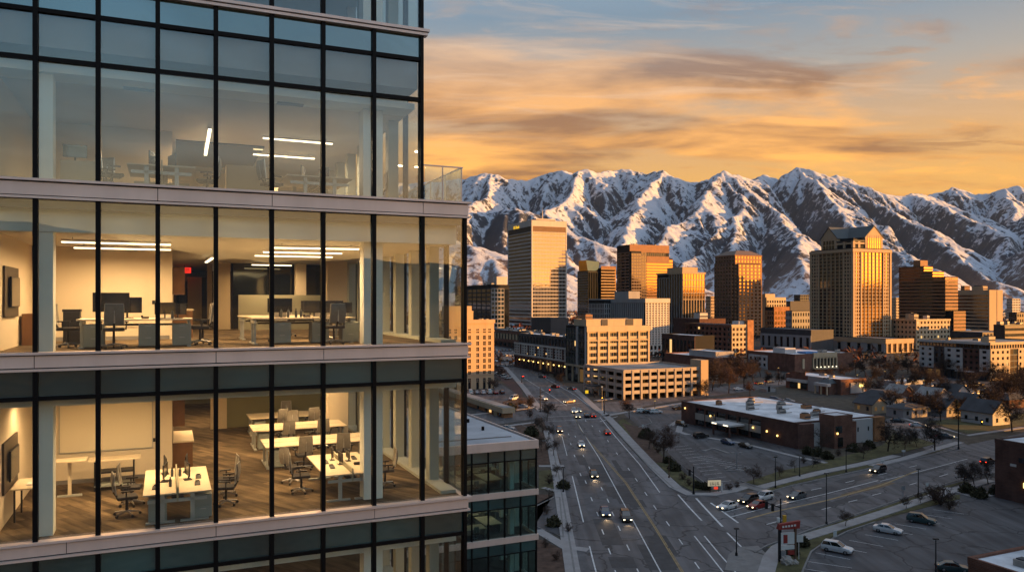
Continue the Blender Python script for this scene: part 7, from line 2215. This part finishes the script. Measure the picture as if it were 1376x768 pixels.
# ------------------------------------------------------------------ street furniture
S_pole = pm('dark_street_pole', (0.018, 0.018, 0.020), 0.6, 0.15, 2.0, 0.3)
S_gal = pm('galvanised_pole', (0.30, 0.30, 0.31), 0.5, 0.1, 2.0, 0.5)
S_wood = pm('weathered_timber_pole', (0.12, 0.075, 0.05), 0.9, 0.2, 2.0)
S_amber = em('amber_signal_lens', (1.0, 0.42, 0.04), 4.0)
S_redl = em('red_signal_lens', (1.0, 0.04, 0.02), 3.5)
S_yell = pm('signal_yellow', (0.62, 0.33, 0.03), 0.6, 0.1, 2.0)
S_white = pm('sign_white', (0.62, 0.61, 0.58), 0.6, 0.06, 2.0)
S_red = pm('sign_red', (0.26, 0.035, 0.028), 0.6, 0.12, 1.0)
S_green = pm('sign_green', (0.03, 0.12, 0.06), 0.6, 0.1, 1.0)
def hgt(px, py_base, py_top):
    D = FPX * EYE / (py_base - HOR)
    return EYE + (HOR - py_top) * D / FPX
def lamp_post(label, px, py, ytop, arm=0.0, lit=None, pole=None, double=False, group='street lamps'):
    p = G(px, py); h = hgt(px, py, ytop); pole = pole or S_pole
    t_ = thing('street_lamp', label, 'street lamp', p, 0, group)
    q = MB(); q.tube((0, 0, 0), (0, 0, .5), .22, .2, pole, 8); q.tube((0, 0, .5), (0, 0, h), .11, .07, pole, 8); q.build('pole', t_)
    for s in ((-1, 1) if double else (1,)):
        ax_ = arm * s if arm else .0
        if arm:
            q = MB(); q.tube((0, 0, h - .3), (ax_, 0, h), .05, .04, pole, 6); q.build('arm', t_)
        q = MB(); q.box(ax_ - .38, ax_ + .38, -.17, .17, h - .02, h + .14, pole); hd = q.build('lamp_head', t_)
        q = MB(); q.box(ax_ - .3, ax_ + .3, -.12, .12, h - .07, h - .022, lit or S_white); q.build('lens', hd)
    return t_
for a_ in (('dark tall lamp post on the lawn between the cross street and the corner lot', 1110.6, 704, 636, 0, None),
           ('slim lamp post on the far side of the cross street kerb', 1234, 665, 630, 0, None),
           ('dark lamp post standing in the corner lot at the bottom edge', 1257.5, 774, 724, 0, None),
           ('dark post left of the driveway to the office lot', 1042, 655, 614, 0, None),
           ('dark lamp post with a short arm above the cross street lawn', 1137, 634, 601, 1.2, None),
           ('low dark post at the near pavement corner of the junction', 989.6, 746, 710, 0, None),
           ('thin dark post before the brick office right end', 1074.5, 640, 612, 0, None)):
    lamp_post(*a_)
lamp_post('pale double headed lamp on the island of the office lot', 990, 629, 608, .9, None, S_gal, True)
lamp_post('brown lamp post on the grass strip right of the avenue', 899, 642, 613, 0, None, S_wood)
lamp_post('short lamp post with a glowing head at the parking garage crossing', 809, 551, 519, 0, M_lampw, S_gal)
lamp_post('thin lamp post beside the left kerb of the near avenue', 757, 661, 628, 0, None)
for i, (px, py, yt) in enumerate(((1062, 512, 500), (1046, 506, 494), (930, 541, 529), (880, 549, 538))):
    lamp_post(['glowing yellow lamp by the arched hall', 'second glowing yellow lamp left of the arched hall', 'yellow lamp at the left end of the white roofed office', 'low yellow lamp in front of the parking garage'][i], px, py, yt, 0, M_lamp, S_pole, False, 'glowing lamps')
for i, (px, py, yt) in enumerate(((1189, 508, 498), (1200, 513, 504), (1215, 516, 508), (1232, 521, 513), (1262, 527, 519), (1294, 519, 509), (1312, 526, 517), (1324, 530, 521), (1152, 512, 503), (1276, 546, 536), (1312, 562, 551), (1341, 556, 546))):
    t_ = lamp_post('glowing lamp, ' + NTH[i] + ' of those scattered around the dark houses and lots counted leftwards in', px, py, yt, 0, M_lamp, S_pole, False, 'glowing lamps')
    t_['label'] = ['glowing lamp at the left end of the back row of cars', 'glowing lamp behind the small white shop', 'glowing lamp over the second row of parked cars', 'glowing lamp above the dark hipped roof house', 'glowing lamp over the front row of parked cars', 'glowing lamp left of the apartment entrance canopy', 'glowing lamp before the apartment canopy', 'glowing lamp right of the apartment canopy', 'glowing lamp by the community building right end', 'glowing lamp by the small lit window shop', 'glowing lamp near the pale gabled house', 'glowing lamp at the right edge before the bungalow'][i]
def signal_arm(label, px, py, ytop, ex, ez_py, heads, pole=S_pole):
    """Mast with a long arm carrying signal heads; the arm runs to the point ex, ez_py at the same distance."""
    p = G(px, py); h = hgt(px, py, ytop); D = p.y
    t_ = thing('traffic_signal', label, 'traffic signal', p, 0, 'traffic signals')
    q = MB(); q.tube((0, 0, 0), (0, 0, .6), .28, .24, pole, 8); q.tube((0, 0, .6), (0, 0, h), .17, .11, pole, 8); q.build('pole', t_)
    dx_ = (ex - px) / FPX * D; z2 = EYE + (HOR - ez_py) * D / FPX; z1 = h * .78
    dy_ = .71 * abs(dx_) * (1 if dx_ > 0 else -1)
    q = MB(); q.tube((0, 0, z1), (dx_, dy_ * .2, z2), .11, .06, pole, 6); q.build('arm', t_)
    for fr, lit in heads:
        cx_, cz = dx_ * fr, z1 + (z2 - z1) * fr
        q = MB(); q.box(cx_ - .22, cx_ + .22, dy_ * .2 * fr - .45, dy_ * .2 * fr - .15, cz - 1.0, cz + .25, S_pole); hd = q.build('signal_head', t_)
        for k in range(3):
            q = MB(); zz = cz + .02 - k * .38
            q.tube((cx_, dy_ * .2 * fr - .451, zz), (cx_, dy_ * .2 * fr - .50, zz), .14, .14, lit if (lit and k == (0 if lit == S_redl else 1)) else S_pole, 10); q.build('lens', hd)
    return t_
signal_arm('traffic signal mast with an arm reaching left over the near cross street', 1049, 726, 669, 1027, 673, ((.55, None), (.95, None)))
signal_arm('traffic signal with an amber light on a long arm over the side street', 1288, 603, 549, 1322, 565, ((.98, S_amber),))
signal_arm('signal mast on the corner of the office lawn by the avenue', 932, 664, 626, 922, 629, ((.6, None),))
signal_arm('signal mast at the far junction left corner with a red light', 726, 553, 520, 740, 523, ((.9, S_redl),))
signal_arm('signal mast before the parking garage with a yellow light', 812, 556, 527, 797, 529, ((.2, S_amber), (.9, None)))
signal_arm('red signal at the far left bend of the avenue', 701, 514, 503, 704, 505, ((.4, S_redl), (.9, S_redl)))
# pedestrian signal heads and small posts
def sign_post(name, label, px, py, ytop, w, h, face, text=None, tmat=None, pole=S_gal, rz=0, size=.4, cat='sign'):
    p = G(px, py); H_ = hgt(px, py, ytop)
    t_ = thing(name, label, cat, p, rz)
    q = MB(); q.tube((0, .05, 0), (0, .05, H_ - h * .5), .06, .06, pole, 6); q.build('pole', t_)
    q = MB(); q.box(-w / 2, w / 2, -.08, 0, H_ - h, H_, face); bd = q.build('sign_board', t_)
    if text: words3d(text, 'lettering', size, Matrix.Translation((0, -.10, H_ - h / 2)) @ MX_R, bd, tmat, .03)
    return t_
t_ = thing('roadside_sign', 'pale lit board with dark lettering on the office lawn corner', 'sign', G(960, 661), R(8)); t_.scale = (.8, .8, .85)
q = MB(); q.box(-1.75, 1.75, -.15, .15, 1.6, 3.0, em('lit_sign_face', (1.0, 0.88, 0.62), 0.17)); bd = q.build('sign_board', t_)
q = MB()
for k_, (x0, x1, zz) in enumerate(((-1.3, -.95, .45), (-.8, -.62, .5), (-.5, -.1, .42), (.05, .42, .5), (.58, .75, .45), (.88, 1.3, .48))): q.box(x0, x1, -.19, -.152, 2.3 - zz, 2.3 - zz + .16, S_pole); q.box(x0, x0 + .14, -.186, -.153, 2.3 - zz + .162, 2.3 + .3, S_pole)
q.build('lettering', bd)
for x in (-1.2, 1.2): q = MB(); q.tube((x, 0, 0), (x, 0, 1.6), .09, .09, S_pole, 6); q.build('post', t_)
q = MB(); q.box(-.1, .9, -.2, .12, .8, 1.4, em('red_sign_light', (1, .08, .04), .35)); q.build('red_panel', t_)
sign_post('small_sign', 'slim white post right of the lit lawn board', 970, 662, 648, .25, 1.6, S_white)
sign_post('small_sign', 'white notice on a single wide post in the corner lawn', 1073.5, 751, 718, 1.3, 1.1, S_white, None, None, S_white)
sign_post('small_sign', 'grey back of a road sign on the cross street lawn', 1213.6, 678, 652, .8, .8, S_gal)
sign_post('small_sign', 'round headed sign beside the bare shrub at the lot edge', 1246, 667, 648, .6, .7, S_white)
sign_post('small_sign', 'white sign on a post behind the white estate car', 1122, 727, 712, .55, 1.0, S_white)
sign_post('small_sign', 'yellow warning sign below the parking garage', 788.5, 533, 524, 1.3, 1.3, em('lit_yellow_sign', (1.0, 0.62, 0.03), .4))
sign_post('small_sign', 'pale road sign on the planting strip left of the avenue', 900 - 36, 585, 570, .5, .7, S_white)
for i, (px, py) in enumerate(((1214, 612), (1186, 626))):
    sign_post('small_sign', ['low pale lamp like sign on the far lawn', 'low white marker on the near end of the far lawn'][i], px, py, py - 8, .9, .5, S_white)
# the pylon sign with a red cap and a boulder at its foot
pp = G(1058, 753)
t_ = thing('pylon_sign', 'tall two post sign with a red cap and white boards at the street corner', 'sign', pp, R(12))
H_ = 5.9
for x in (-1.35, 1.35):
    q = MB(); q.box(x - .16, x + .16, -.16, .16, 0, H_ - .9, S_pole if x < 0 else S_wood); q.build('post', t_)
q = MB(); q.prism([(-1.7, -.35, H_ - .9), (1.9, -.35, H_ - .9), (1.9, .35, H_ - .9), (-1.7, .35, H_ - .9)], [(-1.5, -.25, H_ - .1), (2.1, -.25, H_ + .25), (2.1, .25, H_ + .25), (-1.5, .25, H_ - .1)], S_red); cp = q.build('sign_cap', t_)
q = MB()
for k_ in range(5): q.box(-1.1 + .5 * k_, -.78 + .5 * k_, -.42, -.37, H_ - .62 + .03 * k_, H_ - .34 + .03 * k_, S_white)
q.build('lettering', cp)
q = MB(); q.box(-1.15, 1.15, -.12, .12, H_ - 3.3, H_ - 1.5, S_white); bd = q.build('sign_board', t_)
q = MB(); q.box(-.75, -.05, -.15, -.122, H_ - 3.1, H_ - 1.8, S_red); q.build('red_panel', bd)
q = MB(); q.box(-1.15, 1.15, -.12, .12, H_ - 4.1, H_ - 3.5, S_white); q.build('sign_board', t_)
q = MB(); q.box(.1, 1.15, -.12, .12, H_ - 4.95, H_ - 4.3, S_red); q.build('sign_board', t_)
q = MB(); q.box(-1.19, -.4, -.3, .3, .6, H_ - 4.2, S_gal); q.build('utility_box', t_)
rk = pm('pale_boulder', (0.34, 0.31, 0.28), .9, .2, 1.2)
for i, (dx_, r_) in enumerate(((-.5, .95), (.75, .5))):
    bm = bmesh.new(); bmesh.ops.create_icosphere(bm, subdivisions=3, radius=r_)
    rr = random.Random(i)
    for v in bm.verts:
        n_ = v.co.normalized(); k_ = 1 + .18 * math.sin(n_.x * 4 + i) * math.cos(n_.y * 5) + .08 * math.sin(n_.z * 9 + n_.x * 7)
        v.co = Vector((v.co.x * k_, v.co.y * k_, max(v.co.z * k_ * .95, -.3 * r_)))
    me = bpy.data.meshes.new('boulder'); bm.to_mesh(me); bm.free(); me.materials.append(rk)
    o = link('boulder', me); o.location = pp + Vector((dx_, -1.3, .35 * r_)); tag(o, ['large pale boulder at the foot of the pylon sign', 'small pale boulder right of the large one by the pylon sign'][i], 'boulder')
p = G(1049, 726); t_ = thing('pedestrian_signal', 'yellow pedestrian signal boxes fixed to the near mast beside the pylon sign', 'pedestrian signal', p + Vector((.32, -.1, 0)))
q = MB(); q.box(0, .55, -.25, .25, 3.0, 4.3, S_yell); q.build('housing', t_)
q = MB(); q.box(-1.0, -.5, -.2, .2, 3.2, 3.9, S_white); q.build('sign_plate', t_)
# ------------------------------------------------------------------ trees and planting
B_bark = pm('grey_brown_bark', (0.085, 0.060, 0.046), 0.95, 0.3, 1.5)
B_twig = pm('bare_brown_twigs', (0.075, 0.050, 0.038), 0.95, 0.35, 0.6)
B_twigr = pm('bare_russet_twigs', (0.082, 0.048, 0.036), 0.95, 0.35, 0.6)
B_twigd = pm('bare_dark_twigs', (0.045, 0.033, 0.028), 0.95, 0.3, 0.6)
B_ever = pm('dark_conifer_needles', (0.020, 0.030, 0.016), 0.95, 0.4, 0.8)
B_shrub = pm('olive_brown_shrub', (0.055, 0.048, 0.024), 0.95, 0.4, 0.8)
def bare_tree_mesh(seed, h=8.0, spread=.55, twig=B_twig, low=False, dense=1.0):
    """Recursive limbs: the trunk and main limbs in one mesh, the fine branches and twigs in another."""
    rr = random.Random(seed)
    tr = MB(); cr = MB()
    def grow(p, d_, L, r0, lev):
        n = 3 if lev < 2 else 2
        q = p
        for i in range(n):
            d2 = (d_ + Vector((rr.gauss(0, .12), rr.gauss(0, .12), rr.gauss(.03, .06)))).normalized()
            e = q + d2 * (L / n)
            ra = r0 * (1 - .45 * i / n); rb = r0 * (1 - .45 * (i + 1) / n)
            (tr if lev < 2 else cr).tube(q, e, ra, rb, B_bark if lev < 2 else twig, 5 if lev < 2 else 3, cap=lev < 1)
            if lev < 4 and (i > 0 or lev > 0 or low):
                for k in range(int((3 if lev < 3 else 4) * dense + rr.random())):
                    az = rr.uniform(0, 2 * math.pi); tilt = rr.uniform(.5, 1.15)
                    side = d2.orthogonal().normalized()
                    side = Matrix.Rotation(az, 3, d2) @ side
                    nd = (d2 * math.cos(tilt) + side * math.sin(tilt) * (1 + spread)).normalized()
                    nd.z = nd.z * .8 + .12
                    grow(e if rr.random() < .6 else q.lerp(e, rr.random()), nd.normalized(), L * rr.uniform(.46, .68), max(rb * .6, .02), lev + 1)
            q, d_ = e, d2
    if low:
        for k in range(5):
            az = 2 * math.pi * k / 5 + rr.random()
            grow(Vector((0, 0, 0)), Vector((math.cos(az) * .55, math.sin(az) * .55, 1)).normalized(), h * .45, .09, 1)
    else:
        grow(Vector((0, 0, 0)), Vector((rr.gauss(0, .04), rr.gauss(0, .04), 1)), h * .50, h * .022, 0)
    return tr, cr
def proto_tree(name, seed, h, spread, twig, low=False, dense=1.0):
    t_ = thing(name, 'x', 'tree' if not low else 'shrub', (0, 0, -80))
    a, b_ = bare_tree_mesh(seed, h, spread, twig, low, dense)
    zmax = max(v[2] for v in (a.v + b_.v))
    k_ = h / zmax
    for m_ in (a, b_): m_.v = [(x * k_, y * k_, z * k_) for x, y, z in m_.v]
    if a.f: a.build('trunk' if not low else 'stems', t_)
    if b_.f: b_.build('crown', t_)
    return t_
TREES = [proto_tree('bare_tree', 1, 8, .6, B_twig), proto_tree('bare_tree', 2, 8, .8, B_twigr), proto_tree('bare_tree', 3, 8, .5, B_twigd), proto_tree('bare_tree', 7, 8, .7, B_twig, False, .8)]
BUSH = [proto_tree('bare_shrub', 11, 3, .9, B_twigr, True, .62), proto_tree('bare_shrub', 12, 3, .9, B_twig, True, .62)]
def conifer(seed, h=8):
    t_ = thing('evergreen_tree', 'x', 'tree', (0, 0, -80))
    q = MB(); q.tube((0, 0, 0), (0, 0, h * .96), .16, .03, B_bark, 6); q.build('trunk', t_)
    rr = random.Random(seed); q = MB()
    for i in range(900):
        z = h * (.08 + .9 * rr.random() ** 1.1); R_ = (1 - z / h) * h * .26 + .15
        az = rr.uniform(0, 6.283); r_ = R_ * math.sqrt(rr.random()); c = Vector((r_ * math.cos(az), r_ * math.sin(az), z - r_ * .25))
        s_ = rr.uniform(.18, .42); a_ = Vector((math.cos(az), math.sin(az), -.45)) * s_; b2 = Vector((-math.sin(az), math.cos(az), rr.uniform(-.3, .3))) * s_ * .5
        q.poly([c - a_ * .3 - b2, c + a_, c - a_ * .3 + b2], B_ever)
    q.build('crown', t_)
    return t_
CON = conifer(4)
def evergreen_bush(seed):
    t_ = thing('evergreen_shrub', 'x', 'shrub', (0, 0, -80)); rr = random.Random(seed); q = MB()
    for i in range(420):
        d_ = Vector((rr.gauss(0, 1), rr.gauss(0, 1), abs(rr.gauss(0, 1)))).normalized() * rr.uniform(.5, 1) ; c = Vector((d_.x * .9, d_.y * .9, d_.z * 1.1 + .05))
        a_ = Vector((rr.gauss(0, .13), rr.gauss(0, .13), rr.gauss(0, .13))); b2 = Vector((rr.gauss(0, .13), rr.gauss(0, .13), rr.gauss(0, .13)))
        q.poly([c - a_ - b2, c + a_ - b2 * .4, c + b2 + a_ * .2], B_shrub)
    q.build('crown', t_); q = MB(); q.tube((0, 0, 0), (0, 0, .7), .06, .03, B_bark, 5); q.build('stems', t_)
    return t_
EB = evergreen_bush(9)
PK_ = {id(o): kids_of(o) for o in TREES + BUSH + [CON, EB]}
_first = {}
def plant(kind, label, px, py, hpx, group, rz=None):
    pool = {'t': TREES, 'b': BUSH, 'c': [CON], 'e': [EB]}[kind[0]]
    src = pool[int(kind[1:]) if len(kind) > 1 else 0]
    base = {'t': 8.0, 'b': 3.0, 'c': 8.0, 'e': 1.2}[kind[0]]
    p = G(px, py); h = hpx * p.y / FPX
    rz = rz if rz is not None else (px * 1.7 + py) % 6.28
    if id(src) not in _first:
        _first[id(src)] = True; src.location = p; src.rotation_euler = (0, 0, rz); src.scale = (h / base,) * 3; src['label'] = label; src['group'] = group
        return src
    c = dup(src, PK_[id(src)], label, p, rz, h / base); c['group'] = group
    return c
GT = 'bare trees of the town'
for kd, lb, px, py, hp in (
    ('t1', 'large russet bare tree on the grass strip right of the avenue', 891, 621, 52),
    ('t0', 'bare tree beside the large russet tree, nearer the far junction', 872, 603, 34),
    ('t2', 'dark bare tree at the front of the cross street lawn left of the signal', 1256, 605, 48),
    ('t2', 'dark bare tree by the right end of the white roofed office', 1193, 606, 46),
    ('t0', 'spreading bare tree in front of the pale gabled house', 1360, 580, 54),
    ('t2', 'dark tree mass behind the side street shops', 1264, 566, 46),
    ('t0', 'small bare tree on the bed left of the office driveway', 1013, 650, 30),
    ('t3', 'bare tree against the pale wall of the brick office', 1104, 606, 34),
    ('t2', 'leftmost of three dark bare trees before the right edge brick building', 1295, 652, 32),
    ('t2', 'middle of three dark bare trees before the right edge brick building', 1309, 651, 34),
    ('t2', 'rightmost of three dark bare trees before the right edge brick building', 1328, 650, 32),
    ('t0', 'slim bare tree on the corner lot lawn by the grey sign back', 1218, 683, 20),
    ('t0', 'small bare tree on the corner lot lawn nearest the shrub', 1237, 676, 18),
    ('t0', 'thin bare tree on the lawn left of the tall lamp post', 1136, 707, 26),
    ('t1', 'bare tree at the parking lot edge below the garage', 846, 562, 30),
    ('t0', 'bare tree left of the far junction beside the pavement', 735, 566, 34),
    ('t2', 'dark tree at the hedge corner by the white box van', 709, 552, 24),
    ('t0', 'brown tree at the foot of the hotel by the road', 664, 527, 24),
    ('t1', 'russet tree behind the row of hotel vehicles', 672, 511, 22)):
    plant(kd, lb, px, py, hp, GT)
for i, (px, py, hp, kd) in enumerate(((944, 515, 30, 't1'), (957, 524, 40, 't2'), (968, 517, 46, 't0'), (979, 528, 36, 't1'), (990, 512, 42, 't2'), (1000, 521, 38, 't1'), (1012, 512, 32, 't0'), (960, 505, 26, 't3'), (1022, 506, 30, 't2'), (985, 502, 30, 't1'), (950, 533, 26, 't2'), (1008, 532, 22, 't1'))):
    plant(kd, 'bare brown tree in the grove between the garage and the arched hall', px, py, hp, 'grove behind the garage')
for i, (px, py, hp, kd) in enumerate(((1028, 518, 22, 't2'), (1046, 517, 20, 't2'), (1084, 512, 20, 't0'), (1100, 513, 22, 't3'), (1116, 511, 20, 't0'), (1134, 510, 24, 't0'))):
    plant(kd, NTH[i] + ' bare tree from the left along the front of the arched hall', px, py, hp, 'trees along the arched hall')
for i, (px, py, hp, kd) in enumerate(((1150, 503, 24, 't0'), (1163, 505, 26, 't2'), (1176, 501, 28, 't0'), (1190, 503, 24, 't1'), (1204, 500, 22, 't2'), (1220, 503, 26, 't2'), (1234, 507, 24, 't0'))):
    plant(kd, NTH[i] + ' bare tree from the left below the columned tower podium', px, py, hp, 'trees below the podium')
for i, (px, py, hp, kd) in enumerate(((1318, 545, 34, 't2'), (1332, 540, 36, 't2'), (1345, 533, 36, 't1'), (1357, 543, 44, 't2'), (1370, 538, 46, 't2'), (1380, 552, 50, 't2'), (1343, 520, 26, 't0'), (1362, 522, 30, 't1'), (1376, 524, 30, 't0'))):
    plant(kd, 'dark bare tree in the clump at the foot of the white apartments', px, py, hp, 'clump below the apartments')
for i, (px, py, hp) in enumerate(((699, 494, 15), (712, 499, 15), (724, 504, 16), (736, 508, 16), (747, 513, 17), (757, 517, 18))):
    plant('t2', NTH[i] + ' dark street tree from the far end beside the lamp lit brick block', px, py, hp, 'street trees by the brick block')
for i, (px, py, hp) in enumerate(((738, 590, 26), (744, 612, 22), (727, 606, 26), (729, 582, 26), (747, 640, 20), (737, 672, 20))):
    plant(('t0', 't3')[i % 2], ['bare street tree at the far end of the left pavement bed', 'bare street tree on the kerb side of the left pavement', 'bare tree in the mulch bed close to the office wing roof', 'bare tree in the mulch bed behind the wing roof corner', 'small bare tree on the lawn strip left of the near avenue', 'thin bare tree in the brown bed beside the wing wall'][i], px, py, hp, 'street trees by the wing')
for i, (px, py, hp, kd) in enumerate(((1264, 678, 30, 'b0'), (1276, 684, 26, 'b1'), (1256, 672, 24, 'b0'))):
    plant(kd, ['large bare shrub at the far corner of the corner lot', 'bare shrub right of the large one at the corner lot', 'bare shrub left of the large one at the corner lot'][i], px, py, hp, 'bare shrubs')
tr2 = random.Random(77)
spots = [(1160 + 9 * i, 512 + tr2.uniform(-6, 26)) for i in range(24)] + [(1200 + 11 * i, 560 + tr2.uniform(-14, 10)) for i in range(15)]
for i, (px, py) in enumerate(spots):
    if 1180 < px < 1300 and 560 < py < 572: py -= 8
    plant(('t0', 't2', 't3', 't2')[i % 4], 'dark bare tree among the houses and parked cars behind the white roofed office', px, py, 20 + 16 * tr2.random(), 'trees among the houses')
for i, (px, py, hp) in enumerate(((1048, 640, 18), (1068, 634, 20), (1092, 628, 16), (1160, 616, 24), (1216, 604, 26), (1232, 600, 22), (1222, 596, 30))):
    plant(('t0', 't3', 't2')[i % 3], NTH[i] + ' thin bare tree from the left on the lawn along the cross street', px, py, hp, 'trees along the cross street')
sr = random.Random(23)
for i, (px, py) in enumerate(((868, 588), (878, 596), (884, 608), (898, 622), (906, 632), (918, 644), (926, 652), (938, 655), (948, 657), (980, 658), (990, 655))):
    plant(('e', 'b0', 'b1', 'e')[i % 4], NTH[i] + ' low bush from the far end of the planted strip beside the office lot' if i < 12 else '', px, py, 9 + 5 * sr.random(), 'bushes of the office strip')
for i, (px, py) in enumerate(((700, 546), (693, 549), (686, 551), (678, 553), (712, 560), (722, 572), (714, 586), (736, 604), (746, 600), (735, 690), (744, 706), (733, 735), (748, 752), (738, 650), (757, 656), (764, 714))):
    plant(('b0', 'b1', 'e', 'b1')[i % 4], ['leftmost', 'rightmost'][i % 2] + ' x' if False else ('low brown shrub in the beds between the office wing and the avenue' if i > 4 else 'low brown shrub in the hedge line left of the far junction'), px, py, 10 + 6 * sr.random(), 'shrubs between wing and avenue' if i > 4 else 'hedge shrubs left of the far junction')
for i, (px, py) in enumerate(((1098, 612), (1112, 616), (1126, 612), (1146, 606), (1168, 602), (1080, 622), (1086, 610))):
    plant(('e', 'e', 'b1')[i % 3], NTH[i] + ' clipped bush from the left along the brick office lawn' if i < 5 else ['low bush at the lot corner of the office lawn', 'low bush by the near corner of the office wall'][i - 5], px, py, 11, 'bushes on the office lawn')
for i, (px, py) in enumerate(((1064, 744), (1078, 733), (1300, 662), (1316, 668), (1340, 664))):
    plant('e', ['dark bush on the lawn behind the pylon sign', 'dark bush on the lawn right of the pylon sign', 'dark hedge bush at the left of the alley by the brick building', 'dark hedge bush in the middle of the alley by the brick building', 'dark hedge bush at the right edge by the brick building'][i], px, py, 14, 'bushes at the corner lots')
for i, (px, py, hp) in enumerate(((1286, 562, 26), (1246, 548, 24), (1180, 545, 22))):
    plant('c', ['dark evergreen right of the side street shops', 'dark evergreen between the two hipped roofs', 'dark evergreen left of the dark roofed shop'][i], px, py, hp, 'evergreens')

# ------------------------------------------------------------------ the wooded town between downtown and the mountains
def hill_height(x, y):
    X, Y, H = TERRAIN
    i = int(np.clip((x - X[0]) / (X[1] - X[0]), 0, len(X) - 1)); j = int(np.clip((y - Y[0]) / (Y[1] - Y[0]), 0, len(Y) - 1))
    return max(0.0, float(H[j, i])) if y > Y[0] else 0.0
def scatter_wood(name, label, n, mats, seed, D0, D1, p0, p1, hmax=170, size=1.0, bias=1.0):
    rs = np.random.RandomState(seed); q = MB()
    for _ in range(n):
        u = rs.rand() ** bias
        D = 1.0 / (1 / D0 + (1 / D1 - 1 / D0) * u); px = rs.uniform(p0, p1)
        x = (px - 688) / FPX * D
        if pnoise(np.array([x / 260.0]), np.array([D / 260.0]))[0] < -0.18: continue
        z = hill_height(x, D)
        if z > hmax: continue
        mm = mats[rs.randint(len(mats))]; s_ = rs.uniform(.6, 1.3) * size
        for k in range(9):
            c = np.array([x, D, z + 4.2 * s_]) + rs.randn(3) * np.array([2.0, 2.0, 1.7]) * s_
            a = rs.randn(3) * 1.25 * s_; b_ = rs.randn(3) * 1.25 * s_
            q.poly([c - a - b_ * .3, c + a - b_ * .3, c + b_], mm)
        q.poly([(x - .25, D, z), (x + .25, D, z), (x, D, z + 5 * s_)], B_bark)
    return tag(q.build(name), label, None, None, 'stuff')
W1 = pm('far_russet_trees', (0.155, 0.058, 0.034), 0.95, 0.3, 0.02); W2 = pm('far_brown_trees', (0.085, 0.050, 0.036), 0.95, 0.3, 0.02); W3 = pm('far_dark_trees', (0.030, 0.027, 0.022), 0.95, 0.3, 0.02); W4 = pm('far_red_trees', (0.20, 0.055, 0.030), 0.95, 0.3, 0.02)
scatter_wood('woodland', 'bare russet woods covering the town below the mountains', 6600, [W1, W1, W2, W3, W4], 3, 900, 4600, 300, 1480, 190, 1.25, .8)
scatter_wood('downtown_trees', 'bare street trees scattered among the downtown blocks', 620, [W2, W3, W1], 4, 470, 900, 380, 1420, 10, .9)
def scatter_houses(name, label, n, seed, D0, D1, p0, p1, hmax):
    rs = np.random.RandomState(seed); q = MB()
    walls = [W_stucco, W_brick, W_beige, W_white, W_tan]; roofs = [M_roofd, M_roofg, M_roofw, M_roofd]
    for _ in range(n):
        D = 1.0 / (1 / D0 + (1 / D1 - 1 / D0) * rs.rand() ** .8); px = rs.uniform(p0, p1); x = (px - 688) / FPX * D
        z = hill_height(x, D) - .5
        if z > hmax: continue
        w, l, h = rs.uniform(9, 18), rs.uniform(8, 14), rs.uniform(4, 8)
        M = Matrix.Translation((x, D, z)) @ Matrix.Rotation(TH + (rs.randint(2) * R(90)), 4, 'Z')
        q.box(0, w, 0, l, 0, h, walls[rs.randint(5)], M)
        rf = roofs[rs.randint(4)]
        pts = [M @ Vector(p) for p in ((-.4, -.4, h), (w + .4, -.4, h), (w + .4, l + .4, h), (-.4, l + .4, h), (-.4, l / 2, h + 2.6), (w + .4, l / 2, h + 2.6))]
        for f in ((0, 1, 5, 4), (2, 3, 4, 5), (0, 4, 3), (1, 2, 5)): q.poly([pts[i] for i in f], rf)
    return tag(q.build(name), label, None, None, 'stuff')
scatter_houses('hillside_houses', 'small houses of the neighbourhood on the bench below the mountains', 1250, 8, 900, 4300, 300, 1480, 150)
# larger far blocks that stand out of the woods
fr = random.Random(6)
for i, (px, py, w_, D, col_, lb) in enumerate(((640, 391, 22, 1300, W_beige, 'pale lit block left of the slab tower far behind the dark flats'), (672, 389, 14, 1400, W_white, 'white block beside the slab tower far behind the dark flats'), (1020, 398, 18, 1500, W_white, 'white far block right of the brown stone tower'),
      (1075, 396, 20, 1600, W_dark, 'dark far hall behind the square windowed grey block'), (1360, 401, 18, 1500, W_white, 'pale far block at the right edge below the snowy slopes'), (1204, 400, 16, 1400, W_beige, 'pale far block between the gabled and the stepped tower'),
      (955, 398, 16, 1300, W_tan, 'tan far block right of the fluted glass tower'), (1296, 384, 12, 1700, W_rust, 'rust far block above the striped slab'), (1366, 420, 26, 800, W_brown, 'brown block with a low roof at the right edge beyond the striped slab'),
      (816, 402, 14, 1500, W_orng, 'orange far block behind the slim gold capped tower'))):
    b = Bld('office_building', lb, px - w_ * .4, px, px + w_ * .6, py, D)
    b.block(0, b.W, 0, b.L, 0, b.H, M_dark, M_roofg); b.face('R', 0, 0, b.W, 1, b.H, 5, max(2, int(b.H / 5)), .4, .45, col_, G_dark, 'row'); b.face('L', 0, 0, b.L, 1, b.H, 4, max(2, int(b.H / 5)), .4, .45, col_, G_dark, 'row'); b.done()
# ------------------------------------------------------------------ the evening air
m, t = newmat('evening_air')
v_ = t.nodes.new('ShaderNodeVolumePrincipled')
v_.inputs['Color'].default_value = (0.45, 0.65, 1.0, 1)
v_.inputs['Density'].default_value = 0.000007
v_.inputs['Anisotropy'].default_value = 0.0
o_ = t.nodes.new('ShaderNodeOutputMaterial'); t.links.new(v_.outputs[0], o_.inputs['Volume'])
hz = MB(); hz.box(-13100, 13300, -13100, 13100, -402, 1960, m)
tag(hz.build('haze'), None, None, None, 'stuff')
